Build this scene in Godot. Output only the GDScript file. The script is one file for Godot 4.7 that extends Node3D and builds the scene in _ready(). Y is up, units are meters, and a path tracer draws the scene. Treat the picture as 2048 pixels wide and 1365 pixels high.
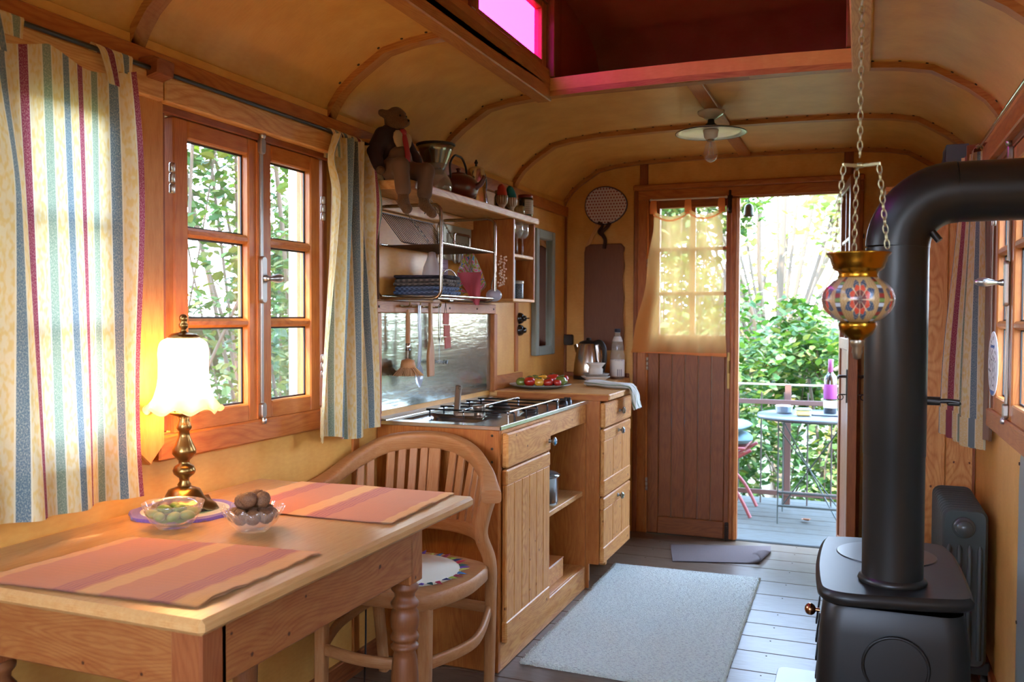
extends Node3D
# A wooden caravan wagon interior. The metre is the unit; -z runs down the wagon to its end door, x = -1.609 is the window wall.

const XL := -1.609
const XR := 0.42
const ZE := -4.93
const ZF := 1.1
var M := {}
var used := {}
var rng := RandomNumberGenerator.new()


class G:
	var st := SurfaceTool.new()
	var col := Color.WHITE

	func _init():
		st.begin(Mesh.PRIMITIVE_TRIANGLES)
		flat()

	func flat():
		st.set_smooth_group(-1)

	func smooth():
		st.set_smooth_group(0)

	func v(p: Vector3, uv := Vector2.ZERO):
		st.set_color(col)
		st.set_uv(uv)
		st.add_vertex(p)

	# corners run counter-clockwise seen from outside
	func tri(a: Vector3, b: Vector3, c: Vector3, ua := Vector2.ZERO, ub := Vector2.ZERO, uc := Vector2.ZERO):
		v(a, ua); v(c, uc); v(b, ub)

	func quad(a: Vector3, b: Vector3, c: Vector3, d: Vector3, ua := Vector2(0, 0), ub := Vector2(1, 0), uc := Vector2(1, 1), ud := Vector2(0, 1)):
		tri(a, b, c, ua, ub, uc)
		tri(a, c, d, ua, uc, ud)

	func box(lo: Vector3, hi: Vector3, b := 0.003, xf := Transform3D.IDENTITY):
		var c := (lo + hi) / 2
		var h := (hi - lo).abs() / 2
		b = minf(b, minf(h.x, minf(h.y, h.z)) * 0.9)
		flat()
		var ax := [Vector3(1, 0, 0), Vector3(0, 1, 0), Vector3(0, 0, 1)]
		var hh := [h.x, h.y, h.z]
		for i in 3:
			var j := (i + 1) % 3
			var k := (i + 2) % 3
			for s in [1.0, -1.0]:
				var o: Vector3 = c + ax[i] * hh[i] * s
				var u: Vector3 = ax[j] * (hh[j] - b)
				var w: Vector3 = ax[k] * (hh[k] - b) * s
				quad(xf * (o - u - w), xf * (o + u - w), xf * (o + u + w), xf * (o - u + w))
		if b <= 0.0:
			return
		for i in 3: # edges along axis i
			var j := (i + 1) % 3
			var k := (i + 2) % 3
			for s in [1.0, -1.0]:
				for t in [1.0, -1.0]:
					var p1: Vector3 = c + ax[j] * hh[j] * s + ax[k] * (hh[k] - b) * t
					var p2: Vector3 = c + ax[j] * (hh[j] - b) * s + ax[k] * hh[k] * t
					var l: Vector3 = ax[i] * (hh[i] - b)
					if s * t > 0:
						_edge(xf, p1, p2, l)
					else:
						_edge(xf, p2, p1, l)
		for sx in [1.0, -1.0]:
			for sy in [1.0, -1.0]:
				for sz in [1.0, -1.0]:
					var px := xf * (c + Vector3(h.x * sx, (h.y - b) * sy, (h.z - b) * sz))
					var py := xf * (c + Vector3((h.x - b) * sx, h.y * sy, (h.z - b) * sz))
					var pz := xf * (c + Vector3((h.x - b) * sx, (h.y - b) * sy, h.z * sz))
					if sx * sy * sz > 0:
						tri(px, py, pz)
					else:
						tri(px, pz, py)

	func _edge(xf: Transform3D, p1: Vector3, p2: Vector3, l: Vector3):
		quad(xf * (p1 - l), xf * (p2 - l), xf * (p2 + l), xf * (p1 + l), Vector2.ZERO, Vector2.ONE, Vector2.ONE, Vector2.ZERO)

	func bx(c: Vector3, s: Vector3, b := 0.003, xf := Transform3D.IDENTITY):
		box(c - s / 2, c + s / 2, b, xf)

	# a beam from a to b with a rectangular section: w across (towards side), h along the other axis
	func bar(a: Vector3, b: Vector3, w: float, h: float, side := Vector3.RIGHT, bev := 0.002):
		var d := (b - a).normalized()
		var x := (side - d * side.dot(d)).normalized()
		var y := d.cross(x)
		var l := a.distance_to(b)
		box(Vector3(-w / 2, -h / 2, 0), Vector3(w / 2, h / 2, l), bev, Transform3D(Basis(x, y, d), a))

	func grid(nu: int, nv: int, f: Callable, wrap := false, flip := false):
		smooth()
		var pts := []
		for j in nv + 1:
			var row := PackedVector3Array()
			for i in nu + 1:
				row.append(f.call(float(i) / nu, float(j) / nv))
			pts.append(row)
		for j in nv:
			for i in nu:
				var a := Vector2(float(i) / nu, float(j) / nv)
				var b := Vector2(float(i + 1) / nu, float(j + 1) / nv)
				if flip:
					quad(pts[j][i], pts[j + 1][i], pts[j + 1][i + 1], pts[j][i + 1], a, Vector2(a.x, b.y), b, Vector2(b.x, a.y))
				else:
					quad(pts[j][i], pts[j][i + 1], pts[j + 1][i + 1], pts[j + 1][i], a, Vector2(b.x, a.y), b, Vector2(a.x, b.y))

	# profile of (radius, height), going up along the outside
	func lathe(prof: Array, n := 24, xf := Transform3D.IDENTITY, f = null, sm := true):
		if sm:
			smooth()
		else:
			flat()
		var rows := []
		for p in prof:
			var row := PackedVector3Array()
			for i in n + 1:
				var a := TAU * (i % n) / n
				var q := Vector3(p.x * cos(a), p.y, -p.x * sin(a))
				if f != null:
					q = f.call(q, a, p)
				row.append(xf * q)
			rows.append(row)
		for j in rows.size() - 1:
			for i in n:
				var ua := Vector2(float(i) / n, float(j) / (rows.size() - 1))
				var ub := Vector2(float(i + 1) / n, float(j + 1) / (rows.size() - 1))
				if prof[j].x > 1e-6:
					tri(rows[j][i], rows[j][i + 1], rows[j + 1][i + 1], ua, Vector2(ub.x, ua.y), ub)
				if prof[j + 1].x > 1e-6:
					tri(rows[j][i], rows[j + 1][i + 1], rows[j + 1][i], ua, ub, Vector2(ua.x, ub.y))

	func ball(c: Vector3, r: Vector3, n := 16, b := Basis.IDENTITY, f = null):
		var prof := []
		var m := maxi(n / 2, 4)
		for i in m + 1:
			var a := PI * i / m - PI / 2
			prof.append(Vector2(cos(a) if i > 0 and i < m else 0.0, sin(a)))
		lathe(prof, n, Transform3D(b * Basis.from_scale(r), c), f)

	func tube(pts: Array, r, n := 8, closed := false, sq := 1.0):
		smooth()
		var m := pts.size()
		var rings := []
		var t0: Vector3 = (pts[1] - pts[0]).normalized()
		var up := Vector3.UP if absf(t0.y) < 0.9 else Vector3.RIGHT
		var x := (up - t0 * up.dot(t0)).normalized()
		for i in m:
			var t: Vector3
			if closed:
				t = (pts[(i + 1) % m] - pts[(i + m - 1) % m]).normalized()
			else:
				t = (pts[mini(i + 1, m - 1)] - pts[maxi(i - 1, 0)]).normalized()
			x = (x - t * x.dot(t)).normalized()
			var y := t.cross(x)
			var rr: float = r[i] if r is Array else r
			var ring := PackedVector3Array()
			for k in n:
				var a := TAU * k / n
				ring.append(pts[i] + (x * cos(a) + y * sin(a) * sq) * rr)
			rings.append(ring)
		for i in (m if closed else m - 1):
			var p: PackedVector3Array = rings[i]
			var q: PackedVector3Array = rings[(i + 1) % m]
			for k in n:
				var l := (k + 1) % n
				quad(p[k], p[l], q[l], q[k], Vector2(float(k) / n, float(i) / m), Vector2(float(k + 1) / n, float(i) / m), Vector2(float(k + 1) / n, float(i + 1) / m), Vector2(float(k) / n, float(i + 1) / m))
		if not closed:
			flat()
			for k in range(1, n - 1):
				tri(rings[0][0], rings[0][k + 1], rings[0][k])
				tri(rings[m - 1][0], rings[m - 1][k], rings[m - 1][k + 1])

	# a section swept along points: sec is a counter-clockwise outline, x = given side, y = up of the path
	func sweep(pts: Array, sec: Array, up = Vector3.UP, scales := [], sm := false, cap := true):
		var m := pts.size()
		var rings := []
		for i in m:
			var t: Vector3 = (pts[mini(i + 1, m - 1)] - pts[maxi(i - 1, 0)]).normalized()
			var u: Vector3 = up[i] if up is Array else up
			var y := (u - t * u.dot(t)).normalized()
			var x := y.cross(t) * -1.0
			var ring := PackedVector3Array()
			var s: Vector2 = scales[i] if scales.size() else Vector2.ONE
			for p in sec:
				ring.append(pts[i] + x * p.x * s.x + y * p.y * s.y)
			rings.append(ring)
		var n := sec.size()
		if sm:
			smooth()
		else:
			flat()
		for i in m - 1:
			for k in n:
				var l := (k + 1) % n
				quad(rings[i][l], rings[i][k], rings[i + 1][k], rings[i + 1][l])
		if cap:
			flat()
			for k in range(1, n - 1):
				tri(rings[0][0], rings[0][k], rings[0][k + 1])
				tri(rings[m - 1][0], rings[m - 1][k + 1], rings[m - 1][k])

	# a flat outline (counter-clockwise in x, y) given a depth along z; b bevels both rims
	func plate(poly: Array, depth: float, xf := Transform3D.IDENTITY, b := 0.0, sm := false):
		var pp := PackedVector2Array(poly)
		if Geometry2D.is_polygon_clockwise(pp):
			pp.reverse()
		var n := pp.size()
		var inn := PackedVector2Array()
		for i in n:
			var e1 := (pp[i] - pp[(i + n - 1) % n]).normalized()
			var e2 := (pp[(i + 1) % n] - pp[i]).normalized()
			var nn := Vector2(-(e1.y + e2.y), e1.x + e2.x).normalized()
			inn.append(pp[i] + nn * b)
		var idx := Geometry2D.triangulate_polygon(inn)
		flat()
		for i in range(0, idx.size(), 3):
			var a := inn[idx[i]]
			var bb := inn[idx[i + 1]]
			var c := inn[idx[i + 2]]
			if (bb - a).cross(c - a) < 0:
				var t := bb
				bb = c
				c = t
			tri(xf * Vector3(a.x, a.y, depth), xf * Vector3(bb.x, bb.y, depth), xf * Vector3(c.x, c.y, depth), a, bb, c)
			tri(xf * Vector3(a.x, a.y, 0), xf * Vector3(c.x, c.y, 0), xf * Vector3(bb.x, bb.y, 0), a, c, bb)
		if sm:
			smooth()
		var rows := [[pp, b], [pp, depth - b]] if b <= 0 else [[inn, 0.0], [pp, b], [pp, depth - b], [inn, depth]]
		for r in rows.size() - 1:
			for i in n:
				var j := (i + 1) % n
				var p: Vector2 = rows[r][0][i]
				var q: Vector2 = rows[r][0][j]
				var p2: Vector2 = rows[r + 1][0][i]
				var q2: Vector2 = rows[r + 1][0][j]
				quad(xf * Vector3(p.x, p.y, rows[r][1]), xf * Vector3(q.x, q.y, rows[r][1]), xf * Vector3(q2.x, q2.y, rows[r + 1][1]), xf * Vector3(p2.x, p2.y, rows[r + 1][1]))

	func done() -> ArrayMesh:
		st.generate_normals()
		return st.commit()


func numbered(n: String) -> String:
	if not used.has(n):
		used[n] = 0
		return n
	used[n] += 1
	return "%s_%03d" % [n, used[n]]


func thing(called: String, label: String, category: String, at := Vector3.ZERO, turn := 0.0, group := "") -> Node3D:
	var o := Node3D.new()
	o.name = numbered(called)
	add_child(o)
	o.position = at
	o.rotation.y = turn
	tag(o, label, category, group)
	return o


func tag(o: Node, label: String, category := "", group := "", kind := ""):
	if label: o.set_meta("label", label)
	if category: o.set_meta("category", category)
	if group: o.set_meta("group", group)
	if kind: o.set_meta("kind", kind)


func obj(g, called: String, m: Material, parent: Node = null, kind := "", label := "") -> MeshInstance3D:
	var o := MeshInstance3D.new()
	o.mesh = g.done() if g is G else g
	o.material_override = m
	o.cast_shadow = GeometryInstance3D.SHADOW_CASTING_SETTING_ON
	if parent == null:
		o.name = numbered(called)
		add_child(o)
	else:
		o.name = called
		parent.add_child(o, true)
	if kind: o.set_meta("kind", kind)
	if label: o.set_meta("label", label)
	return o


func struct_of(g, called: String, m: Material, parent: Node = null, label := "", cat := "") -> MeshInstance3D:
	var o := obj(g, called, m, parent)
	if parent == null:
		o.set_meta("kind", "structure")
		tag(o, label, cat)
	return o


func one(g, called: String, m: Material, label: String, category: String, at := Vector3.ZERO, turn := 0.0, group := "") -> MeshInstance3D:
	var o := obj(g, called, m)
	o.position = at
	o.rotation.y = turn
	tag(o, label, category, group)
	return o


func twin(src: Node3D, called: String, at: Vector3, turn := 0.0, label := "", scl := 1.0) -> Node3D:
	var o: Node3D = src.duplicate()
	o.name = numbered(called)
	add_child(o)
	o.position = at
	o.rotation.y = turn
	if scl != 1.0: o.scale = Vector3.ONE * scl
	if label: o.set_meta("label", label)
	return o


func curve(pts: Array, n := 8, closed := false) -> Array: # Catmull-Rom through the points
	var out := []
	var m := pts.size()
	for i in (m if closed else m - 1):
		var p0 = pts[(i + m - 1) % m] if closed or i > 0 else pts[0]
		var p1 = pts[i]
		var p2 = pts[(i + 1) % m]
		var p3 = pts[(i + 2) % m] if closed or i + 2 < m else pts[m - 1]
		for k in n:
			var t := float(k) / n
			out.append(0.5 * (2.0 * p1 + (p2 - p0) * t + (2.0 * p0 - 5.0 * p1 + 4.0 * p2 - p3) * t * t + (3.0 * p1 - p0 - 3.0 * p2 + p3) * t * t * t))
	if not closed:
		out.append(pts[m - 1])
	return out


func rrect(w: float, h: float, r: float, n := 4) -> Array: # rounded rectangle about the origin
	var o := []
	for c in [[w / 2 - r, h / 2 - r, 0.0], [-w / 2 + r, h / 2 - r, PI / 2], [-w / 2 + r, -h / 2 + r, PI], [w / 2 - r, -h / 2 + r, PI * 1.5]]:
		for i in n + 1:
			var a: float = c[2] + PI / 2 * i / n
			o.append(Vector2(c[0] + r * cos(a), c[1] + r * sin(a)))
	return o


func circ(r: float, n := 24, ry := -1.0) -> Array:
	var o := []
	for i in n:
		o.append(Vector2(r * cos(TAU * i / n), (r if ry < 0 else ry) * sin(TAU * i / n)))
	return o


func frame_to(n: Vector3, at: Vector3, up := Vector3.UP) -> Transform3D: # local z faces n, local y is up
	var z := n.normalized()
	var x := up.cross(z).normalized()
	return Transform3D(Basis(x, z.cross(x), z), at)


# body of joined tapered capsules [a, b, ra, rb], blended by k, meshed as surface nets
func blob(bones: Array, k: float, cell: float, g: G, fuzz := 0.0):
	var lo := Vector3.INF
	var hi := -Vector3.INF
	for b in bones:
		var r := maxf(b[2], b[3]) + k + cell * 2
		for p in [b[0], b[1]]:
			lo = lo.min(p - Vector3.ONE * r)
			hi = hi.max(p + Vector3.ONE * r)
	var nx := int((hi.x - lo.x) / cell) + 1
	var ny := int((hi.y - lo.y) / cell) + 1
	var nz := int((hi.z - lo.z) / cell) + 1
	var f := PackedFloat32Array()
	f.resize(nx * ny * nz)
	f.fill(1.0)
	var noise := FastNoiseLite.new()
	noise.frequency = 30.0
	for b in bones:
		var a: Vector3 = b[0]
		var ab: Vector3 = b[1] - a
		var l2 := maxf(ab.length_squared(), 1e-9)
		var r := maxf(b[2], b[3]) + k + cell * 2
		var l := ((a.min(b[1]) - Vector3.ONE * r - lo) / cell).floor()
		var h := ((a.max(b[1]) + Vector3.ONE * r - lo) / cell).ceil()
		for z in range(maxi(0, int(l.z)), mini(nz, int(h.z) + 1)):
			for y in range(maxi(0, int(l.y)), mini(ny, int(h.y) + 1)):
				for x in range(maxi(0, int(l.x)), mini(nx, int(h.x) + 1)):
					var p := lo + Vector3(x, y, z) * cell
					var t := clampf((p - a).dot(ab) / l2, 0, 1)
					var d: float = (p - a - ab * t).length() - lerpf(b[2], b[3], t)
					var i := (z * ny + y) * nx + x
					var e := f[i]
					var w := clampf(0.5 + 0.5 * (e - d) / k, 0, 1)
					f[i] = lerpf(e, d, w) - k * w * (1 - w)
	if fuzz > 0:
		for z in nz:
			for y in ny:
				for x in nx:
					f[(z * ny + y) * nx + x] += fuzz * noise.get_noise_3d(x * cell * 10, y * cell * 10, z * cell * 10)
	var at := {}
	var step := [1, nx, nx * ny]
	for z in nz - 1:
		for y in ny - 1:
			for x in nx - 1:
				var i := (z * ny + y) * nx + x
				var s := Vector3.ZERO
				var c := 0
				for e in 12:
					var ax := e / 4
					var o1: int = step[(ax + 1) % 3] if e % 2 else 0
					var o2: int = step[(ax + 2) % 3] if (e / 2) % 2 else 0
					var q: int = i + o1 + o2
					var u := f[q]
					var w := f[q + step[ax]]
					if (u < 0) != (w < 0):
						var p := Vector3.ZERO
						p[ax] = u / (u - w)
						if e % 2: p[(ax + 1) % 3] = 1
						if (e / 2) % 2: p[(ax + 2) % 3] = 1
						s += p
						c += 1
				if c:
					at[i] = lo + (Vector3(x, y, z) + s / c) * cell
	g.smooth()
	for i in at:
		for ax in 3:
			var b1: int = step[(ax + 1) % 3]
			var b2: int = step[(ax + 2) % 3]
			var inside: bool = f[i] < 0
			if inside != (f[i + step[ax]] < 0) and at.has(i - b1) and at.has(i - b2) and at.has(i - b1 - b2):
				if inside:
					g.quad(at[i - b1 - b2], at[i - b2], at[i], at[i - b1])
				else:
					g.quad(at[i - b1 - b2], at[i - b1], at[i], at[i - b2])


const LAMP_E := 0.2 # energy of the table lamp


# ---------- camera, sky, sun, exposure: tune here ----------
func setup():
	var cam := Camera3D.new()
	cam.name = "camera"
	add_child(cam)
	cam.position = Vector3(0, 1.22, 0)
	cam.basis = Basis(Vector3.UP, deg_to_rad(21.47)) * Basis(Vector3.RIGHT, deg_to_rad(-1.573)) * Basis(Vector3.BACK, deg_to_rad(0.2238))
	var ca := CameraAttributesPhysical.new()
	ca.frustum_focal_length = 31.156
	ca.frustum_focus_distance = 2.6
	ca.exposure_aperture = 5.6
	ca.frustum_near = 0.05
	ca.frustum_far = 400.0
	cam.attributes = ca
	cam.current = true
	var we := WorldEnvironment.new()
	we.name = "world"
	var e := Environment.new()
	e.background_mode = Environment.BG_SKY
	var sm := ProceduralSkyMaterial.new()
	sm.sky_top_color = Color("#9fc0ee")
	sm.sky_horizon_color = Color("#dfe9f6")
	sm.sky_curve = 0.2
	sm.sky_energy_multiplier = 5.0
	sm.ground_bottom_color = Color("#4d5a3a")
	sm.ground_horizon_color = Color("#6d7a58")
	sm.ground_energy_multiplier = 1.0
	sm.sun_angle_max = 1.0
	var sky := Sky.new()
	sky.sky_material = sm
	e.sky = sky
	e.tonemap_mode = Environment.TONE_MAPPER_LINEAR
	e.tonemap_exposure = 0.95
	e.sdfgi_enabled = true
	e.ssao_enabled = true
	e.ssil_enabled = true
	we.environment = e
	add_child(we)
	var sun := DirectionalLight3D.new()
	sun.name = "sun"
	sun.light_color = Color("#fff0d8")
	sun.light_energy = 9.0
	sun.light_angular_distance = 0.8
	sun.shadow_enabled = true
	add_child(sun)
	sun.look_at_from_position(Vector3(-2.6, 9, 7.0), Vector3.ZERO)


# ---------- materials ----------
func mat(key: String, c: String, rough := 0.6, o := {}) -> StandardMaterial3D:
	if M.has(key): return M[key]
	var m := StandardMaterial3D.new()
	m.resource_name = key
	m.albedo_color = Color(c)
	m.roughness = rough
	if o.has("spec"): m.metallic_specular = o.spec
	if o.has("metal"): m.metallic = o.metal
	if o.has("tex"): m.albedo_texture = o.tex
	if o.has("tri"):
		m.uv1_triplanar = true
		m.uv1_scale = o.tri
		m.uv1_triplanar_sharpness = 8.0
		if o.has("world"): m.uv1_world_triplanar = true
	if o.has("uv"): m.uv1_scale = o.uv
	if o.has("off"): m.uv1_offset = o.off
	if o.has("bump"):
		m.heightmap_enabled = true
		m.heightmap_texture = o.bump
		m.heightmap_scale = o.get("bs", 0.1)
	if o.has("emit"):
		m.emission_enabled = true
		m.emission = Color(o.emit)
		m.emission_energy_multiplier = o.get("e", 1.0)
	if o.has("back"):
		m.backlight_enabled = true
		m.backlight = Color(o.back)
	if o.has("coat"):
		m.clearcoat_enabled = true
		m.clearcoat = o.coat
		m.clearcoat_roughness = o.get("cr", 0.2)
	if o.has("rim"):
		m.rim_enabled = true
		m.rim = o.rim
		m.rim_tint = 0.6
	if o.has("alpha"):
		m.transparency = BaseMaterial3D.TRANSPARENCY_ALPHA
		m.albedo_color.a = o.alpha
	if o.has("glass"):
		m.refraction_enabled = true
		m.refraction_scale = o.glass
		m.albedo_color.a = o.get("ga", 0.0)
	if o.has("vc"):
		m.vertex_color_use_as_albedo = true
	if o.has("two"): m.cull_mode = BaseMaterial3D.CULL_DISABLED
	M[key] = m
	return m


func tex(w: int, h: int, f: Callable) -> ImageTexture:
	var im := Image.create(w, h, false, Image.FORMAT_RGB8)
	for y in h:
		for x in w:
			im.set_pixel(x, y, f.call(float(x) / w, float(y) / h))
	return ImageTexture.create_from_image(im)


func noise_of(freq: float, s: int, oct := 3) -> FastNoiseLite:
	var n := FastNoiseLite.new()
	n.seed = s
	n.frequency = freq
	n.fractal_octaves = oct
	return n


# wood: grain runs along u; the tile mirrors so that its edges meet
func wood_tex(s: int, lines: float, wave: float, dark: Color, knots: Array, fibre := 0.1) -> ImageTexture:
	var n1 := noise_of(1.0, s, 2)
	var n2 := noise_of(1.0, s + 7, 3)
	var n3 := noise_of(1.0, s + 13, 1)
	return tex(512, 512, func(u: float, v: float) -> Color:
		var mu := absf(2 * u - 1)
		var mv := absf(2 * v - 1)
		var d := mv * lines + wave * n3.get_noise_2d(mu * 1.1, mv * 2.0)
		var kd := 0.0
		for k in knots:
			var q := Vector2((mu - k[0]) * 2.2, (mv - k[1]))
			var r: float = q.length() / k[2]
			d += 1.6 * exp(-r * r * 0.4) * signf(q.y + 0.0001) * (1.0 if r > 0.4 else 0.0)
			kd = maxf(kd, 1.0 - smoothstep(0.55, 1.05, r * (1 + 0.2 * n3.get_noise_2d(mu * 40, mv * 40))))
		var ring := pow(0.5 + 0.5 * sin(TAU * d), 2.5)
		var fib := n2.get_noise_2d(mu * 14, mv * 380)
		var blot := n1.get_noise_2d(mu * 5 + 40, mv * 9)
		var t := clampf(0.14 + ring * 0.26 + fib * fibre * 2.6 + blot * 0.25, 0, 1)
		var c := Color(1, 1, 1).lerp(dark, t)
		return c.lerp(Color(0.3, 0.15, 0.07), kd * 0.85))


func cloud_tex(s: int, f1: float, f2: float, amp: float, tint: Color) -> ImageTexture:
	var n1 := noise_of(1.0, s, 3)
	return tex(512, 512, func(u: float, v: float) -> Color:
		var mu := absf(2 * u - 1)
		var mv := absf(2 * v - 1)
		var t := clampf(0.35 + amp * n1.get_noise_2d(mu * f1, mv * f1) + 0.5 * amp * n1.get_noise_2d(mu * f2 * 0.2 + 90, mv * f2), 0, 1)
		return Color(1, 1, 1).lerp(tint, t))


func woods():
	var pine := wood_tex(3, 15.0, 5.0, Color(0.74, 0.52, 0.32), [[0.3, 0.35, 0.02], [0.72, 0.68, 0.026], [0.88, 0.2, 0.015], [0.1, 0.85, 0.018], [0.5, 0.12, 0.02], [0.2, 0.6, 0.014]])
	var clear := wood_tex(21, 24.0, 3.5, Color(0.78, 0.6, 0.42), [])
	var fine := wood_tex(33, 44.0, 4.0, Color(0.84, 0.69, 0.52), [], 0.16)
	var ply := cloud_tex(5, 3.0, 60.0, 0.3, Color(0.86, 0.76, 0.6))
	M["t_ply"] = ply
	M["t_fine"] = fine
	# each wood twice: grain along the board's own x, and along y for upright turned or bent pieces
	var list := {
		"pine": [pine, "#d59a55", 0.42], "darkpine": [clear, "#b06a2e", 0.4], "oldpine": [pine, "#985f2e", 0.5], "paleboard": [clear, "#d9a768", 0.45], "ribwood": [clear, "#b5793c", 0.45],
		"teak": [fine, "#b07b4b", 0.5], "window": [clear, "#b97334", 0.36], "redwood": [clear, "#8d5029", 0.45], "brown": [fine, "#7d4a26", 0.45],
		"oak": [clear, "#665545", 0.34], "door": [clear, "#8a4d1e", 0.42], "grey": [clear, "#484a45", 0.8], "honey": [fine, "#cf9450", 0.4], "top": [fine, "#d3a76d", 0.36], "shutter": [clear, "#b9b4aa", 0.8],
	}
	var turned := {}
	for t in [pine, clear, fine]:
		var im: Image = t.get_image().duplicate()
		im.rotate_90(CLOCKWISE)
		turned[t] = ImageTexture.create_from_image(im)
	for k in list:
		var l: Array = list[k]
		var across := 2.2 if l[0] != fine else 3.0
		for n in 4:
			var off := Vector3(0.31 * n, 0.17 * n, 0.43 * n)
			mat("%s_x%d" % [k, n], l[1], l[2], {"tex": l[0], "tri": Vector3(0.9, across, across), "off": off, "spec": 0.45})
			mat("%s_y%d" % [k, n], l[1], l[2], {"tex": turned[l[0]], "tri": Vector3(across, 0.9, across), "off": off, "spec": 0.45})


func W(k: String, d := "x", n := 0) -> Material:
	return M["%s_%s%d" % [k, d, posmod(n, 4)]]


# an axis-aligned board whose grain runs along axis (0, 1, 2)
func plank(called: String, lo: Vector3, hi: Vector3, axis: int, m, parent: Node = null, b := 0.003, label := "") -> MeshInstance3D:
	var c := (lo + hi) / 2
	var s := (hi - lo).abs()
	var g := G.new()
	var bs := Basis.IDENTITY
	if axis == 1:
		s = Vector3(s.y, s.x, s.z)
		bs = Basis(Vector3.BACK, PI / 2)
	elif axis == 2:
		s = Vector3(s.z, s.y, s.x)
		bs = Basis(Vector3.UP, -PI / 2)
	g.bx(Vector3.ZERO, s, b)
	if m is String:
		m = W(m, "x", int(absf(c.x * 7.3 + c.y * 11.9 + c.z * 17.7) * 3.0))
	var o := obj(g, called, m, parent, "", label)
	o.transform = Transform3D(bs, c)
	return o


# a board from a to b of any direction; side is where its width points
func stick(called: String, a: Vector3, b: Vector3, w: float, h: float, side: Vector3, m, parent: Node = null, bev := 0.002) -> MeshInstance3D:
	var d := (b - a).normalized()
	var y := (side - d * side.dot(d)).normalized()
	var g := G.new()
	g.bx(Vector3.ZERO, Vector3(a.distance_to(b), w, h), bev)
	if m is String:
		m = W(m, "x", int(absf(a.x * 7.3 + a.y * 11.9 + b.z * 17.7) * 3.0))
	var o := obj(g, called, m, parent)
	o.transform = Transform3D(Basis(d, y, d.cross(y)), (a + b) / 2)
	return o


# ---------- the wagon ----------
const RIB := [[0.0, 1.857], [0.02, 1.895], [0.05, 1.935], [0.1, 1.977], [0.145, 2.006], [0.21, 2.046], [0.3, 2.064], [0.43, 2.076], [0.7, 2.083], [1.015, 2.086]]


func roof_line(off: float) -> Array: # the roof's section from the left wall to the right one, pushed outwards by off
	var p := []
	for q in RIB: p.append(Vector2(XL + q[0], q[1]))
	for i in range(RIB.size() - 2, -1, -1): p.append(Vector2(XR - RIB[i][0], RIB[i][1]))
	var out := []
	for i in p.size():
		var t: Vector2 = (p[mini(i + 1, p.size() - 1)] - p[maxi(i - 1, 0)]).normalized()
		var n := Vector2(-t.y, t.x)
		if i == 0: n = Vector2(-0.9, 0.45).normalized()
		if i == p.size() - 1: n = Vector2(0.9, 0.45).normalized()
		out.append(p[i] + n * off)
	return out


func cut_line(l: Array, x0: float, x1: float) -> Array: # the stretch of a section between two x
	var o := []
	for i in l.size() - 1:
		var a: Vector2 = l[i]
		var b: Vector2 = l[i + 1]
		if b.x <= x0 or a.x >= x1: continue
		if a.x < x0: a = a.lerp(b, (x0 - a.x) / (b.x - a.x))
		if b.x > x1: b = a.lerp(b, (x1 - a.x) / (b.x - a.x))
		if o.is_empty(): o.append(a)
		o.append(b)
	return o


func arch(called: String, z0: float, z1: float, in_off: float, out_off: float, x0: float, x1: float, m: Material, parent: Node) -> MeshInstance3D:
	var a := cut_line(roof_line(in_off), x0, x1)
	var b := cut_line(roof_line(out_off), x0, x1)
	var g := G.new()
	for i in range(a.size() - 1, -1, -1): b.append(a[i])
	b.reverse()
	g.plate(b, z1 - z0, Transform3D(Basis.IDENTITY, Vector3(0, 0, z0)), 0.0, true)
	return obj(g, called, m, parent)


func screws(parent: Node, spots: Array, n: Vector3, r := 0.0035):
	var g := G.new()
	for p in spots:
		g.lathe([Vector2(r, 0), Vector2(r * 0.9, r * 0.5), Vector2(0, r * 0.55)], 6, frame_up(n if not n == Vector3.ZERO else p[1], p if p is Vector3 else p[0]))
	return obj(g, "screw_heads", mat("screw", "#4a3a28", 0.5, {"metal": 0.6}), parent, "stuff")


func frame_up(n: Vector3, at: Vector3) -> Transform3D: # local y faces n
	var y := n.normalized()
	var x := (Vector3.RIGHT if absf(y.x) < 0.9 else Vector3.FORWARD)
	x = (x - y * x.dot(y)).normalized()
	return Transform3D(Basis(x, y, x.cross(y)), at)


func make_floor():
	var f := Node3D.new()
	f.name = "floor"
	add_child(f)
	tag(f, "scuffed grey brown plank floor of the wagon", "", "", "structure")
	var seams := [-4.93, -4.78, -4.608, -4.433, -4.22, -4.014, -3.784, -3.62, -3.467, -3.309, -3.12, -2.94, -2.75, -2.56, -2.38, -2.2, -2.0, -1.8, -1.6, -1.4, -1.2, -1.0, -0.8, -0.6, -0.4, -0.2, 0.0, 0.2, 0.4, 0.6, 0.8, 1.0, ZF]
	for i in seams.size() - 1:
		plank("plank", Vector3(XL - 0.05, -0.03, seams[i] + 0.0012), Vector3(XR + 0.05, 0.0, seams[i + 1] - 0.0012), 0, W("oak", "x", i), f, 0.0025)
	var sp := []
	for s in seams:
		for x in [-0.3, -1.0, 0.2]:
			sp.append(Vector3(x, 0.0, s + 0.03))
	screws(f, sp, Vector3.UP, 0.003)
	var g := G.new()
	g.box(Vector3(XL - 0.12, -0.12, ZE - 0.1), Vector3(XR + 0.12, -0.031, ZF + 0.1), 0)
	obj(g, "underfloor", W("grey"), f)


func wall_box(parent, lo: Vector3, hi: Vector3, m: Material, called := "panel"):
	var g := G.new()
	g.box(lo, hi, 0.001)
	return obj(g, called, m, parent)


func group_struct(called: String, label := "") -> Node3D:
	var o := Node3D.new()
	o.name = called
	add_child(o)
	tag(o, label, "", "", "structure")
	return o


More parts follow.
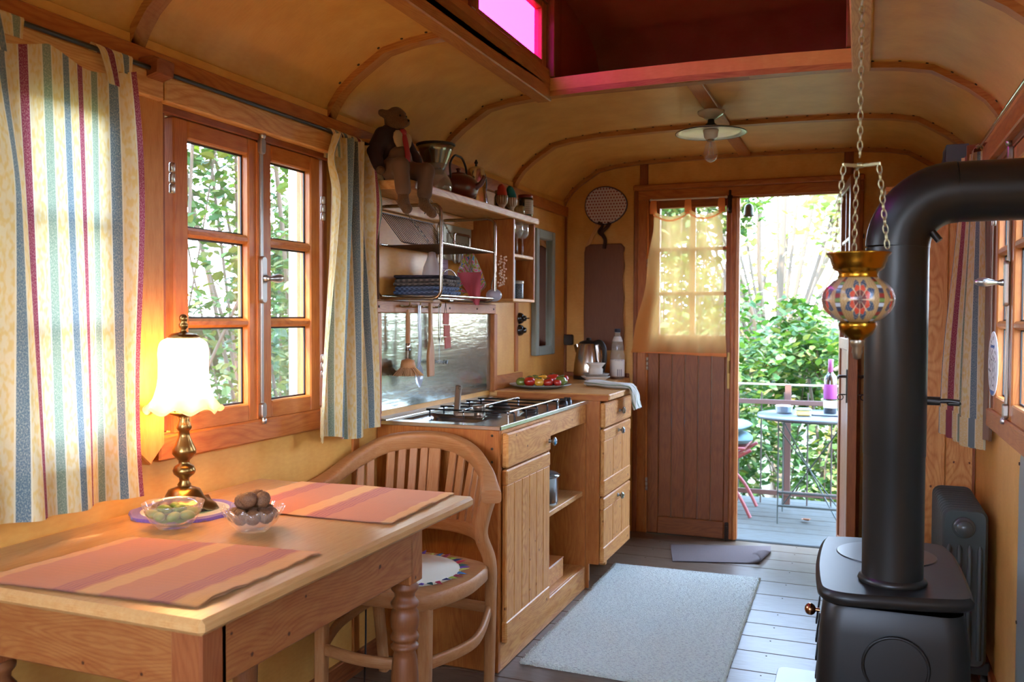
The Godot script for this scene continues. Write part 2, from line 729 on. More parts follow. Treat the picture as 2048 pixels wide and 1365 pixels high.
const OPEN_L := [[-2.425, -1.715], [-1.59, -0.88], [0.0, 0.7]]
const OPEN_R := [[-3.29, -2.56], [-1.3, -0.6], [0.0, 0.7]]
const Y0 := 0.93
const Y1 := 1.735


func make_walls():
	var ply := mat("ply", "#dca657", 0.42, {"tex": M.t_ply, "tri": Vector3(1.1, 0.7, 1.1), "spec": 0.45})
	for side in 2:
		var w := group_struct("wall_left" if side == 0 else "wall_right", "honey coloured plywood side wall with window openings")
		var xi := XL if side == 0 else XR
		var xo := XL - 0.07 if side == 0 else XR + 0.07
		var lo := minf(xi, xo)
		var hi := maxf(xi, xo)
		var op: Array = OPEN_L if side == 0 else OPEN_R
		wall_box(w, Vector3(lo, -0.1, ZE - 0.07), Vector3(hi, Y0, ZF + 0.07), ply)
		wall_box(w, Vector3(lo, Y1, ZE - 0.07), Vector3(hi, 1.885, ZF + 0.07), ply)
		var zs := [ZE - 0.07]
		for o in op: zs.append_array(o)
		zs.append(ZF + 0.07)
		for i in range(0, zs.size(), 2):
			wall_box(w, Vector3(lo, Y0, zs[i]), Vector3(hi, Y1, zs[i + 1]), ply)
		# boards along the wall: rail under the roof, battens between the panels, skirting
		var s := 1.0 if side == 0 else -1.0
		w = group_struct("trim_%d" % (9 + side), "rail under the roof and battens along the side wall")
		plank("rail", Vector3(xi - s * 0.02, 1.80, ZE), Vector3(xi + s * 0.02, 1.857, ZF), 2, W("darkpine", "x", 1) if side == 0 else "paleboard", w)
		for z in ([-4.14, -2.62, -0.8, 0.85] if side == 0 else [-2.5, -0.8, 0.85]):
			plank("batten", Vector3(xi - s * 0.01, 0.945 if z < -4 else 0.06, z - 0.02), Vector3(xi + s * 0.008, 1.80, z + 0.02), 1, "darkpine", w)
		var b := plank("baseboard_left" if side == 0 else "baseboard_right", Vector3(xi - s * 0.02, 0.0, ZE), Vector3(xi + s * 0.016, 0.062, ZF), 2, W("redwood", "x", 2))
		b.set_meta("kind", "structure")
		var q := plank("trim_%d" % (1 + side), Vector3(xi - s * 0.01, 0.0, ZE), Vector3(xi + s * 0.032, 0.02, ZF), 2, W("redwood", "x", 1))
		q.set_meta("kind", "structure")
	# end wall with the double door, front wall behind the photographer
	var e := group_struct("wall_back", "shaded plywood end wall around the double door")
	var z0 := ZE - 0.07
	var line := roof_line(0.03)
	var left := [Vector2(XL, -0.1), Vector2(-1.15, -0.1), Vector2(-1.15, 2.09)]
	for p in line:
		if p.x < -1.15: left.append(p) if false else null
	var l := cut_line(line, XL, -1.15)
	l.reverse()
	var poly := [Vector2(XL - 0.05, -0.1), Vector2(-1.15, -0.1)]
	poly.append_array(l)
	var g := G.new()
	g.plate(poly, 0.07, Transform3D(Basis.IDENTITY, Vector3(0, 0, z0)))
	obj(g, "panel", ply, e)
	l = cut_line(line, -0.05, XR)
	l.reverse()
	poly = [Vector2(-0.05, -0.1), Vector2(XR + 0.05, -0.1)]
	poly.append_array(l)
	g = G.new()
	g.plate(poly, 0.07, Transform3D(Basis.IDENTITY, Vector3(0, 0, z0)))
	obj(g, "panel", ply, e)
	l = cut_line(line, -1.15, -0.05)
	l.reverse()
	poly = [Vector2(-1.15, 1.93), Vector2(-0.05, 1.93)]
	poly.append_array(l)
	g = G.new()
	g.plate(poly, 0.07, Transform3D(Basis.IDENTITY, Vector3(0, 0, z0)))
	obj(g, "panel", ply, e)
	plank("post", Vector3(-1.165, 1.955, ZE - 0.01), Vector3(-1.12, 2.085, ZE + 0.014), 1, "redwood", e)
	plank("post", Vector3(-0.09, 1.955, ZE - 0.01), Vector3(-0.045, 2.085, ZE + 0.014), 1, "redwood", e)
	plank("corner_batten", Vector3(XL, 0.06, ZE), Vector3(XL + 0.014, 1.857, ZE + 0.014), 1, "redwood", e)
	plank("corner_batten", Vector3(XR - 0.014, 0.06, ZE), Vector3(XR, 1.857, ZE + 0.014), 1, "redwood", e)
	var f := group_struct("wall_front", "plywood wall behind the viewpoint")
	for q in [[XL - 0.07, XR + 0.07, -0.1, 0.9], [XL - 0.07, XR + 0.07, 1.78, 2.12], [XL - 0.07, -1.15, 0.9, 1.78], [-0.05, XR + 0.07, 0.9, 1.78]]:
		wall_box(f, Vector3(q[0], q[2], ZF), Vector3(q[1], q[3], ZF + 0.07), ply)
	return ply


const SKY := [-1.135, -0.04, -3.28, -0.35] # skylight opening


func make_ceiling(ply: Material):
	var c := group_struct("ceiling", "curved plywood ceiling panels between bent wooden ribs")
	var rm := W("ribwood", "x", 1)
	var zs := [ZE - 0.07, -4.12, -3.28, -2.48, -1.65, -0.83, -0.35, 0.2, ZF + 0.07]
	for i in zs.size() - 1:
		if zs[i] >= SKY[2] - 0.01 and zs[i + 1] <= SKY[3] + 0.01:
			arch("panel", zs[i], zs[i + 1], 0.02, 0.07, XL - 0.1, SKY[0], ply, c)
			arch("panel", zs[i], zs[i + 1], 0.02, 0.07, SKY[1], XR + 0.1, ply, c)
		else:
			arch("panel", zs[i], zs[i + 1], 0.02, 0.07, XL - 0.1, XR + 0.1, ply, c)
	var ribs := [ZE + 0.012, -4.12, -3.30, -2.48, -1.65, -0.83, 0.2, 0.9]
	for i in ribs.size():
		var z: float = ribs[i]
		var hw := 0.012 if i == 0 else 0.0225
		var spans := [[XL, XR]]
		if z > SKY[2] and z < SKY[3]: spans = [[XL, SKY[0] - 0.055], [SKY[1] + 0.055, XR]]
		for s in spans:
			var r := arch("rib", z - hw, z + hw, 0.0, 0.021, s[0], s[1], rm, c)
			var sp := []
			var l := cut_line(roof_line(0.0195), s[0], s[1])
			var acc := 0.0
			for k in l.size() - 1:
				var d: Vector2 = l[k + 1] - l[k]
				var at := 0.0
				while acc + (d.length() - at) >= 0.085:
					at += 0.085 - acc
					acc = 0.0
					var p: Vector2 = l[k] + d.normalized() * at
					var n := Vector3(d.y, -d.x, 0).normalized()
					for side in ([1.0] if i == 0 else ([-1.0] if i == 2 and p.x > SKY[0] - 0.05 and p.x < SKY[1] + 0.05 else [-1.0, 1.0])):
						sp.append([Vector3(p.x, p.y, z + side * (hw + 0.012)), n])
				acc += d.length() - at
			if i < 5: screws(r, sp, Vector3.ZERO, 0.005)
	# the middle strip that carries the pendant lamp
	var mid := plank("strip", Vector3(-0.62, 2.088, -4.9), Vector3(-0.56, 2.107, -3.32), 2, "darkpine", c)
	# raised skylight: beams round the opening, glazed sides, vaulted lid
	var t := group_struct("trim_3", "heavy grained skylight beam along the left of the opening")
	plank("beam", Vector3(-1.195, 2.06, -3.3), Vector3(SKY[0], 2.172, 0.2), 2, W("ribwood", "x", 1), t, 0.004)
	t = group_struct("trim_4", "pale skylight beam along the right of the opening")
	plank("beam", Vector3(SKY[1], 2.067, -3.3), Vector3(0.02, 2.172, 0.2), 2, W("paleboard", "x", 2), t, 0.004)
	t = group_struct("trim_5", "knotty cross board at the far end of the skylight opening")
	plank("beam", Vector3(SKY[0], 2.084, -3.34), Vector3(SKY[1], 2.149, -3.285), 0, W("oldpine", "x", 1), t, 0.003)
	t = group_struct("trim_6", "cross board at the near end of the skylight opening")
	plank("beam", Vector3(SKY[0], 2.075, -0.36), Vector3(SKY[1], 2.172, -0.3), 0, W("pine", "x", 2), t, 0.003)
	var s := group_struct("skylight_roof", "raised reddish wooden roof over the skylight with a curved far end")
	var rw := mat("rosewood", "#a86a48", 0.5, {"tex": M.t_ply, "tri": Vector3(1, 1, 1)})
	# lid curve beyond the cross board, in (z, y): walls with the curve, and the lid swept across
	var cur := [[-0.3, 2.50], [-3.3, 2.515], [-3.56, 2.499], [-3.778, 2.471], [-3.897, 2.428], [-3.965, 2.356], [-3.99, 2.30], [-4.0, 2.14]]
	var g := G.new()
	for i in cur.size() - 1:
		g.smooth()
		var a: Array = cur[i]
		var b: Array = cur[i + 1]
		g.quad(Vector3(-1.27, a[1], a[0]), Vector3(-1.27, b[1], b[0]), Vector3(0.11, b[1], b[0]), Vector3(0.11, a[1], a[0]))
		g.quad(Vector3(-1.27, a[1] + 0.05, a[0]), Vector3(0.11, a[1] + 0.05, a[0]), Vector3(0.11, b[1] + 0.05, b[0] - 0.03), Vector3(-1.27, b[1] + 0.05, b[0] - 0.03))
	obj(g, "lid", rw, s)
	for x in [-1.2, 0.01]:
		g = G.new()
		var pl := [Vector2(3.36, 2.1), Vector2(4.0, 2.1)]
		for i in range(cur.size() - 1, 0, -1): pl.append(Vector2(-cur[i][0], cur[i][1] + 0.02))
		pl.append(Vector2(3.36, 2.53))
		g.plate(pl, 0.065 if x < -1 else 0.03, Transform3D(Basis(Vector3(0, 0, -1), Vector3(0, 1, 0), Vector3(1, 0, 0)), Vector3(x, 0, 0)))
		obj(g, "cheek", rw, s)
	plank("floor_board", Vector3(-1.2, 2.125, -4.02), Vector3(0.04, 2.148, -3.34), 0, rw, s)
	plank("end_board", Vector3(-1.135, 2.148, -3.99), Vector3(SKY[1], 2.3, -3.97), 0, rw, s)
	plank("end_board", Vector3(-1.2, 2.172, -0.36), Vector3(0.04, 2.52, -0.3), 0, rw, s)
	plank("post", Vector3(-1.2, 2.15, -3.36), Vector3(-1.115, 2.52, -3.27), 1, W("redwood", "x", 1), s)
	plank("post", Vector3(-0.06, 2.15, -3.36), Vector3(0.03, 2.52, -3.27), 1, W("redwood", "x", 2), s)
	plank("side_board", Vector3(-0.01, 2.165, -3.3), Vector3(0.012, 2.52, -0.3), 2, rw, s)
	var x := -1.165
	var w := group_struct("window_3", "magenta glazed skylight side window")
	var tint := mat("magenta_glass", "#f02ca8", 0.02, {"glass": 0.02})
	plank("window_sill", Vector3(x - 0.03, 2.165, -3.3), Vector3(x + 0.03, 2.18, -0.3), 2, "window", w)
	plank("window_head", Vector3(x - 0.03, 2.43, -3.3), Vector3(x + 0.03, 2.52, -0.3), 2, "redwood", w)
	for k in 4:
		var za := -3.27 + k * 0.735
		var zb := za + 0.70
		var fo := Node3D.new()
		fo.name = "window_frame"
		w.add_child(fo, true)
		for q in [[za, za + 0.05, 2.18, 2.43, 1], [zb - 0.05, zb, 2.18, 2.43, 1], [za + 0.05, zb - 0.05, 2.18, 2.205, 2], [za + 0.05, zb - 0.05, 2.40, 2.43, 2]]:
			plank("frame_bar", Vector3(x - 0.018, q[2], q[0]), Vector3(x + 0.018, q[3], q[1]), q[4], W("window", "x", k), fo)
		var pg := G.new()
		pg.box(Vector3(x - 0.002, 2.2, za + 0.045), Vector3(x + 0.002, 2.405, zb - 0.045), 0)
		obj(pg, "pane", tint if k < 2 else mat("clear_pane", "#eef4f2", 0.0, {"alpha": 0.04}), fo)
		plank("mullion", Vector3(x - 0.03, 2.18, zb), Vector3(x + 0.03, 2.43, zb + 0.035), 1, "redwood", w)


func casement(w: Node, xc: float, s: float, za: float, zb: float, fr: Material, glass: Material, hinge_at: float):
	# one leaf of three panes between za and zb; s = +1 where the room lies at greater x
	var c := Node3D.new()
	c.name = "casement"
	w.add_child(c, true)
	var ya := Y0 - 0.008
	var yb := 1.715
	var x0 := xc - 0.02
	var x1 := xc + 0.02
	var st := 0.052
	for z in [[za, za + st], [zb - st, zb]]:
		plank("stile", Vector3(x0, ya, z[0]), Vector3(x1, yb, z[1]), 1, fr, c, 0.004)
	plank("rail", Vector3(x0, ya, za + st), Vector3(x1, 0.973, zb - st), 2, fr, c, 0.004)
	plank("rail", Vector3(x0, 1.668, za + st), Vector3(x1, yb, zb - st), 2, fr, c, 0.004)
	for y in [1.2, 1.432]:
		var g := G.new()
		g.sweep([Vector3(xc, y, za + st), Vector3(xc, y, zb - st)], [Vector2(-0.018, -0.005), Vector2(-0.012, -0.012), Vector2(0.012, -0.012), Vector2(0.018, -0.005), Vector2(0.018, 0.005), Vector2(0.012, 0.012), Vector2(-0.012, 0.012), Vector2(-0.018, 0.005)])
		obj(g, "glazing_bar", fr, c)
	for y in [[0.973, 1.188], [1.212, 1.42], [1.444, 1.668]]:
		var g := G.new()
		g.box(Vector3(xc - s * 0.008 - 0.002, y[0] - 0.004, za + st - 0.004), Vector3(xc - s * 0.008 + 0.002, y[1] + 0.004, zb - st + 0.004), 0)
		obj(g, "pane", glass, c)
		g = G.new()
		for q in [[za + st, za + st + 0.005, y[0], y[1]], [zb - st - 0.005, zb - st, y[0], y[1]], [za + st, zb - st, y[0], y[0] + 0.005], [za + st, zb - st, y[1] - 0.005, y[1]]]:
			g.box(Vector3(xc - s * 0.003 - 0.002, q[2], q[0]), Vector3(xc - s * 0.003 + 0.002, q[3], q[1]), 0)
		obj(g, "glazing_seal", mat("seal", "#34322f", 0.6), c)
	for y in [1.06, 1.56]:
		var g := G.new()
		var hx := xc + s * 0.024
		for k in 3:
			g.lathe([Vector2(0.0, -0.0115), Vector2(0.0065, -0.0115), Vector2(0.0075, -0.009), Vector2(0.0075, 0.009), Vector2(0.0065, 0.0115), Vector2(0.0, 0.0115)], 10, Transform3D(Basis.IDENTITY, Vector3(hx, y + (k - 1) * 0.026, hinge_at)))
		obj(g, "hinge", mat("chrome_dull", "#b9b8b4", 0.3, {"metal": 0.9}), c)


func espagnolette(parent: Node, x: float, z: float, s: float, knob_dir: Vector3):
	var steel := mat("bolt_steel", "#b4b3ad", 0.28, {"metal": 0.95})
	var g := G.new()
	g.bx(Vector3(x, 1.32, z), Vector3(0.008, 0.78, 0.013), 0.002)
	obj(g, "bolt_rod", steel, parent)
	g = G.new()
	g.plate(rrect(0.026, 0.135, 0.012), 0.014, Transform3D(frame_to(Vector3(s, 0, 0), Vector3(x - s * 0.002, 1.322, z)).basis, Vector3(x - s * 0.002, 1.322, z)), 0.003)
	var lp := obj(g, "lock_plate", steel, parent)
	g = G.new()
	for y in [0.95, 1.70]:
		g.plate(rrect(0.024, 0.045, 0.01), 0.016, Transform3D(frame_to(Vector3(s, 0, 0), Vector3.ZERO).basis, Vector3(x - s * 0.006, y, z)), 0.003)
		g.lathe([Vector2(0.0, -0.008), Vector2(0.007, -0.008), Vector2(0.009, -0.003), Vector2(0.009, 0.003), Vector2(0.006, 0.01), Vector2(0.0, 0.011)], 12, Transform3D(Basis.IDENTITY, Vector3(x + s * 0.006, y + (0.03 if y > 1.3 else -0.03), z)))
	obj(g, "keeper", steel, parent)
	g = G.new()
	var o := Vector3(x + s * 0.012, 1.325, z)
	g.lathe([Vector2(0, 0), Vector2(0.010, 0), Vector2(0.010, 0.006), Vector2(0.0065, 0.014), Vector2(0.0065, 0.022), Vector2(0, 0.024)], 14, frame_up(Vector3(s, 0, 0), o))
	var e := o + Vector3(s * 0.018, 0, 0)
	g.lathe([Vector2(0, -0.012), Vector2(0.006, -0.01), Vector2(0.007, 0.004), Vector2(0.0115, 0.022), Vector2(0.0135, 0.036), Vector2(0.011, 0.05), Vector2(0.006, 0.058), Vector2(0, 0.06)], 16, frame_up(knob_dir, e))
	obj(g, "handle", steel, lp)


func make_windows():
	var glass := mat("pane_glass", "#eef4f2", 0.0, {"alpha": 0.04})
	var fr: Material = W("window", "x", 0)
	var n := 0
	for side in 2:
		var s := 1.0 if side == 0 else -1.0
		var xi := XL if side == 0 else XR
		for o in (OPEN_L if side == 0 else OPEN_R):
			n += 1
			var w := group_struct("window_%d" % (n if n < 3 else n + 2), "wooden double casement window with three panes in each leaf")
			var mid: float = (o[0] + o[1]) / 2 - 0.005
			if side == 0 and n == 1: mid = -2.09
			var xc := xi - s * 0.004
			# lining of the opening
			plank("lining", Vector3(xi - s * 0.09, Y1 - 0.012, o[0]), Vector3(xi + s * 0.012, Y1 + 0.012, o[1]), 2, "redwood", w)
			plank("lining", Vector3(xi - s * 0.09, Y0 - 0.02, o[0]), Vector3(xi + s * 0.012, Y0 - 0.005, o[1]), 2, "redwood", w)
			for z in [o[0], o[1]]:
				plank("lining", Vector3(xi - s * 0.09, Y0, z - 0.012), Vector3(xi + s * 0.012, Y1, z + 0.012), 1, "redwood", w)
			casement(w, xc, s, mid, o[1] - 0.035, fr, glass, o[1] - 0.025)
			casement(w, xc, s, o[0] + 0.035, mid, fr, glass, o[0] + 0.025)
			espagnolette(w, xc + s * 0.026, mid + 0.003, s, Vector3(0, 0.06, -1) if side == 0 else Vector3(-1, 0.05, 0.05))
			if side == 0:
				plank("cover_strip", Vector3(xc + 0.018, 0.925, mid - 0.014), Vector3(xc + 0.024, 1.71, mid + 0.02), 1, fr, w)
			# casing boards on the wall
			var q := xi + s * 0.024
			plank("sill_board", Vector3(xi - s * 0.01, 0.862, o[0] - 0.03), Vector3(q + s * 0.004, 0.925, o[1] + 0.03), 2, W("darkpine", "x", n), w, 0.005)
			plank("pelmet_board", Vector3(xi - s * 0.01, 1.735, o[0] - 0.1), Vector3(q + s * 0.02, 1.798, o[1] + 0.02), 2, W("paleboard", "x", n) if side == 0 else "window", w, 0.004)
			plank("head_board", Vector3(xi - s * 0.01, 1.716, o[0] - 0.05), Vector3(xi + s * 0.02, 1.737, o[1] + 0.02), 2, "redwood", w, 0.003)
			if side == 1: plank("jamb_board", Vector3(xi - s * 0.01, 0.9, o[0] - 0.08), Vector3(q, 1.735, o[0] + 0.005), 1, "brown", w, 0.004)
	# the broad post between the two left windows, its ends clipped to a point
	var p := group_struct("trim_7", "broad knotty pine window post with clipped corners beside the striped curtain")
	var g := G.new()
	var out := [Vector2(-1.607, 0.9), Vector2(-1.652, 0.86), Vector2(-1.70, 0.905), Vector2(-1.703, 1.73), Vector2(-1.672, 1.785), Vector2(-1.62, 1.785), Vector2(-1.605, 1.75)]
	var flat_ := []
	for v in out: flat_.append(Vector2(v.y - 1.32, v.x + 1.655)) # grain along the local x
	g.plate(flat_, 0.034, Transform3D.IDENTITY, 0.004)
	var post := obj(g, "board", W("honey", "x", 3), p)
	post.transform = Transform3D(Basis(Vector3.UP, Vector3.BACK, Vector3.RIGHT), Vector3(XL - 0.004, 1.32, -1.655))


# ---------- the double door in the end wall ----------
func door_leaf(called: String, label: String, w: float, h: float) -> Node3D:
	# in its own axes: hinge edge at x = 0, closing edge at x = w, room face at z = 0, 42 mm thick
	var d := group_struct(called, label)
	var st := 0.062
	var wood: Material = W("door", "x", 2)
	var t := -0.042
	plank("stile", Vector3(0, 0.005, t), Vector3(st, h, 0), 1, W("door", "x", 1), d)
	plank("stile", Vector3(w - st, 0.005, t), Vector3(w, h, 0), 1, W("door", "x", 3), d)
	plank("rail", Vector3(st, h - 0.045, t), Vector3(w - st, h, 0), 0, wood, d)
	plank("rail", Vector3(st, 1.065, t), Vector3(w - st, 1.122, 0), 0, wood, d)
	plank("rail", Vector3(st, 0.005, t), Vector3(w - st, 0.10, 0), 0, W("door", "x", 1), d)
	var n := 5
	var pw := (w - 2 * st) / n
	for i in n:
		plank("plank", Vector3(st + pw * i + 0.0012, 0.10, t + 0.01), Vector3(st + pw * (i + 1) - 0.0012, 1.065, -0.009), 1, W("door", "x", i), d, 0.003)
	var mid := w / 2
	var glass := mat("pane_glass", "#eef4f2")
	var rows := [[1.122, 1.342], [1.362, 1.59], [1.608, h - 0.045]]
	plank("glazing_bar", Vector3(mid - 0.015, 1.122, t + 0.008), Vector3(mid + 0.015, h - 0.045, -0.004), 1, wood, d)
	for r in rows:
		for q in [[st, mid - 0.015], [mid + 0.015, w - st]]:
			var g := G.new()
			g.box(Vector3(q[0] - 0.003, r[0] - 0.003, -0.024), Vector3(q[1] + 0.003, r[1] + 0.003, -0.02), 0)
			obj(g, "pane", glass, d)
			if r[0] > 1.2:
				plank("glazing_bar", Vector3(q[0], r[0] - 0.02, t + 0.008), Vector3(q[1], r[0], -0.004), 0, wood, d)
	return d


func make_door():
	var fr := group_struct("trim_8", "moulded reddish door frame and lintel in the end wall")
	plank("lintel", Vector3(-1.196, 1.876, ZE - 0.07), Vector3(0.006, 1.93, ZE + 0.018), 0, W("darkpine", "x", 2), fr)
	plank("lintel", Vector3(-1.2, 1.93, ZE - 0.07), Vector3(0.01, 1.962, ZE + 0.026), 0, W("darkpine", "x", 1), fr, 0.006)
	plank("lintel_bead", Vector3(-1.11, 1.868, ZE - 0.03), Vector3(-0.1, 1.878, ZE + 0.006), 0, W("darkpine", "x", 3), fr, 0.003)
	for q in [[-1.196, -1.114], [-0.1, 0.006]]:
		plank("jamb", Vector3(q[0], 0, ZE - 0.07), Vector3(q[1], 1.878, ZE + 0.012), 1, "darkpine", fr)
	plank("jamb_bead", Vector3(-1.196, 0, ZE), Vector3(-1.172, 1.93, ZE + 0.024), 1, "redwood", fr, 0.005)
	plank("jamb_bead", Vector3(-1.126, 0, ZE), Vector3(-1.112, 1.876, ZE + 0.02), 1, "darkpine", fr, 0.004)
	plank("threshold", Vector3(-1.114, -0.03, ZE - 0.12), Vector3(-0.1, 0.004, ZE - 0.02), 0, "grey", fr, 0.006)
	plank("threshold", Vector3(-1.114, -0.03, ZE - 0.24), Vector3(-0.1, -0.008, ZE - 0.125), 0, "grey", fr, 0.006)
	var iron := mat("iron", "#3a2d25", 0.45, {"metal": 0.7})
	var brass := mat("old_brass", "#7d6238", 0.35, {"metal": 0.9})
	var l := door_leaf("door_1", "closed left door leaf with plank base and six small panes", 0.488, 1.872)
	l.position = Vector3(-1.112, 0, ZE + 0.012)
	plank("meeting_strip", Vector3(0.452, 0.006, -0.03), Vector3(0.498, 1.868, 0.012), 1, W("darkpine", "x", 2), l, 0.006)
	plank("meeting_bead", Vector3(0.472, 0.006, 0.008), Vector3(0.49, 1.868, 0.02), 1, W("darkpine", "x", 1), l, 0.006)
	for y in [[1.835, 0.1], [0.05, 0.1]]:
		var g := G.new()
		g.plate(rrect(0.026, y[1], 0.01), 0.008, Transform3D(Basis.IDENTITY, Vector3(0.446, y[0], 0.002)), 0.002)
		g.bx(Vector3(0.446, y[0] + (0.03 if y[0] > 1 else -0.01), 0.016), Vector3(0.012, y[1] * 0.9, 0.012), 0.004)
		g.ball(Vector3(0.446, y[0] - 0.03 if y[0] > 1 else y[0] + 0.03, 0.02), Vector3(0.011, 0.011, 0.008), 12)
		obj(g, "bolt", iron, l)
	var g := G.new()
	g.plate(rrect(0.022, 0.2, 0.005), 0.005, Transform3D(Basis.IDENTITY, Vector3(0.449, 0.93, 0.001)), 0.001)
	g.bx(Vector3(0.449, 0.95, 0.009), Vector3(0.008, 0.07, 0.008), 0.003)
	obj(g, "lock_plate", brass, l)
	for y in [0.28, 0.96, 1.51]:
		g = G.new()
		for k in 3:
			g.lathe([Vector2(0, -0.011), Vector2(0.006, -0.011), Vector2(0.007, 0), Vector2(0.006, 0.011), Vector2(0, 0.011)], 10, Transform3D(Basis.IDENTITY, Vector3(-0.002, y + (k - 1) * 0.025, 0.006)))
		obj(g, "hinge", mat("chrome_dull", "#b9b8b4"), l)
	var r := door_leaf("door_2", "right door leaf standing open into the wagon with iron lever handle", 0.5, 1.885)
	r.position = Vector3(-0.105, 0, ZE + 0.02)
	r.rotation.y = deg_to_rad(-90 + 6.2)
	g = G.new()
	for s in [0.004, -0.046]:
		g.plate(rrect(0.028, 0.16, 0.008), 0.004, Transform3D(Basis.IDENTITY, Vector3(0.466, 0.9, s - 0.002)), 0.001)
		var zz: float = 0.03 if s > 0 else -0.072
		g.tube([Vector3(0.466, 0.945, s), Vector3(0.466, 0.945, zz), Vector3(0.45, 0.945, zz + 0.004 * signf(s)), Vector3(0.37, 0.94, zz), Vector3(0.35, 0.932, zz)], [0.007, 0.007, 0.007, 0.006, 0.007], 8)
		g.tube([Vector3(0.466, 0.86, s), Vector3(0.466, 0.86, zz)], 0.003, 6)
		var ring := []
		for k in 10: ring.append(Vector3(0.466, 0.847 + 0.013 * cos(TAU * k / 10), zz + 0.013 * sin(TAU * k / 10)))
		g.tube(ring, 0.0022, 6, true)
	obj(g, "handle", iron, r)
	# stay chain from the open leaf
	g = G.new()
	for k in 9: g.ball(Vector3(0.5 - 0.02 * k, 1.6 - 0.03 * k, -0.06 - 0.012 * k), Vector3(0.004, 0.014, 0.004), 6)
	obj(g, "stay_chain", iron, r)
	# sheer curtain on the closed leaf
	var t := thing("door_curtain", "sheer orange half curtain with tabs over the panes of the closed door", "curtain", Vector3(-0.88, 1.872, ZE + 0.034))
	g = G.new()
	g.tube([Vector3(-0.215, 0, 0), Vector3(0.195, 0, 0)], 0.005, 8)
	for x in [-0.215, 0.195]: g.ball(Vector3(x, 0, 0), Vector3(0.008, 0.008, 0.008), 8)
	obj(g, "rod", mat("white_rod", "#d9cfc0", 0.4), t)
	var cloth := mat("sheer", "#f0a050", 0.85, {"alpha": 0.58, "back": "#cfae6a", "spec": 0.1})
	var dense := mat("sheer_double", "#e8935c", 0.85, {"alpha": 0.9, "back": "#c87a40", "spec": 0.1})
	var top := func(u: float) -> float:
		return -0.055 - 0.035 * absf(sin(TAU * u)) - (0.006 if u < 0.5 else 0.0)
	g = G.new()
	g.grid(48, 40, func(u: float, v: float) -> Vector3:
		var y0: float = top.call(u)
		var y := lerpf(y0, -0.865 + 0.018 * (1 - u), v)
		var flare := pow(v, 1.6)
		var xl := -0.2 - 0.105 * flare
		var xr := 0.178 + 0.032 * flare
		var fold := 0.010 * sin(u * 26 + v * 2) * (0.35 + 0.65 * v) + 0.012 * sin(u * 9 + 1.0) * v
		var side := maxf(0.0, 0.16 - u) / 0.16
		return Vector3(lerpf(xl, xr, u) + 0.006 * sin(v * 14) * side, y, 0.012 + fold + 0.05 * side * flare + 0.02 * flare))
	obj(g, "cloth", cloth, t)
	g = G.new()
	g.grid(48, 2, func(u: float, v: float) -> Vector3:
		var y: float = top.call(u) - 0.028 + 0.010 * v
		return Vector3(lerpf(-0.2, 0.178, u), y, 0.015 + 0.010 * sin(u * 26) * 0.35))
	obj(g, "top_hem", dense, t)
	g = G.new()
	g.grid(48, 2, func(u: float, v: float) -> Vector3:
		var y := lerpf(-0.865 + 0.018 * (1 - u), -0.845, v)
		return Vector3(lerpf(-0.305, 0.21, u), y, 0.014 + 0.010 * sin(u * 26 + 2) + 0.012 * sin(u * 9 + 1.0) + 0.05 * maxf(0, 0.16 - u) / 0.16 + 0.02))
	obj(g, "hem", dense, t)
	for x in [-0.2, -0.008, 0.172]:
		g = G.new()
		g.grid(4, 12, func(u: float, v: float) -> Vector3:
			var a := v * TAU
			var w := 0.012 + 0.008 * absf(sin(a * 0.5 + 0.4))
			return Vector3(x + (u - 0.5) * 2 * w, -0.03 + 0.038 * cos(a) - 0.012, 0.012 * sin(a) + 0.004))
		obj(g, "tab", dense, t)
	# small bell in the doorway
	t = thing("door_bell", "small weathered metal bell hanging at the top of the open doorway", "bell", Vector3(-0.575, 1.87, ZE - 0.05))
	g = G.new()
	g.tube([Vector3(0, 0.0, 0), Vector3(0, -0.03, 0)], 0.0015, 5)
	obj(g, "cord", iron, t)
	g = G.new()
	g.tube([Vector3(0, -0.1, 0), Vector3(0, -0.19, 0)], 0.0012, 5)
	obj(g, "clapper_cord", iron, t)
	g = G.new()
	g.lathe([Vector2(0.029, -0.098), Vector2(0.031, -0.096), Vector2(0.027, -0.085), Vector2(0.025, -0.055), Vector2(0.021, -0.04), Vector2(0.012, -0.031), Vector2(0, -0.028)], 20)
	obj(g, "bell_body", mat("verdigris", "#6f7468", 0.5, {"metal": 0.5}), t)
	# things hung on the end wall
	t = thing("chopping_board", "long dark wooden board with one wavy edge hanging on the end wall", "board", Vector3(-1.366, 1.33, ZE + 0.002))
	var pl := []
	for p in [[-0.118, -0.3], [0.118, -0.3], [0.119, -0.18], [0.113, -0.1], [0.116, 0.0], [0.108, 0.1], [0.117, 0.18], [0.112, 0.25], [0.116, 0.285], [0.098, 0.307], [-0.085, 0.307], [-0.112, 0.292], [-0.12, 0.262], [-0.119, 0.1], [-0.121, -0.1]]: pl.append(Vector2(p[0], p[1]))
	g = G.new()
	g.plate(pl, 0.022, Transform3D.IDENTITY, 0.004)
	obj(g, "board", mat("walnut", "#6e3d1c", 0.5, {"tex": (W("brown", "y") as StandardMaterial3D).albedo_texture, "tri": Vector3(4, 0.8, 4)}), t)
	g = G.new()
	g.sweep([Vector3(0.118, -0.3, 0.012), Vector3(0.114, -0.1, 0.012), Vector3(0.109, 0.1, 0.012), Vector3(0.113, 0.25, 0.012), Vector3(0.1, 0.305, 0.012)], circ(0.004, 6), Vector3.BACK, [], true)
	obj(g, "bark_edge", mat("sapwood", "#c98b4e", 0.5), t)
	g = G.new()
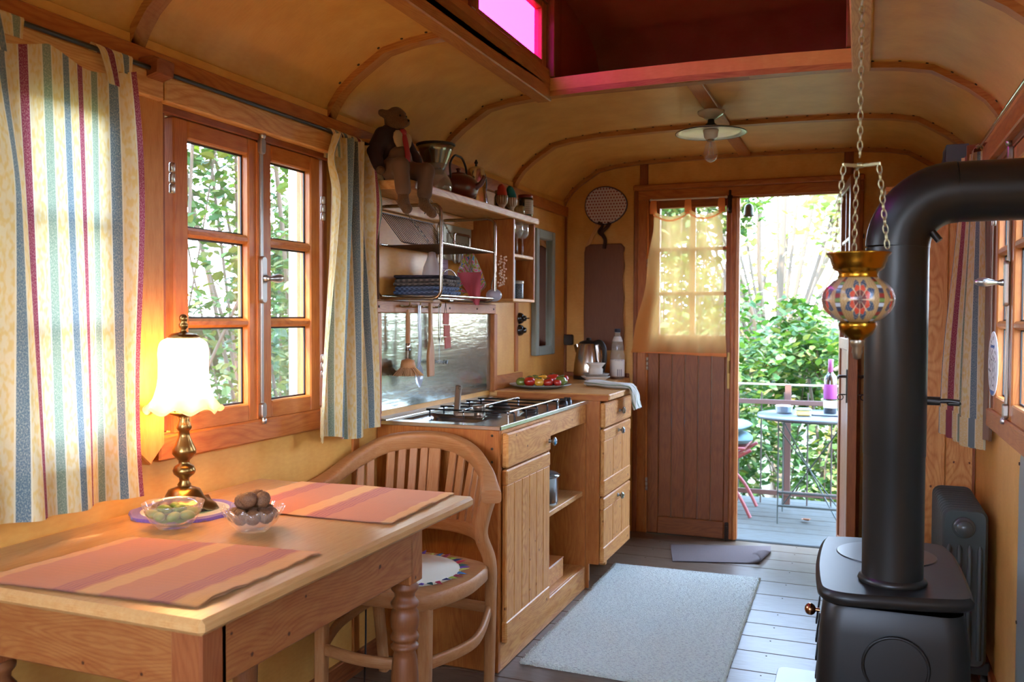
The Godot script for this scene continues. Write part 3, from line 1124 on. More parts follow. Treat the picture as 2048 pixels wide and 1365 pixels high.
	g.tube(curve([Vector3(0, 0.28, 0.024), Vector3(0.006, 0.33, 0.028), Vector3(-0.012, 0.37, 0.03), Vector3(0.016, 0.4, 0.03), Vector3(0.03, 0.425, 0.02)]), 0.011, 8)
	g.tube(curve([Vector3(0, 0.35, 0.03), Vector3(-0.03, 0.375, 0.03), Vector3(-0.01, 0.41, 0.03), Vector3(-0.035, 0.43, 0.02)]), 0.009, 8)
	obj(g, "cord_loop", mat("dark_cord", "#3b2118", 0.9), t)
	t = thing("potholder", "round white potholder with red dots hanging above the wooden board", "potholder", Vector3(-1.366, 1.856, ZE + 0.004))
	pl = []
	for k in 40:
		var a := TAU * k / 40
		pl.append(Vector2(0.122 * cos(a) * (1 + 0.05 * cos(a - 0.6)), 0.106 * sin(a) * (1 - 0.06 * cos(a))))
	g = G.new()
	g.plate(pl, 0.014, Transform3D.IDENTITY, 0.004, true)
	var dots := tex(256, 256, func(u: float, v: float) -> Color:
		var q := Vector2(u * 16, v * 16)
		q.x += 0.5 * (int(floor(q.y)) % 2)
		var c := Vector2(q.x - floor(q.x) - 0.5, q.y - floor(q.y) - 0.5)
		return Color("#8c3f3a") if c.length() < 0.27 else Color("#c9bcb4"))
	obj(g, "pad", mat("dotted_cloth", "#ffffff", 0.9, {"tex": dots, "tri": Vector3(3.6, 3.6, 3.6)}), t)
	g = G.new()
	var ring := []
	for p in pl: ring.append(Vector3(p.x, p.y, 0.008))
	g.tube(ring, 0.0045, 6, true)
	obj(g, "binding", mat("binding", "#4f4a58", 0.9), t)
	t = thing("wooden_fan", "pale wooden paddle hanging half behind the dotted potholder", "paddle", Vector3(-1.405, 1.75, ZE + 0.003), 0)
	t.rotation.z = deg_to_rad(-28)
	g = G.new()
	g.plate(rrect(0.022, 0.16, 0.008), 0.008, Transform3D(Basis.IDENTITY, Vector3(0, -0.08, 0)), 0.002)
	g.plate(circ(0.06, 24, 0.045), 0.006, Transform3D(Basis.IDENTITY, Vector3(0.01, 0.03, -0.001)), 0.002)
	obj(g, "paddle", W("paleboard", "y", 1), t)


# ---------- kitchen ----------
func knob(parent: Node, at: Vector3, stone: Color, called := "knob"):
	var g := G.new()
	var xf := frame_up(Vector3.RIGHT, at)
	g.lathe([Vector2(0, 0), Vector2(0.009, 0), Vector2(0.008, 0.003), Vector2(0.005, 0.006), Vector2(0.005, 0.014), Vector2(0.014, 0.018), Vector2(0.0165, 0.022), Vector2(0.0155, 0.026), Vector2(0.0135, 0.0265)], 18, xf)
	var k := obj(g, called, mat("knob_metal", "#8d8a80", 0.3, {"metal": 0.9}), parent)
	g = G.new()
	g.lathe([Vector2(0.0137, 0.0255), Vector2(0.011, 0.029), Vector2(0, 0.031)], 18, xf)
	g.lathe([Vector2(0.0145, 0.0262), Vector2(0.0145, 0.0268)], 18, xf)
	obj(g, "glazed_inset", mat("glaze" + stone.to_html(), stone.to_html(), 0.08, {"coat": 1.0}), k)
	g = G.new()
	for i in 10:
		var a := TAU * i / 10
		g.ball(xf * Vector3(0.0075 * cos(a), 0.0295, 0.0075 * sin(a)), Vector3.ONE * 0.0016, 6)
	obj(g, "petal_dots", mat("glaze_light", "#c9d8dc", 0.15), k)


func front(t: Node, called: String, x: float, z0: float, z1: float, y0: float, y1: float, kind: int, m: String):
	# kind 0: one solid board; 1: rails above and below upright tongue boards; 2: the same with a broad middle field
	var d := Node3D.new()
	d.name = called
	t.add_child(d, true)
	d.position = Vector3(x, 0, 0)
	if kind == 0:
		plank("board", Vector3(-0.02, y0, z0), Vector3(0.004, y1, z1), 2, W(m, "x", int(y0 * 37)), d, 0.006)
		return d
	var n := 6 if kind == 1 else 3
	var h0 := 0.075
	var h1 := 0.055
	plank("rail", Vector3(-0.02, y0, z0), Vector3(0.002, y0 + h0, z1), 2, W(m, "x", 1), d, 0.005)
	plank("rail", Vector3(-0.02, y1 - h1, z0), Vector3(0.002, y1, z1), 2, W(m, "x", 3), d, 0.005)
	var w := (z1 - z0) / n
	for i in n:
		plank("tongue_board", Vector3(-0.018, y0 + h0 - 0.004, z0 + w * i + 0.0008), Vector3(0.0, y1 - h1 + 0.004, z0 + w * (i + 1) - 0.0008), 1, W(m, "x", i), d, 0.0042)
	return d


func make_kitchen():
	var pine := "pine"
	# sink unit: x from the wall to -1.135, z from -2.785 back to -3.80
	var t := thing("sink_cabinet", "knotty pine sink cabinet with a drawer, a beadboard door and an open niche", "cabinet", Vector3(-1.37, 0, -3.29))
	var o := Vector3(1.37, 0, 3.29)
	var fx := -1.135
	plank("side_panel", Vector3(XL, 0.0, -2.79) + o, Vector3(fx, 0.835, -2.768) + o, 1, W("darkpine", "x", 2), t)
	plank("side_panel", Vector3(XL + 0.02, 0.08, -3.325) + o, Vector3(fx - 0.01, 0.75, -3.305) + o, 1, W("darkpine", "x", 1), t)
	plank("side_panel", Vector3(XL + 0.02, 0.0, -3.80) + o, Vector3(fx, 0.835, -3.785) + o, 1, W("darkpine", "x", 3), t)
	plank("back_panel", Vector3(XL + 0.02, 0.08, -3.785) + o, Vector3(XL + 0.03, 0.80, -2.79) + o, 1, W("pine", "x", 2), t)
	plank("apron", Vector3(fx - 0.02, 0.748, -3.785) + o, Vector3(fx + 0.001, 0.832, -2.79) + o, 2, W("pine", "x", 2), t)
	plank("floor_board", Vector3(XL + 0.02, 0.085, -3.785) + o, Vector3(fx - 0.008, 0.105, -2.79) + o, 2, W("pine", "x", 1), t)
	plank("plinth", Vector3(fx - 0.022, 0.0, -3.785) + o, Vector3(fx, 0.104, -2.785) + o, 2, W("pine", "x", 0), t)
	plank("stile", Vector3(fx - 0.02, 0.104, -2.795) + o, Vector3(fx + 0.001, 0.748, -2.772) + o, 1, W("darkpine", "x", 0), t)
	plank("shelf", Vector3(XL + 0.03, 0.418, -3.785) + o, Vector3(fx - 0.012, 0.44, -3.326) + o, 2, W("paleboard", "x", 1), t)
	front(t, "drawer", fx + 0.022 + o.x, -3.238 + o.z, -2.785 + o.z, 0.703, 0.822, 0, "pine")
	front(t, "door", fx + 0.022 + o.x, -3.238 + o.z, -2.785 + o.z, 0.1, 0.697, 1, "pine")
	knob(t, Vector3(fx + 0.026, 0.742, -3.215) + o, Color("#2f6f86"))
	var sp := []
	for y in [0.815, 0.77, 0.725]: sp.append(Vector3(fx - 0.025, y, -2.768) + o)
	screws(t, sp, Vector3.BACK, 0.005)
	# stainless sink and hob in one pressed top
	var steel := mat("steel", "#a9adae", 0.24, {"metal": 1.0})
	var brushed := mat("brushed", "#b7bab6", 0.33, {"metal": 1.0, "tex": M.t_ply, "tri": Vector3(1, 6, 1)})
	t = thing("sink_hob", "stainless steel camping sink and gas hob in one pressed top", "hob", Vector3(-1.37, 0.842, -3.29))
	o = Vector3(1.37, -0.842, 3.29)
	var g := G.new()
	var x0 := XL
	var x1 := fx + 0.006
	# surface with a square basin at the near end and a shallow tray at the far end
	var basin := func(x: float, z: float, cx: float, cz: float, hx: float, hz: float, depth: float, slope: float) -> float:
		var q := maxf(absf(x - cx) - hx, absf(z - cz) - hz)
		return -depth * (1.0 - smoothstep(-slope, 0.0, q))
	g.grid(46, 70, func(u: float, v: float) -> Vector3:
		var x := lerpf(x0, x1, u)
		var z := lerpf(-2.766, -3.797, v)
		var y := 0.846
		y += basin.call(x, z, -1.40, -2.97, 0.145, 0.13, 0.14, 0.04)
		y += basin.call(x, z, -1.36, -3.42, 0.2, 0.33, 0.012, 0.03)
		return Vector3(x, y, z) + o, false, false)
	obj(g, "pressed_top", steel, t)
	g = G.new()
	g.box(Vector3(x1 - 0.002, 0.834, -3.797) + o, Vector3(x1 + 0.004, 0.849, -2.762) + o, 0.0015)
	g.box(Vector3(XL + 0.003, 0.834, -2.766) + o, Vector3(x1 + 0.004, 0.848, -2.762) + o, 0.0015)
	obj(g, "rim", mat("bright_steel", "#d7dad5", 0.22, {"metal": 1.0}), t)
	g = G.new()
	g.sweep([Vector3(XL + 0.012, 0.845, -2.78) + o, Vector3(XL + 0.012, 0.845, -3.79) + o], [Vector2(-0.02, 0), Vector2(0.022, 0), Vector2(0.02, 0.004), Vector2(-0.012, 0.012), Vector2(-0.014, 0.03), Vector2(-0.018, 0.03)])
	obj(g, "upstand", steel, t)
	# folding tap
	g = G.new()
	g.lathe([Vector2(0, 0), Vector2(0.022, 0), Vector2(0.022, 0.004), Vector2(0.019, 0.006), Vector2(0.019, 0.022), Vector2(0.024, 0.036), Vector2(0.025, 0.044), Vector2(0.022, 0.046), Vector2(0, 0.046)], 20, Transform3D(Basis.IDENTITY, Vector3(-1.31, 0.846, -3.0) + o))
	var tap := obj(g, "tap", mat("tap_bronze", "#7e6f60", 0.35, {"metal": 0.9}), t)
	g = G.new()
	g.bar(Vector3(-1.31, 0.858, -3.0) + o, Vector3(-1.40, 0.856, -2.985) + o, 0.018, 0.018, Vector3.UP, 0.004)
	g.bar(Vector3(-1.395, 0.85, -2.985) + o, Vector3(-1.388, 0.965, -2.99) + o, 0.022, 0.016, Vector3.RIGHT, 0.004)
	g.ball(Vector3(-1.38, 0.955, -2.985) + o, Vector3(0.008, 0.006, 0.008), 8)
	obj(g, "spout", mat("tap_bronze", "#7e6f60"), tap)
	# burners, pan supports, taps of the hob
	for b in [[-1.27, -3.04, 0.03], [-1.19, -3.22, 0.032], [-1.40, -3.42, 0.036]]:
		g = G.new()
		var xf := Transform3D(Basis.IDENTITY, Vector3(b[0], 0.836, b[1]) + o)
		g.lathe([Vector2(b[2] * 1.35, 0), Vector2(b[2] * 1.1, 0.010), Vector2(b[2] * 0.8, 0.012), Vector2(b[2] * 0.8, 0.016), Vector2(0, 0.017)], 24, xf)
		var bo := obj(g, "burner", mat("burner_steel", "#8b8781", 0.35, {"metal": 0.9}), t)
		g = G.new()
		g.lathe([Vector2(0, 0.016), Vector2(b[2] * 0.95, 0.017), Vector2(b[2], 0.021), Vector2(b[2] * 0.8, 0.025), Vector2(0, 0.028)], 24, xf)
		obj(g, "burner_cap", mat("burner_black", "#2c2725", 0.5, {"metal": 0.4}), bo)
	var wire := mat("grid_wire", "#2b2a2b", 0.25, {"metal": 0.8})
	for k in 5:
		g = G.new()
		var zz := -2.955 - k * 0.12
		var r := 0.0032
		g.tube(curve([Vector3(-1.49, 0.845, zz) + o, Vector3(-1.49, 0.868, zz) + o, Vector3(-1.483, 0.874, zz) + o, Vector3(-1.2, 0.874, zz) + o, Vector3(-1.16, 0.874, zz) + o, Vector3(-1.152, 0.868, zz) + o, Vector3(-1.152, 0.845, zz) + o], 4), r, 7)
		obj(g, "pan_support", wire, t)
	for x in [-1.34, -1.165]:
		g = G.new()
		var q := [Vector3(x, 0.846, -2.93) + o, Vector3(x, 0.872, -2.93) + o, Vector3(x, 0.879, -2.94) + o, Vector3(x, 0.879, -3.2) + o, Vector3(x, 0.879, -3.47) + o, Vector3(x, 0.872, -3.48) + o, Vector3(x, 0.846, -3.48) + o]
		g.tube(curve(q, 4), 0.0036, 7)
		obj(g, "pan_support", mat("chrome", "#d6d7d8", 0.08, {"metal": 1.0}), t)
	for z in [-3.6, -3.66]:
		g = G.new()
		g.lathe([Vector2(0.02, 0), Vector2(0.018, 0.014), Vector2(0.008, 0.018), Vector2(0, 0.019)], 16, Transform3D(Basis.IDENTITY, Vector3(-1.18, 0.845, z) + o))
		g.bx(Vector3(-1.18, 0.866, z) + o, Vector3(0.03, 0.01, 0.008), 0.002)
		obj(g, "gas_knob", mat("black_plastic", "#191716", 0.4), t)
	# splashback and its frame
	t = thing("splashback", "tall steel splashback sheet in a pine frame behind the sink", "splashback", Vector3(XL, 0.86, -3.28))
	o = -t.position
	g = G.new()
	g.box(Vector3(XL + 0.002, 0.878, -3.80) + o, Vector3(XL + 0.008, 1.24, -2.755) + o, 0.001)
	obj(g, "steel_sheet", mat("sheet_steel", "#a3a698", 0.2, {"metal": 1.0, "bump": cloud_tex(71, 5.0, 12.0, 0.6, Color.BLACK), "bs": 0.05, "tri": Vector3(1.2, 2.5, 1.2)}), t)
	plank("hook_board", Vector3(XL, 1.232, -3.82) + o, Vector3(XL + 0.026, 1.276, -2.70) + o, 2, W("darkpine", "x", 0), t)
	plank("frame_strip", Vector3(XL, 0.87, -2.77) + o, Vector3(XL + 0.022, 1.232, -2.735) + o, 1, W("darkpine", "x", 3), t)
	plank("frame_strip", Vector3(XL, 0.87, -3.835) + o, Vector3(XL + 0.028, 1.232, -3.795) + o, 1, W("darkpine", "x", 1), t)
	sp = []
	for z in [-2.74, -3.13, -3.32, -3.6, -3.79]: sp.append(Vector3(XL + 0.026, 1.254, z) + o)
	screws(t, sp, Vector3.RIGHT, 0.005)
	var hook := mat("brass_hook", "#9c7b45", 0.3, {"metal": 0.9})
	for z in [-2.905, -2.99, -3.08, -3.165]:
		g = G.new()
		g.tube(curve([Vector3(XL + 0.02, 1.256, z) + o, Vector3(XL + 0.05, 1.256, z) + o, Vector3(XL + 0.06, 1.262, z) + o, Vector3(XL + 0.062, 1.274, z) + o], 4), 0.003, 6)
		g.bx(Vector3(XL + 0.034, 1.258, z) + o, Vector3(0.006, 0.006, 0.05), 0.002)
		obj(g, "hook", hook, t)
	hang_tools()
	# drawer unit with its worktop
	t = thing("drawer_cabinet", "pine cabinet of three stacked fronts with glazed knobs under the worktop", "cabinet", Vector3(-1.33, 0, -4.05))
	o = -t.position
	var cx := -1.055
	plank("side_panel", Vector3(XL + 0.02, 0.11, -3.825) + o, Vector3(cx - 0.02, 0.848, -3.803) + o, 1, W("darkpine", "x", 0), t)
	plank("side_panel", Vector3(XL + 0.02, 0.11, -4.31) + o, Vector3(cx - 0.02, 0.848, -4.288) + o, 1, W("darkpine", "x", 3), t)
	plank("floor_board", Vector3(XL + 0.02, 0.11, -4.288) + o, Vector3(cx - 0.02, 0.13, -3.825) + o, 2, W("darkpine", "x", 3), t)
	plank("filler_strip", Vector3(-1.142, 0.0, -3.812) + o, Vector3(-1.122, 0.83, -3.802) + o, 1, W("darkpine", "x", 2), t)
	front(t, "drawer", cx + o.x, -4.29 + o.z, -3.805 + o.z, 0.725, 0.836, 0, "pine")
	front(t, "door", cx + o.x, -4.29 + o.z, -3.805 + o.z, 0.417, 0.718, 2, "pine")
	front(t, "door", cx + o.x, -4.29 + o.z, -3.805 + o.z, 0.115, 0.411, 2, "pine")
	knob(t, Vector3(cx + 0.004, 0.783, -4.055) + o, Color("#7b6f3c"))
	knob(t, Vector3(cx + 0.002, 0.69, -4.05) + o, Color("#27485e"))
	knob(t, Vector3(cx + 0.002, 0.383, -4.045) + o, Color("#5e6b32"))
	for z in [-3.9, -4.2]:
		g = G.new()
		g.bx(Vector3(-1.165, 0.055, z) + o, Vector3(0.03, 0.11, 0.03), 0.003)
		obj(g, "foot", W("paleboard"), t)
		g = G.new()
		g.bx(Vector3(-1.55, 0.055, z) + o, Vector3(0.03, 0.11, 0.03), 0.003)
		obj(g, "foot", W("paleboard"), t)
	t = thing("worktop", "pale wooden worktop in the corner by the door", "worktop", Vector3(-1.33, 0.85, -4.3))
	o = -t.position
	plank("board", Vector3(XL + 0.001, 0.849, -4.32) + o, Vector3(-1.03, 0.876, -3.803) + o, 0, W("paleboard", "x", 2), t, 0.004)
	plank("board", Vector3(XL + 0.001, 0.849, ZE + 0.002) + o, Vector3(-1.215, 0.876, -4.321) + o, 0, W("paleboard", "x", 1), t, 0.003)
	plank("edge_strip", Vector3(XL + 0.04, 0.846, -3.803) + o, Vector3(-1.035, 0.872, -3.799) + o, 0, W("darkpine", "x", 1), t, 0.001)
	plank("upstand", Vector3(XL, 0.876, -4.2) + o, Vector3(XL + 0.018, 0.94, -3.84) + o, 2, W("darkpine", "x", 2), t)
	plank("upstand", Vector3(XL, 0.876, ZE) + o, Vector3(-1.22, 0.9, ZE + 0.016) + o, 0, W("redwood", "x", 2), t)
	var dark := mat("dark_panel", "#5a4538", 0.7)
	plank("side_sheet", Vector3(-1.23, 0.3, -4.45) + o, Vector3(-1.217, 0.85, -4.32) + o, 1, dark, t)
	niche_things()
	counter_things()


func hang_tools():
	var wood: Material = W("honey", "y", 1)
	# dish brush
	var t := thing("dish_brush", "wooden dish brush with a round bristle head hanging leftmost on the hook board", "brush", Vector3(-1.553, 1.25, -2.9))
	var g := G.new()
	g.tube([Vector3(0, -0.005, 0), Vector3(0, -0.03, 0.0), Vector3(0, -0.13, 0.0)], [0.004, 0.0085, 0.0085], 10)
	obj(g, "handle", W("teak", "y", 1), t)
	g = G.new()
	g.lathe([Vector2(0.006, -0.158), Vector2(0.009, -0.156), Vector2(0.009, -0.13), Vector2(0.006, -0.128)], 12)
	g.tube([Vector3(0, -0.15, 0), Vector3(0, -0.185, 0)], 0.004, 6)
	obj(g, "ferrule", mat("chrome", "#d6d7d8"), t)
	g = G.new()
	g.lathe([Vector2(0, -0.23), Vector2(0.024, -0.225), Vector2(0.029, -0.215), Vector2(0.024, -0.192), Vector2(0, -0.185)], 20)
	var h := obj(g, "head", W("teak", "y", 2), t)
	g = G.new()
	for i in 130:
		var a := i * 2.4
		var r := 0.024 * sqrt(i / 130.0)
		var d := Vector3(cos(a) * r * 1.5, -0.034, sin(a) * r * 1.5)
		g.bar(Vector3(cos(a) * r, -0.215, sin(a) * r), Vector3(cos(a) * r, -0.215, sin(a) * r) + d, 0.002, 0.002, Vector3.RIGHT, 0)
	obj(g, "bristles", mat("bristle", "#b98a5e", 0.9), h, "stuff")
	# clear ladle
	t = thing("salad_spoon", "long clear grey plastic spoon hanging on the hook board", "spoon", Vector3(-1.55, 1.262, -2.985))
	g = G.new()
	var sec := [Vector2(-0.011, -0.003), Vector2(0.011, -0.003), Vector2(0.011, 0.002), Vector2(0.004, 0.004), Vector2(-0.004, 0.004), Vector2(-0.011, 0.002)]
	g.sweep([Vector3(0, 0, 0), Vector3(0.002, -0.07, 0), Vector3(0.006, -0.15, 0.002), Vector3(0.004, -0.21, 0.006), Vector3(0, -0.235, 0.008)], sec, Vector3.RIGHT, [Vector2(1, 1), Vector2(1, 1), Vector2(0.9, 1), Vector2(0.8, 1.2), Vector2(1.1, 1)], true)
	obj(g, "handle", mat("grey_glass", "#aeb4c4", 0.1, {"alpha": 0.5}), t)
	g = G.new()
	g.grid(14, 14, func(u: float, v: float) -> Vector3:
		var w := 0.034 * pow(sin(PI * clampf(v * 0.94 + 0.05, 0, 1)), 0.6)
		var q := (u - 0.5) * 2
		return Vector3(-0.014 * (1 - q * q) * sin(PI * v) + 0.004, -0.225 - 0.085 * v, 0.008 + q * w))
	obj(g, "bowl", mat("grey_plastic", "#9a9fb4", 0.12, {"alpha": 0.65, "coat": 0.8}), t)
	# wooden turner
	t = thing("wooden_turner", "flat wooden turner hanging between the clear spoon and the whisk", "turner", Vector3(-1.555, 1.272, -3.075))
	g = G.new()
	var pl := [Vector2(-0.009, 0), Vector2(-0.009, -0.14), Vector2(-0.018, -0.175), Vector2(-0.024, -0.205), Vector2(-0.02, -0.285), Vector2(0.026, -0.285), Vector2(0.028, -0.2), Vector2(0.02, -0.16), Vector2(0.010, -0.13), Vector2(0.009, 0)]
	g.plate(pl, 0.012, Transform3D(Basis(Vector3.UP, PI / 2), Vector3.ZERO), 0.003)
	obj(g, "blade", W("teak", "y", 0), t)
	# whisk
	t = thing("spiral_whisk", "thin wire spiral whisk hanging beside the pink tag", "whisk", Vector3(-1.552, 1.262, -3.16))
	g = G.new()
	g.tube([Vector3(0, 0, -0.008), Vector3(0, -0.13, -0.006), Vector3(0, -0.145, 0), Vector3(0, -0.215, 0)], 0.0016, 6)
	g.tube([Vector3(0, 0, 0.008), Vector3(0, -0.13, 0.006), Vector3(0, -0.145, 0)], 0.0016, 6)
	g.tube(curve([Vector3(0, 0, -0.008), Vector3(0.002, 0.008, 0), Vector3(0, 0, 0.008)]), 0.0016, 6)
	obj(g, "handle_wire", mat("wire", "#8d8f8c", 0.25, {"metal": 1.0}), t)
	g = G.new()
	var ring := []
	for i in 60:
		var a := TAU * i / 60
		ring.append(Vector3(0.032 * sin(a), -0.222 + 0.007 * sin(a * 11), 0.034 * cos(a)))
	g.tube(ring, 0.0018, 6, true)
	g.tube([Vector3(0, -0.215, 0), Vector3(0.0, -0.224, 0.034)], 0.0014, 6)
	g.tube([Vector3(0, -0.215, 0), Vector3(0.0, -0.224, -0.034)], 0.0014, 6)
	obj(g, "coil", mat("wire", "#8d8f8c"), t)
	# tag of three woven pads
	t = thing("pink_tag", "pink tag of three woven squares hanging at the right of the whisk", "tag", Vector3(-1.556, 1.262, -3.225))
	for k in 3:
		g = G.new()
		g.plate(rrect(0.05, 0.046, 0.002), 0.006, Transform3D(Basis(Vector3.UP, PI / 2) * Basis(Vector3.BACK, 0.05 * (k - 1)), Vector3(0.002 * k, -0.052 - 0.048 * k, 0.004 * (1 - k))), 0.001)
		obj(g, "woven_square", mat("pink_weave", "#b5645c", 0.85, {"tex": M.t_ply, "tri": Vector3(9, 9, 9)}), t)
	g = G.new()
	g.tube([Vector3(0, 0.015, 0), Vector3(0, -0.03, -0.008)], 0.0012, 5)
	g.tube([Vector3(0, 0.015, 0), Vector3(0, -0.03, 0.012)], 0.0012, 5)
	obj(g, "loop", mat("dark_cord", "#3b2118"), t)


func niche_things():
	# pot on the niche shelf, box below
	var steel := mat("pot_steel", "#c4c6c4", 0.16, {"metal": 1.0})
	var t := thing("cooking_pot", "shiny steel cooking pot with lid on the shelf of the open niche", "pot", Vector3(-1.235, 0.441, -3.44))
	var g := G.new()
	g.lathe([Vector2(0, 0.0), Vector2(0.075, 0.0), Vector2(0.083, 0.006), Vector2(0.085, 0.02), Vector2(0.085, 0.118), Vector2(0.089, 0.122), Vector2(0.086, 0.124), Vector2(0.08, 0.12), Vector2(0.08, 0.01), Vector2(0, 0.008)], 32)
	obj(g, "body", steel, t)
	g = G.new()
	g.lathe([Vector2(0.091, 0.122), Vector2(0.092, 0.127), Vector2(0.08, 0.134), Vector2(0.04, 0.146), Vector2(0, 0.149)], 32)
	var lid := obj(g, "lid", mat("lid_glass", "#8d9490", 0.06, {"metal": 0.7}), t)
	g = G.new()
	g.lathe([Vector2(0.012, 0.147), Vector2(0.009, 0.156), Vector2(0.016, 0.166), Vector2(0.02, 0.176), Vector2(0.017, 0.184), Vector2(0, 0.186)], 18)
	obj(g, "lid_knob", steel, lid)
	for s in [1.0, -1.0]:
		g = G.new()
		g.tube(curve([Vector3(0.03, 0.085, 0.08 * s), Vector3(0.03, 0.09, 0.112 * s), Vector3(0, 0.092, 0.118 * s), Vector3(-0.03, 0.09, 0.112 * s), Vector3(-0.03, 0.085, 0.08 * s)], 4), 0.0045, 8)
		obj(g, "handle", steel, t)
	t = thing("wooden_box", "plain closed wooden box at the bottom of the open niche", "box", Vector3(-1.245, 0.106, -3.5))
	g = G.new()
	g.bx(Vector3(0, 0.04, 0), Vector3(0.14, 0.08, 0.2), 0.003)
	obj(g, "body", W("pine", "x", 3), t)
	g = G.new()
	g.bx(Vector3(0, 0.0825, 0), Vector3(0.144, 0.005, 0.204), 0.002)
	obj(g, "lid", W("darkpine", "x", 1), t)


func counter_things():
	# plate of tomatoes
	var t := thing("plate", "grey green plate carrying tomatoes on the worktop", "plate", Vector3(-1.437, 0.877, -4.03))
	var g := G.new()
	g.lathe([Vector2(0, 0.0), Vector2(0.085, 0.0), Vector2(0.12, 0.008), Vector2(0.148, 0.016), Vector2(0.15, 0.019), Vector2(0.145, 0.02), Vector2(0.115, 0.013), Vector2(0.085, 0.006), Vector2(0, 0.005)], 40)
	obj(g, "dish", mat("celadon", "#73786f", 0.3), t)
	var kinds := [["red", "#b3271c", 0.027], ["yellow", "#d9a032", 0.024], ["green", "#6e7c33", 0.026]]
	var protos := {}
	for k in kinds:
		var p := Node3D.new()
		p.name = "tomato"
		g = G.new()
		g.ball(Vector3(0, k[2] * 0.88, 0), Vector3(k[2], k[2] * 0.88, k[2]), 20, Basis.IDENTITY, func(q: Vector3, a: float, pp: Vector2) -> Vector3:
			var dimple := 1.0 - 0.18 * smoothstep(0.8, 1.0, q.y) - 0.03 * cos(a * 5) * smoothstep(0.2, 0.9, q.y)
			return Vector3(q.x, q.y * dimple, q.z))
		obj(g, "fruit", mat("tomato_" + k[0], k[1], 0.14, {"coat": 0.6}), p)
		g = G.new()
		for s in 5:
			var a := TAU * s / 5
			g.bar(Vector3(0, k[2] * 1.58, 0), Vector3(cos(a) * 0.012, k[2] * 1.62, sin(a) * 0.012), 0.004, 0.0012, Vector3.UP, 0)
		g.tube([Vector3(0, k[2] * 1.55, 0), Vector3(0.001, k[2] * 1.8, 0.001)], 0.0015, 5)
		obj(g, "stalk", mat("stalk", "#4c5a22", 0.7), p)
		protos[k[0]] = p
	# [kind, x, z, scale, y, label]
	var list := [
		["green", -0.105, 0.03, 0.95, 0, "green tomato at the left rim of the plate"],
		["red", -0.062, 0.06, 1.05, 0, "large red tomato at the left front of the plate"],
		["yellow", -0.055, -0.01, 1.1, 0.004, "yellow tomato behind the left red one"],
		["green", -0.02, -0.075, 1.0, 0.004, "green tomato at the back behind the yellow ones"],
		["yellow", -0.008, 0.045, 1.1, 0, "yellow tomato between two red ones at the front of the plate"],
		["yellow", 0.02, -0.03, 1.2, 0.004, "big yellow tomato in the middle of the plate"],
		["red", 0.045, 0.065, 0.95, 0, "red tomato in the middle at the front of the plate"],
		["red", 0.068, 0.02, 1.25, 0.004, "big dark red pointed tomato right of the middle"],
		["yellow", 0.075, -0.05, 1.0, 0.006, "yellow tomato at the back right of the plate"],
		["green", 0.105, 0.035, 1.15, 0.002, "large green tomato right of the big red one"],
		["red", 0.082, 0.085, 0.7, 0.004, "small red tomato at the front rim of the plate"],
		["green", 0.122, -0.008, 0.75, 0.006, "small pale green tomato beside the large green one"],
		["red", 0.138, -0.045, 0.9, 0.010, "single red tomato at the right rim of the plate"],
	]
	var turn := Basis(Vector3.UP, deg_to_rad(25))
	for l in list:
		var p: Node3D = protos[l[0]].duplicate()
		p.name = numbered("tomato")
		add_child(p)
		var q: Vector3 = turn * Vector3(l[1], 0, l[2])
		p.position = t.position + Vector3(q.x * 0.9, 0.009 + l[4], q.z * 0.9)
		p.rotation = Vector3(0.2 * sin(l[1] * 90), l[2] * 50, 0.3 * cos(l[1] * 70))
		p.scale = Vector3.ONE * float(l[3])
		tag(p, l[5], "tomato", "tomatoes on the plate")
	for k in protos: protos[k].free()
	# electric kettle
	t = thing("electric_kettle", "steel electric kettle with black handle in the worktop corner", "kettle", Vector3(-1.40, 0.877, -4.72), deg_to_rad(-25))
	var steel := mat("kettle_steel", "#b9aea2", 0.2, {"metal": 1.0})
	var black := mat("black_plastic", "#191716")
	g = G.new()
	g.lathe([Vector2(0, 0.02), Vector2(0.082, 0.02), Vector2(0.084, 0.03), Vector2(0.079, 0.09), Vector2(0.068, 0.15), Vector2(0.058, 0.19), Vector2(0.056, 0.196), Vector2(0, 0.2)], 32)
	obj(g, "body", steel, t)
	g = G.new()
	g.lathe([Vector2(0, 0.0), Vector2(0.082, 0.0), Vector2(0.084, 0.006), Vector2(0.082, 0.02), Vector2(0, 0.021)], 32)
	obj(g, "base", black, t)
	g = G.new()
	g.lathe([Vector2(0.055, 0.195), Vector2(0.05, 0.205), Vector2(0.03, 0.212), Vector2(0.014, 0.214), Vector2(0.014, 0.226), Vector2(0, 0.229)], 24)
	obj(g, "lid", black, t)
	g = G.new()
	g.sweep(curve([Vector3(0.045, 0.2, 0), Vector3(0.085, 0.205, 0), Vector3(0.112, 0.17, 0), Vector3(0.115, 0.11, 0), Vector3(0.1, 0.05, 0), Vector3(0.08, 0.035, 0)], 5), rrect(0.026, 0.018, 0.006, 2), Vector3.BACK, [], true)
	obj(g, "handle", black, t)
	g = G.new()
	g.plate([Vector2(-0.018, 0), Vector2(0.018, 0), Vector2(0.022, 0.045), Vector2(-0.022, 0.045)], 0.03, Transform3D(Basis(Vector3.UP, -PI / 2) * Basis(Vector3.RIGHT, 0.25), Vector3(-0.055, 0.15, 0)), 0.004)
	obj(g, "spout", steel, t)
	# cup and two stacked dishes in front of the kettle
	var china := mat("china", "#cfc5b8", 0.2)
	t = thing("saucer", "lower pale saucer of the small stack before the kettle", "saucer", Vector3(-1.295, 0.877, -4.5))
	g = G.new()
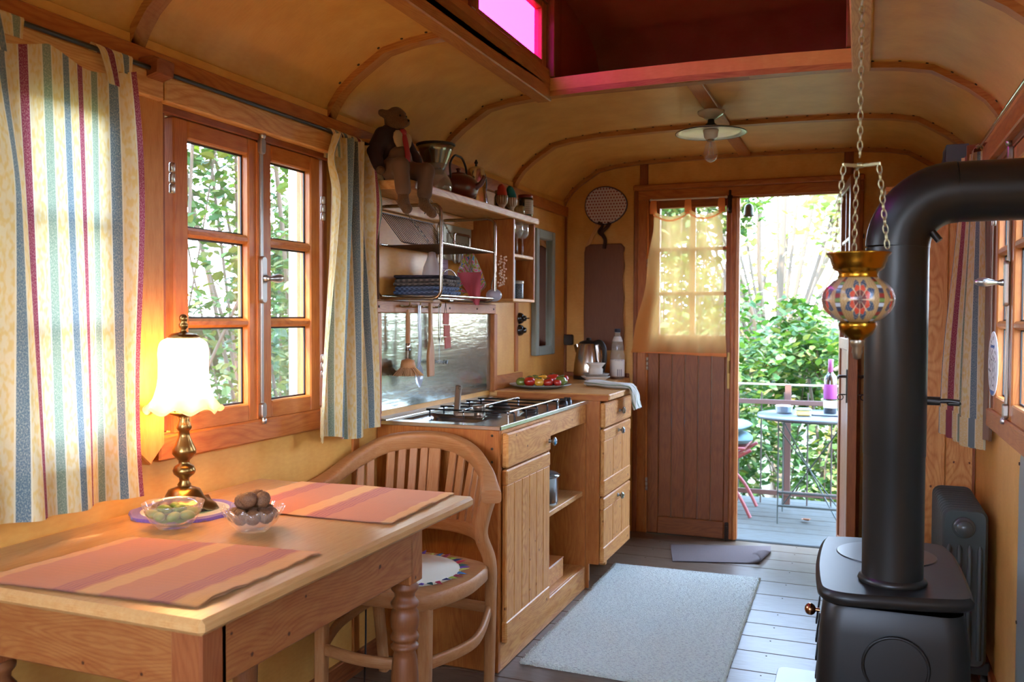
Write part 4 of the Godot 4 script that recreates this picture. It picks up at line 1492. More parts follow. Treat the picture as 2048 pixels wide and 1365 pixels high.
	g.lathe([Vector2(0, 0.0), Vector2(0.04, 0), Vector2(0.043, 0.008), Vector2(0.075, 0.028), Vector2(0.078, 0.032), Vector2(0.07, 0.03), Vector2(0.04, 0.014), Vector2(0, 0.012)], 32)
	obj(g, "dish", china, t)
	t = thing("bowl", "small dark rimmed dish stacked on the pale saucer", "bowl", Vector3(-1.293, 0.8915, -4.5))
	g = G.new()
	g.lathe([Vector2(0, 0.0), Vector2(0.03, 0), Vector2(0.05, 0.012), Vector2(0.07, 0.028), Vector2(0.068, 0.032), Vector2(0.045, 0.018), Vector2(0, 0.006)], 28)
	obj(g, "dish", mat("china_grey", "#8f877b", 0.25), t)
	t = thing("egg_cup", "upturned pale cup with a flared foot on top of the dishes", "cup", Vector3(-1.295, 0.8985, -4.5))
	g = G.new()
	g.lathe([Vector2(0, 0.0), Vector2(0.03, 0), Vector2(0.034, 0.004), Vector2(0.038, 0.03), Vector2(0.038, 0.048), Vector2(0.032, 0.056), Vector2(0.046, 0.072), Vector2(0.052, 0.08), Vector2(0.048, 0.08), Vector2(0.03, 0.066), Vector2(0, 0.062)], 28)
	obj(g, "body", china, t)
	# bottle with labels
	t = thing("glass_bottle", "clear glass bottle with white labels and dark cap by the door frame", "bottle", Vector3(-1.265, 0.877, -4.83))
	g = G.new()
	var outer := [Vector2(0, 0.0), Vector2(0.036, 0.0), Vector2(0.04, 0.006), Vector2(0.04, 0.11), Vector2(0.042, 0.118), Vector2(0.042, 0.13), Vector2(0.036, 0.15), Vector2(0.034, 0.165), Vector2(0.035, 0.18), Vector2(0.028, 0.21), Vector2(0.018, 0.235), Vector2(0.0155, 0.245), Vector2(0.0155, 0.262), Vector2(0, 0.262)]
	g.lathe(outer, 28)
	obj(g, "body", mat("bottle_glass", "#cfc6b6", 0.03, {"alpha": 0.35}), t)
	g = G.new()
	g.lathe([Vector2(0, 0.258), Vector2(0.0165, 0.258), Vector2(0.0165, 0.276), Vector2(0.0145, 0.278), Vector2(0, 0.278)], 20)
	obj(g, "cap", mat("cap_blue", "#2a3446", 0.4), t)
	var print_ := tex(256, 128, func(u: float, v: float) -> Color:
		var p := Vector2(fposmod(u * 3, 1.0), v)
		var ink := false
		if absf(p.y - 0.28) < 0.07 and sin(p.x * 34 + 5 * sin(p.x * 60)) > 0.35 and p.x > 0.2 and p.x < 0.8: ink = true
		if absf(p.y - 0.62) < 0.1 and sin(p.x * 52) > 0.1 and p.x > 0.3 and p.x < 0.72: ink = true
		return Color("#7d7a82") if ink else Color("#e2dcd3"))
	g = G.new()
	g.lathe([Vector2(0.0404, 0.012), Vector2(0.0408, 0.014), Vector2(0.0408, 0.104), Vector2(0.0404, 0.106)], 28)
	obj(g, "label", mat("bottle_label", "#ffffff", 0.7, {"tex": print_, "uv": Vector3(1, -1, 1)}), t)
	g = G.new()
	g.lathe([Vector2(0.0292, 0.207), Vector2(0.0245, 0.222), Vector2(0.0187, 0.2345)], 28)
	obj(g, "neck_label", mat("neck_label", "#d8d0c6", 0.7), t)
	# dish towel hanging over the worktop corner
	t = thing("dish_towel", "crumpled white and green striped dish towel over the worktop corner", "towel", Vector3(-1.1, 0.877, -4.2))
	var stripe := tex(64, 256, func(u: float, v: float) -> Color:
		var q := fposmod(v * 5, 1.0)
		if q < 0.1: return Color("#3c5a4c")
		if q < 0.16 or (q > 0.5 and q < 0.56): return Color("#8a9a5e")
		return Color("#cfcdc0"))
	g = G.new()
	var path := curve([Vector3(-0.17, 0.015, -0.06), Vector3(-0.1, 0.017, -0.02), Vector3(-0.02, 0.015, 0.03), Vector3(0.05, 0.015, 0.05), Vector3(0.085, 0.008, 0.05), Vector3(0.1, -0.02, 0.05), Vector3(0.106, -0.06, 0.048), Vector3(0.112, -0.095, 0.044)], 6)
	g.grid(path.size() - 1, 26, func(u: float, v: float) -> Vector3:
		var c: Vector3 = path[int(round(u * (path.size() - 1)))]
		var a := v * TAU
		var w := 0.055 + 0.008 * sin(u * 9)
		var h := 0.0125 + 0.002 * sin(u * 14 + a * 3)
		var up := Vector3(0, 1, 0).lerp(Vector3(1, 0.35, 0), smoothstep(0.55, 0.8, u)).normalized()
		return c + Vector3(0, 0, 1) * cos(a) * w + up * sin(a) * h + Vector3(0.003 * sin(a * 5 + u * 20), 0.002 * sin(a * 7), 0.003 * sin(u * 30)))
	obj(g, "cloth", mat("towel_cloth", "#ffffff", 0.9, {"tex": stripe, "rim": 0.3}), t)
	# wall switches and socket
	var bake := mat("bakelite", "#171312", 0.22, {"coat": 0.5})
	for k in 2:
		t = thing("rotary_switch", ["upper round black rotary switch beside the mirror", "lower round black rotary switch beside the mirror"][k], "switch", Vector3(XL, 1.212 - 0.06 * k, -4.17), 0, "switches beside the mirror")
		g = G.new()
		var xf := frame_up(Vector3.RIGHT, Vector3.ZERO)
		g.lathe([Vector2(0.029, 0), Vector2(0.029, 0.012), Vector2(0.026, 0.022), Vector2(0.018, 0.03), Vector2(0.012, 0.032), Vector2(0, 0.033)], 28, xf)
		obj(g, "base", bake, t)
		g = G.new()
		g.lathe([Vector2(0.014, 0.03), Vector2(0.015, 0.036), Vector2(0.012, 0.044), Vector2(0, 0.046)], 20, xf)
		if k == 0: g.bx(Vector3(0.05, 0, 0), Vector3(0.016, 0.007, 0.03), 0.002)
		obj(g, "toggle" if k == 0 else "socket_cap", bake, t)
	t = thing("socket_box", "square black socket box in the corner of the end wall", "socket", Vector3(XL + 0.03, 1.087, ZE + 0.002))
	g = G.new()
	g.plate(rrect(0.058, 0.062, 0.01), 0.024, Transform3D.IDENTITY, 0.005)
	obj(g, "box", bake, t)
	# framed mirror
	t = thing("mirror", "narrow wall mirror in a grey green painted frame", "mirror", Vector3(XL, 1.35, -4.51))
	var paint := mat("sage", "#7f857a", 0.55)
	plank("frame_side", Vector3(0, -0.336, 0.1), Vector3(0.03, 0.336, 0.148), 1, paint, t, 0.004)
	plank("frame_side", Vector3(0, -0.336, -0.158), Vector3(0.03, 0.336, -0.11), 1, paint, t, 0.004)
	plank("frame_rail", Vector3(0, 0.288, -0.11), Vector3(0.03, 0.336, 0.1), 2, paint, t, 0.004)
	plank("frame_rail", Vector3(0, -0.336, -0.11), Vector3(0.03, -0.288, 0.1), 2, paint, t, 0.004)
	g = G.new()
	g.box(Vector3(0.002, -0.29, -0.112), Vector3(0.010, 0.29, 0.102), 0)
	obj(g, "glass", mat("mirror_silver", "#e8ebe8", 0.02, {"metal": 1.0}), t)


# ---------- wall shelf, dish rack, what stands and hangs there ----------
func make_shelf():
	var t := thing("wall_shelf", "long pale wooden wall shelf above the dish rack", "shelf", Vector3(XL, 1.645, -3.1))
	var o := -t.position
	plank("board", Vector3(XL + 0.001, 1.646, -3.9) + o, Vector3(-1.40, 1.677, -2.615) + o, 2, W("paleboard", "x", 2), t, 0.004)
	plank("wall_batten", Vector3(XL + 0.001, 1.60, -3.57) + o, Vector3(XL + 0.022, 1.645, -2.72) + o, 2, W("paleboard", "x", 0), t, 0.003)
	var g := G.new()
	for k in 2:
		g = G.new()
		g.tube([Vector3(XL + 0.03, 1.28, -2.71 - 0.02 * k) + o, Vector3(XL + 0.03, 1.65, -2.71 - 0.02 * k) + o], 0.004, 6)
		obj(g, "support_rod", mat("rusty_rod", "#6b4c34", 0.7, {"metal": 0.4}), t)
	var sp := []
	for z in [-2.9, -3.1, -3.35]: sp.append(Vector3(XL + 0.022, 1.622, z) + o)
	screws(t, sp, Vector3.RIGHT, 0.004)
	# open cubby under the far end
	t = thing("cubby_shelf", "small open wooden cubby with two compartments under the shelf end", "shelf", Vector3(XL, 1.295, -3.7))
	o = -t.position
	plank("side_panel", Vector3(XL + 0.001, 1.296, -3.595) + o, Vector3(-1.402, 1.645, -3.578) + o, 1, W("darkpine", "x", 1), t)
	plank("side_panel", Vector3(XL + 0.001, 1.296, -3.85) + o, Vector3(-1.402, 1.645, -3.835) + o, 1, W("darkpine", "x", 2), t)
	plank("shelf", Vector3(XL + 0.001, 1.48, -3.835) + o, Vector3(-1.404, 1.495, -3.595) + o, 2, W("paleboard", "x", 1), t)
	plank("shelf", Vector3(XL + 0.001, 1.285, -3.85) + o, Vector3(-1.402, 1.30, -3.578) + o, 2, W("paleboard", "x", 3), t)
	plank("back_panel", Vector3(XL + 0.001, 1.3, -3.835) + o, Vector3(XL + 0.006, 1.645, -3.595) + o, 1, W("darkpine", "x", 0), t)
	# wine glasses, book, small jar in it
	var glass := mat("clear_glass", "#dfe6e2", 0.02, {"alpha": 0.14})
	t = thing("wine_glass", "", "wine glass", Vector3(-1.445, 1.4955, -3.64), 0, "wine glasses in the cubby")
	g = G.new()
	g.lathe([Vector2(0.0, 0.0), Vector2(0.03, 0.0), Vector2(0.03, 0.002), Vector2(0.006, 0.006), Vector2(0.0035, 0.02), Vector2(0.0035, 0.07), Vector2(0.006, 0.075)], 20)
	obj(g, "foot", glass, t)
	g = G.new()
	g.lathe([Vector2(0.004, 0.075), Vector2(0.02, 0.082), Vector2(0.029, 0.1), Vector2(0.029, 0.125), Vector2(0.026, 0.145), Vector2(0.025, 0.145), Vector2(0.0275, 0.125), Vector2(0.0275, 0.1), Vector2(0.018, 0.084), Vector2(0, 0.08)], 24)
	obj(g, "bowl", glass, t)
	tag(t, "nearest wine glass at the left side of the upper cubby compartment")
	twin(t, "wine_glass", Vector3(-1.435, 1.4955, -3.705), 0, "wine glass in the middle of the upper cubby compartment")
	twin(t, "wine_glass", Vector3(-1.435, 1.4955, -3.775), 0, "farthest wine glass at the right of the upper cubby compartment")
	t = thing("dark_book", "thin dark book standing against the left side of the lower cubby", "book", Vector3(-1.47, 1.3005, -3.612))
	g = G.new()
	g.box(Vector3(-0.06, 0, -0.006), Vector3(0.06, 0.17, -0.004), 0)
	g.box(Vector3(-0.06, 0, 0.004), Vector3(0.06, 0.17, 0.006), 0)
	g.box(Vector3(0.058, 0, -0.006), Vector3(0.062, 0.17, 0.006), 0.001)
	obj(g, "cover", mat("book_black", "#1c1e22", 0.5), t)
	g = G.new()
	g.box(Vector3(-0.056, 0.003, -0.004), Vector3(0.058, 0.167, 0.004), 0)
	obj(g, "pages", mat("paper", "#cfc6b2", 0.8), t)
	t = thing("spice_jar", "small patterned jar in the lower cubby compartment", "jar", Vector3(-1.43, 1.3005, -3.70))
	g = G.new()
	g.lathe([Vector2(0, 0), Vector2(0.026, 0), Vector2(0.027, 0.004), Vector2(0.027, 0.066), Vector2(0.024, 0.072), Vector2(0, 0.072)], 20)
	obj(g, "body", mat("speckle", "#6a7478", 0.3, {"tex": cloud_tex(9, 26.0, 60.0, 2.5, Color(0.05, 0.07, 0.1)), "uv": Vector3(1, 1, 1)}), t)
	g = G.new()
	g.lathe([Vector2(0.0275, 0.066), Vector2(0.0285, 0.068), Vector2(0.0285, 0.08), Vector2(0, 0.082)], 20)
	obj(g, "lid", mat("tin_lid", "#b7b2a6", 0.3, {"metal": 0.6}), t)
	shelf_things()
	dish_rack()
	bear()


func shelf_things():
	var g := G.new()
	var glass := mat("clear_glass", "#dfe6e2")
	var y := 1.678
	# photo card
	var t := thing("photo_card", "leaning photo card with a green meadow picture behind the sitting toy", "card", Vector3(-1.50, y, -2.86), deg_to_rad(78))
	g = G.new()
	g.box(Vector3(-0.055, 0, -0.001), Vector3(0.055, 0.15, 0.001), 0, Transform3D(Basis(Vector3.RIGHT, -0.2) * Basis(Vector3.BACK, 0.0), Vector3.ZERO))
	obj(g, "card", mat("card_white", "#d8d4cc", 0.6), t)
	var pic := tex(64, 64, func(u: float, v: float) -> Color:
		var q := Vector2((u - 0.45) * 1.2, v - 0.55)
		var c := Color("#3f8f3a").lerp(Color("#2f6b2c"), v)
		if q.length() < 0.2 + 0.05 * sin(12 * u): c = Color("#7a7468")
		return c)
	g = G.new()
	var xf := Transform3D(Basis(Vector3.RIGHT, -0.2), Vector3.ZERO)
	g.quad(xf * Vector3(-0.05, 0.045, 0.0016), xf * Vector3(0.05, 0.045, 0.0016), xf * Vector3(0.05, 0.142, 0.0016), xf * Vector3(-0.05, 0.142, 0.0016), Vector2(0, 1), Vector2(1, 1), Vector2(1, 0), Vector2(0, 0))
	obj(g, "print", mat("meadow_print", "#ffffff", 0.4, {"tex": pic}), t)
	# pour-over coffee maker
	t = thing("coffee_maker", "glass pour-over coffee maker with a big steel funnel on the shelf", "coffee maker", Vector3(-1.50, y, -3.02))
	g = G.new()
	g.lathe([Vector2(0, 0), Vector2(0.05, 0), Vector2(0.06, 0.012), Vector2(0.064, 0.035), Vector2(0.055, 0.062), Vector2(0.036, 0.085), Vector2(0.034, 0.095), Vector2(0.045, 0.115), Vector2(0.043, 0.115), Vector2(0.032, 0.096), Vector2(0.034, 0.084), Vector2(0.052, 0.06), Vector2(0.061, 0.035), Vector2(0.057, 0.013), Vector2(0, 0.003)], 32)
	obj(g, "carafe", mat("carafe_glass", "#b7aaa0", 0.02, {"alpha": 0.3}), t)
	g = G.new()
	g.lathe([Vector2(0, 0.08), Vector2(0.03, 0.082), Vector2(0.042, 0.115), Vector2(0.06, 0.16), Vector2(0.071, 0.186), Vector2(0.069, 0.187), Vector2(0.04, 0.116), Vector2(0, 0.086)], 32)
	obj(g, "funnel", mat("funnel_steel", "#8d8a7c", 0.22, {"metal": 0.95}), t)
	g = G.new()
	var ring := []
	for i in 32: ring.append(Vector3(0.071 * cos(TAU * i / 32), 0.188, 0.071 * sin(TAU * i / 32)))
	g.tube(ring, 0.004, 6, true)
	obj(g, "rim", mat("black_rubber", "#221c18", 0.5), t)
	g = G.new()
	g.tube(curve([Vector3(0.0, 0.11, -0.045), Vector3(0, 0.115, -0.075), Vector3(0, 0.08, -0.09), Vector3(0, 0.05, -0.075), Vector3(0, 0.04, -0.062)]), 0.005, 8)
	obj(g, "handle", glass, t)
	# brown teapot with hoop handle
	t = thing("teapot", "round dark red clay teapot with a hoop handle on the shelf", "teapot", Vector3(-1.485, y, -3.19))
	var clay := mat("clay", "#5b2418", 0.3, {"coat": 0.3})
	g = G.new()
	g.lathe([Vector2(0, 0), Vector2(0.05, 0), Vector2(0.072, 0.02), Vector2(0.082, 0.048), Vector2(0.076, 0.075), Vector2(0.05, 0.096), Vector2(0.03, 0.101), Vector2(0, 0.102)], 32)
	obj(g, "body", clay, t)
	g = G.new()
	g.lathe([Vector2(0.034, 0.1), Vector2(0.03, 0.106), Vector2(0.008, 0.11), Vector2(0.006, 0.116), Vector2(0.011, 0.124), Vector2(0, 0.129)], 20)
	obj(g, "lid", clay, t)
	g = G.new()
	g.tube(curve([Vector3(0, 0.08, 0.068), Vector3(0, 0.13, 0.076), Vector3(0, 0.168, 0.04), Vector3(0, 0.174, 0), Vector3(0, 0.168, -0.04), Vector3(0, 0.13, -0.076), Vector3(0, 0.08, -0.068)]), 0.0045, 8)
	obj(g, "hoop_handle", mat("black_rubber", "#221c18"), t)
	g = G.new()
	g.tube(curve([Vector3(0.06, 0.045, 0), Vector3(0.095, 0.06, 0), Vector3(0.115, 0.09, 0)]), [0.018, 0.017, 0.016, 0.015, 0.014, 0.013, 0.012, 0.012, 0.011, 0.011, 0.010, 0.010, 0.0095, 0.009, 0.009, 0.009, 0.0085], 10)
	obj(g, "spout", clay, t)
	# moka pot
	t = thing("moka_pot", "polished steel stovetop coffee pot with black handle on the shelf", "coffee pot", Vector3(-1.47, y, -3.33))
	var steel := mat("chrome", "#d6d7d8")
	g = G.new()
	g.lathe([Vector2(0, 0), Vector2(0.05, 0), Vector2(0.051, 0.004), Vector2(0.04, 0.06), Vector2(0.041, 0.066), Vector2(0.035, 0.14), Vector2(0.033, 0.146), Vector2(0.02, 0.154), Vector2(0, 0.157)], 12, Transform3D.IDENTITY, null, true)
	obj(g, "body", steel, t)
	g = G.new()
	g.lathe([Vector2(0.005, 0.155), Vector2(0.004, 0.162), Vector2(0.008, 0.17), Vector2(0.003, 0.182), Vector2(0, 0.184)], 12)
	obj(g, "lid_knob", mat("black_plastic", "#191716"), t)
	g = G.new()
	g.sweep(curve([Vector3(0.0, 0.135, -0.035), Vector3(0, 0.14, -0.065), Vector3(0, 0.12, -0.09), Vector3(0, 0.085, -0.096), Vector3(0, 0.055, -0.08), Vector3(0, 0.05, -0.066)], 5), rrect(0.016, 0.014, 0.005, 2), Vector3.RIGHT, [], true)
	obj(g, "handle", mat("black_plastic", "#191716"), t)
	# egg cups with knitted hats
	for k in 2:
		t = thing("egg_cup", ["striped egg cup with a red knitted hat", "striped egg cup with a teal knitted hat"][k], "egg cup", Vector3(-1.465 + 0.01 * k, y, -3.6 - 0.085 * k), 0, "egg cups on the shelf")
		g = G.new()
		g.lathe([Vector2(0, 0), Vector2(0.022, 0), Vector2(0.021, 0.003), Vector2(0.012, 0.012), Vector2(0.011, 0.022), Vector2(0.017, 0.03)], 24)
		obj(g, "foot", mat("cup_white", "#c9bfae", 0.3), t)
		var st := tex(128, 16, func(u: float, v: float) -> Color: return Color("#7c5a40") if fposmod(u * 14, 1.0) < 0.45 else Color("#c4b6a0"))
		g = G.new()
		g.lathe([Vector2(0.016, 0.029), Vector2(0.025, 0.042), Vector2(0.027, 0.06), Vector2(0.026, 0.07), Vector2(0, 0.066)], 24)
		obj(g, "cup", mat("cup_striped", "#ffffff", 0.3, {"tex": st}), t)
		g = G.new()
		var lean := 0.012 if k == 0 else 0.02
		g.tube([Vector3(0, 0.066, 0), Vector3(0, 0.08, 0), Vector3(0, 0.095, lean * 0.4), Vector3(0.0, 0.108, lean), Vector3(0, 0.116, lean * 1.4)], [0.022, 0.022, 0.019, 0.016, 0.008], 14)
		obj(g, "hat", mat(["wool_red", "wool_teal"][k], ["#b03a1c", "#1f6a6c"][k], 0.95, {"rim": 0.5}), t)
	# three jars
	t = thing("storage_jar", "dark jar with white metal lid between egg cups and the labelled jar", "jar", Vector3(-1.53, y, -3.76))
	g = G.new()
	g.lathe([Vector2(0, 0), Vector2(0.036, 0), Vector2(0.038, 0.006), Vector2(0.038, 0.085), Vector2(0.03, 0.1), Vector2(0, 0.1)], 24)
	obj(g, "body", mat("jar_brown", "#4a3a2a", 0.08, {"coat": 1.0}), t)
	g = G.new()
	g.lathe([Vector2(0.033, 0.098), Vector2(0.0345, 0.1), Vector2(0.0345, 0.114), Vector2(0.032, 0.117), Vector2(0, 0.117)], 24)
	obj(g, "lid", mat("tin_lid", "#b7b2a6"), t)
	t = thing("glass_jar", "small round glass jar in front of the white lidded jar", "jar", Vector3(-1.445, y, -3.755))
	g = G.new()
	g.lathe([Vector2(0, 0), Vector2(0.022, 0), Vector2(0.026, 0.008), Vector2(0.026, 0.035), Vector2(0.021, 0.043), Vector2(0, 0.043)], 22)
	obj(g, "body", mat("jar_amber", "#a08a5c", 0.05, {"alpha": 0.6}), t)
	t = thing("labelled_jar", "black jar with a big white label and red lid at the shelf end", "jar", Vector3(-1.445, y, -3.835))
	g = G.new()
	g.lathe([Vector2(0, 0), Vector2(0.034, 0), Vector2(0.036, 0.004), Vector2(0.036, 0.082), Vector2(0.032, 0.09), Vector2(0, 0.09)], 24)
	obj(g, "body", mat("jar_black", "#17130f", 0.08, {"coat": 1.0}), t)
	g = G.new()
	g.lathe([Vector2(0.0335, 0.088), Vector2(0.035, 0.09), Vector2(0.035, 0.1), Vector2(0.033, 0.102), Vector2(0, 0.102)], 24)
	obj(g, "lid", mat("lid_red", "#7a2617", 0.4), t)
	var lab := tex(128, 64, func(u: float, v: float) -> Color:
		var line := fposmod(v * 7, 1.0)
		if line > 0.35 and line < 0.65 and sin(u * 190 + floor(v * 7) * 3) > -0.2: return Color("#8a8273")
		return Color("#b5ab9b"))
	g = G.new()
	g.grid(14, 1, func(u: float, v: float) -> Vector3:
		var a := lerpf(-1.3, 0.9, u)
		return Vector3(0.0366 * cos(a), 0.012 + 0.066 * v, -0.0366 * sin(a)), false, false)
	obj(g, "label", mat("jar_label", "#ffffff", 0.8, {"tex": lab}), t)


func dish_rack():
	# chromed tube frames at z = -2.76 and -3.24, x from the wall to -1.352
	var t := thing("dish_rack", "chromed tube dish rack with two wire grates fixed to the wall", "dish rack", Vector3(-1.48, 1.28, -3.0))
	var o := -t.position
	var tube_ := mat("rack_chrome", "#a49a8e", 0.2, {"metal": 1.0})
	var g := G.new()
	for z in [-2.76, -3.245]:
		g = G.new()
		var loop := []
		for p in rrect(0.25, 0.325, 0.03, 4): loop.append(Vector3(-1.475 + p.x, 1.445 + p.y, z) + o)
		g.tube(loop, 0.0065, 8, true)
		obj(g, "end_frame", tube_, t)
	g = G.new()
	for q in [[-1.352, 1.292], [-1.59, 1.292], [-1.42, 1.285]]:
		g = G.new()
		g.tube([Vector3(q[0], q[1], -2.76) + o, Vector3(q[0], q[1], -3.245) + o], 0.005, 8)
		obj(g, "side_rod", mat("bright_rod", "#d2d0c8", 0.15, {"metal": 1.0}), t)
	var wire := mat("rack_wire", "#5d4d40", 0.35, {"metal": 0.8})
	# lower grate: wires run across from the wall to the front rod; folded grate leans up behind
	g = G.new()
	g.tube([Vector3(-1.355, 1.475, -2.765) + o, Vector3(-1.355, 1.475, -3.24) + o], 0.004, 6)
	g.tube([Vector3(-1.59, 1.475, -2.765) + o, Vector3(-1.59, 1.475, -3.24) + o], 0.004, 6)
	var gr := obj(g, "grate_rod", mat("bright_rod", "#d2d0c8"), t)
	g = G.new()
	for k in 30:
		var z := -2.775 - k * 0.0158
		g.tube([Vector3(-1.59, 1.471, z) + o, Vector3(-1.353, 1.471, z) + o], 0.0016, 5)
	obj(g, "grate_wires", wire, gr, "stuff")
	g = G.new()
	for k in 26:
		var z := -2.78 - k * 0.0158
		g.tube([Vector3(-1.50, 1.478, z) + o, Vector3(-1.515, 1.485, z) + o, Vector3(-1.60, 1.59, z) + o], 0.0016, 5)
	obj(g, "grate_wires", wire, gr, "stuff")
	g = G.new()
	g.tube([Vector3(-1.60, 1.59, -2.77) + o, Vector3(-1.60, 1.59, -3.2) + o], 0.003, 6)
	obj(g, "grate_rod", wire, t)
	# chains from the shelf
	for q in [[Vector3(-1.58, 1.645, -2.74), Vector3(-1.595, 1.56, -2.78)], [Vector3(-1.42, 1.645, -2.8), Vector3(-1.5, 1.49, -3.23)], [Vector3(-1.58, 1.645, -2.86), Vector3(-1.52, 1.5, -3.0)]]:
		chain("chain", q[0] + o, q[1] + o, 0.011, 0.0011, mat("chain_brass", "#8a7a58", 0.35, {"metal": 0.9}), t)
	# folded cloths
	var y := 1.2985
	var list := [["folded_towel", "lower folded blue checked towel in the dish rack", "#566684", 0.03, 0.09], ["folded_towel", "upper folded grey brown checked towel in the dish rack", "#6a5f58", 0.026, 0.085], ["folded_cloth", "thin dark folded cloth on top of the towels", "#2c2430", 0.012, 0.075]]
	for i in list.size():
		var l: Array = list[i]
		var w := thing(l[0], l[1], "towel", Vector3(-1.475 - 0.004 * i, y, -2.90 - 0.01 * i), 0.02 * i, "cloths in the dish rack")
		var h: float = l[3]
		var layers := 2 if i < 2 else 1
		for k in layers:
			var hh := h / layers
			g = G.new()
			var sec := rrect(0.2 - 0.012 * k, hh * 0.96, hh * 0.46, 3)
			var pts := []
			var scl := []
			for q in 13:
				var e := float(q) / 6 - 1
				pts.append(Vector3(0.004 * sin(q * 1.3 + i), hh * (k + 0.5) + 0.0015 * sin(q * 1.7 + k), -e * l[4]))
				scl.append(Vector2(1 - 0.12 * pow(absf(e), 6), 1 - 0.55 * pow(absf(e), 8)))
			g.sweep(pts, sec, Vector3.UP, scl, true)
			obj(g, "fold", mat("towel%d" % i, l[2], 0.95, {"tex": checks(i), "tri": Vector3(11, 16, 11), "rim": 0.3}), w)
		y += h + 0.001
	# bottle with the word ECO on its label
	var b := thing("detergent_bottle", "clear plastic bottle with a blue lettered label beside the towels in the dish rack", "bottle", Vector3(-1.525, 1.2985, -3.04), deg_to_rad(25))
	g = G.new()
	g.lathe([Vector2(0, 0), Vector2(0.034, 0), Vector2(0.037, 0.005), Vector2(0.037, 0.085), Vector2(0.033, 0.11), Vector2(0.02, 0.14), Vector2(0.014, 0.165), Vector2(0.0, 0.17)], 28)
	obj(g, "body", mat("pale_plastic", "#b9aeb0", 0.12, {"alpha": 0.55}), b)
	g = G.new()
	g.grid(14, 1, func(u: float, v: float) -> Vector3:
		var a := lerpf(-PI / 2 - 0.95, -PI / 2 + 0.95, u)
		return Vector3(0.0374 * cos(a), 0.012 + 0.062 * v, -0.0374 * sin(a)))
	var lb := obj(g, "label", mat("label_pale", "#d8d8dc", 0.5), b)
	for w in [["ECO", 0.046, "#2a3f8c", 0.03], ["CLEAN", 0.022, "#2f7f6a", 0.02]]:
		var tm := TextMesh.new()
		tm.text = w[0]
		tm.font_size = 32
		tm.pixel_size = float(w[3]) / 32
		tm.depth = 0.0006
		var lo := obj(tm, "lettering", mat("ink" + w[2], w[2], 0.5), b)
		lo.position = Vector3(0, w[1], 0.0378)
	# paper list and hanging oddments behind the rack
	t = thing("paper_list", "pale violet paper slip with ruled lines behind the bottle", "paper", Vector3(XL + 0.004, 1.31, -3.29))
	var rule := tex(64, 128, func(u: float, v: float) -> Color: return Color("#5a4a5c") if fposmod(v * 9, 1.0) < 0.1 and u > 0.1 and u < 0.8 else Color("#a98fa6"))
	g = G.new()
	g.grid(2, 8, func(u: float, v: float) -> Vector3: return Vector3(0.004 + 0.003 * sin(v * 5), 0.165 * (1 - v), 0.045 - 0.09 * u), false, true)
	obj(g, "sheet", mat("violet_paper", "#ffffff", 0.8, {"tex": rule}), t)
	t = thing("metal_tray", "pale metal tray hanging upright on the wall behind the far rack frame", "tray", Vector3(XL + 0.004, 1.535, -3.42))
	g = G.new()
	g.plate(rrect(0.28, 0.16, 0.02), 0.012, Transform3D(Basis(Vector3.UP, PI / 2), Vector3(0, 0, 0)), 0.003)
	obj(g, "tray", mat("tray_tin", "#a8a68e", 0.45, {"metal": 0.2}), t)
	g = G.new()
	var hl := []
	for p in rrect(0.16, 0.12, 0.012, 3): hl.append(Vector3(0.03, p.y - 0.03, p.x))
	g.tube(hl, 0.006, 8, true)
	obj(g, "handle", tube_, t)
	var cup := thing("pan_cover", "round glass pan cover hanging below the rack grate", "lid", Vector3(-1.53, 1.345, -3.21), 0.3)
	g = G.new()
	g.lathe([Vector2(0.062, 0), Vector2(0.05, 0.01), Vector2(0.02, 0.016), Vector2(0, 0.017)], 28, frame_up(Vector3(0.9, 0.1, 0.4), Vector3.ZERO))
	obj(g, "glass", mat("lid_pane", "#7d7a74", 0.05, {"alpha": 0.4}), cup)
	g = G.new()
	var rg := []
	var fu := frame_up(Vector3(0.9, 0.1, 0.4), Vector3.ZERO)
	for i in 28: rg.append(fu * Vector3(0.063 * cos(TAU * i / 28), 0, 0.063 * sin(TAU * i / 28)))
	g.tube(rg, 0.003, 6, true)
	obj(g, "rim", mat("bright_rod", "#d2d0c8"), cup)
	var pat := tex(128, 128, func(u: float, v: float) -> Color:
		var a := sin(u * 26 + 6 * sin(v * 9)) + sin(v * 31 + 4 * sin(u * 13))
		var cols := [Color("#b5303c"), Color("#58a04a"), Color("#d9a23a"), Color("#3f6f9c"), Color("#d4b9b0"), Color("#c8567a")]
		return cols[clampi(int((a + 2) * 1.5), 0, 5)])
	t = thing("patterned_cloth", "colourful patterned cloth bag hanging inside the far rack frame", "cloth", Vector3(-1.46, 1.47, -3.235))
	g = G.new()
	g.grid(16, 20, func(u: float, v: float) -> Vector3:
		var w := lerpf(0.02, 0.075, pow(v, 0.8)) * (1.0 if v < 0.8 else 1.0 - (v - 0.8) * 2.5)
		return Vector3((u - 0.5) * 2 * w + 0.01 * v, -0.165 * v + 0.01 * sin(u * 7), 0.010 * sin(u * 9 + v * 3)))
	obj(g, "cloth", mat("pattern_cloth", "#ffffff", 0.85, {"tex": pat}), t)
	t = thing("pink_cloth", "pink cloth corner hanging below the rack beside the glass lid", "cloth", Vector3(-1.44, 1.345, -3.2))
	g = G.new()
	g.grid(10, 14, func(u: float, v: float) -> Vector3:
		return Vector3((u - 0.5) * 0.09 * (1.2 - v) + 0.03 * v, 0.05 - 0.13 * v, 0.008 * sin(u * 8 + v * 4)))
	obj(g, "cloth", mat("pink_cotton", "#b04a56", 0.9), t)
	t = thing("ladle", "grey ladle with a twisted handle hanging from the far rack frame", "ladle", Vector3(-1.36, 1.47, -3.26))
	g = G.new()
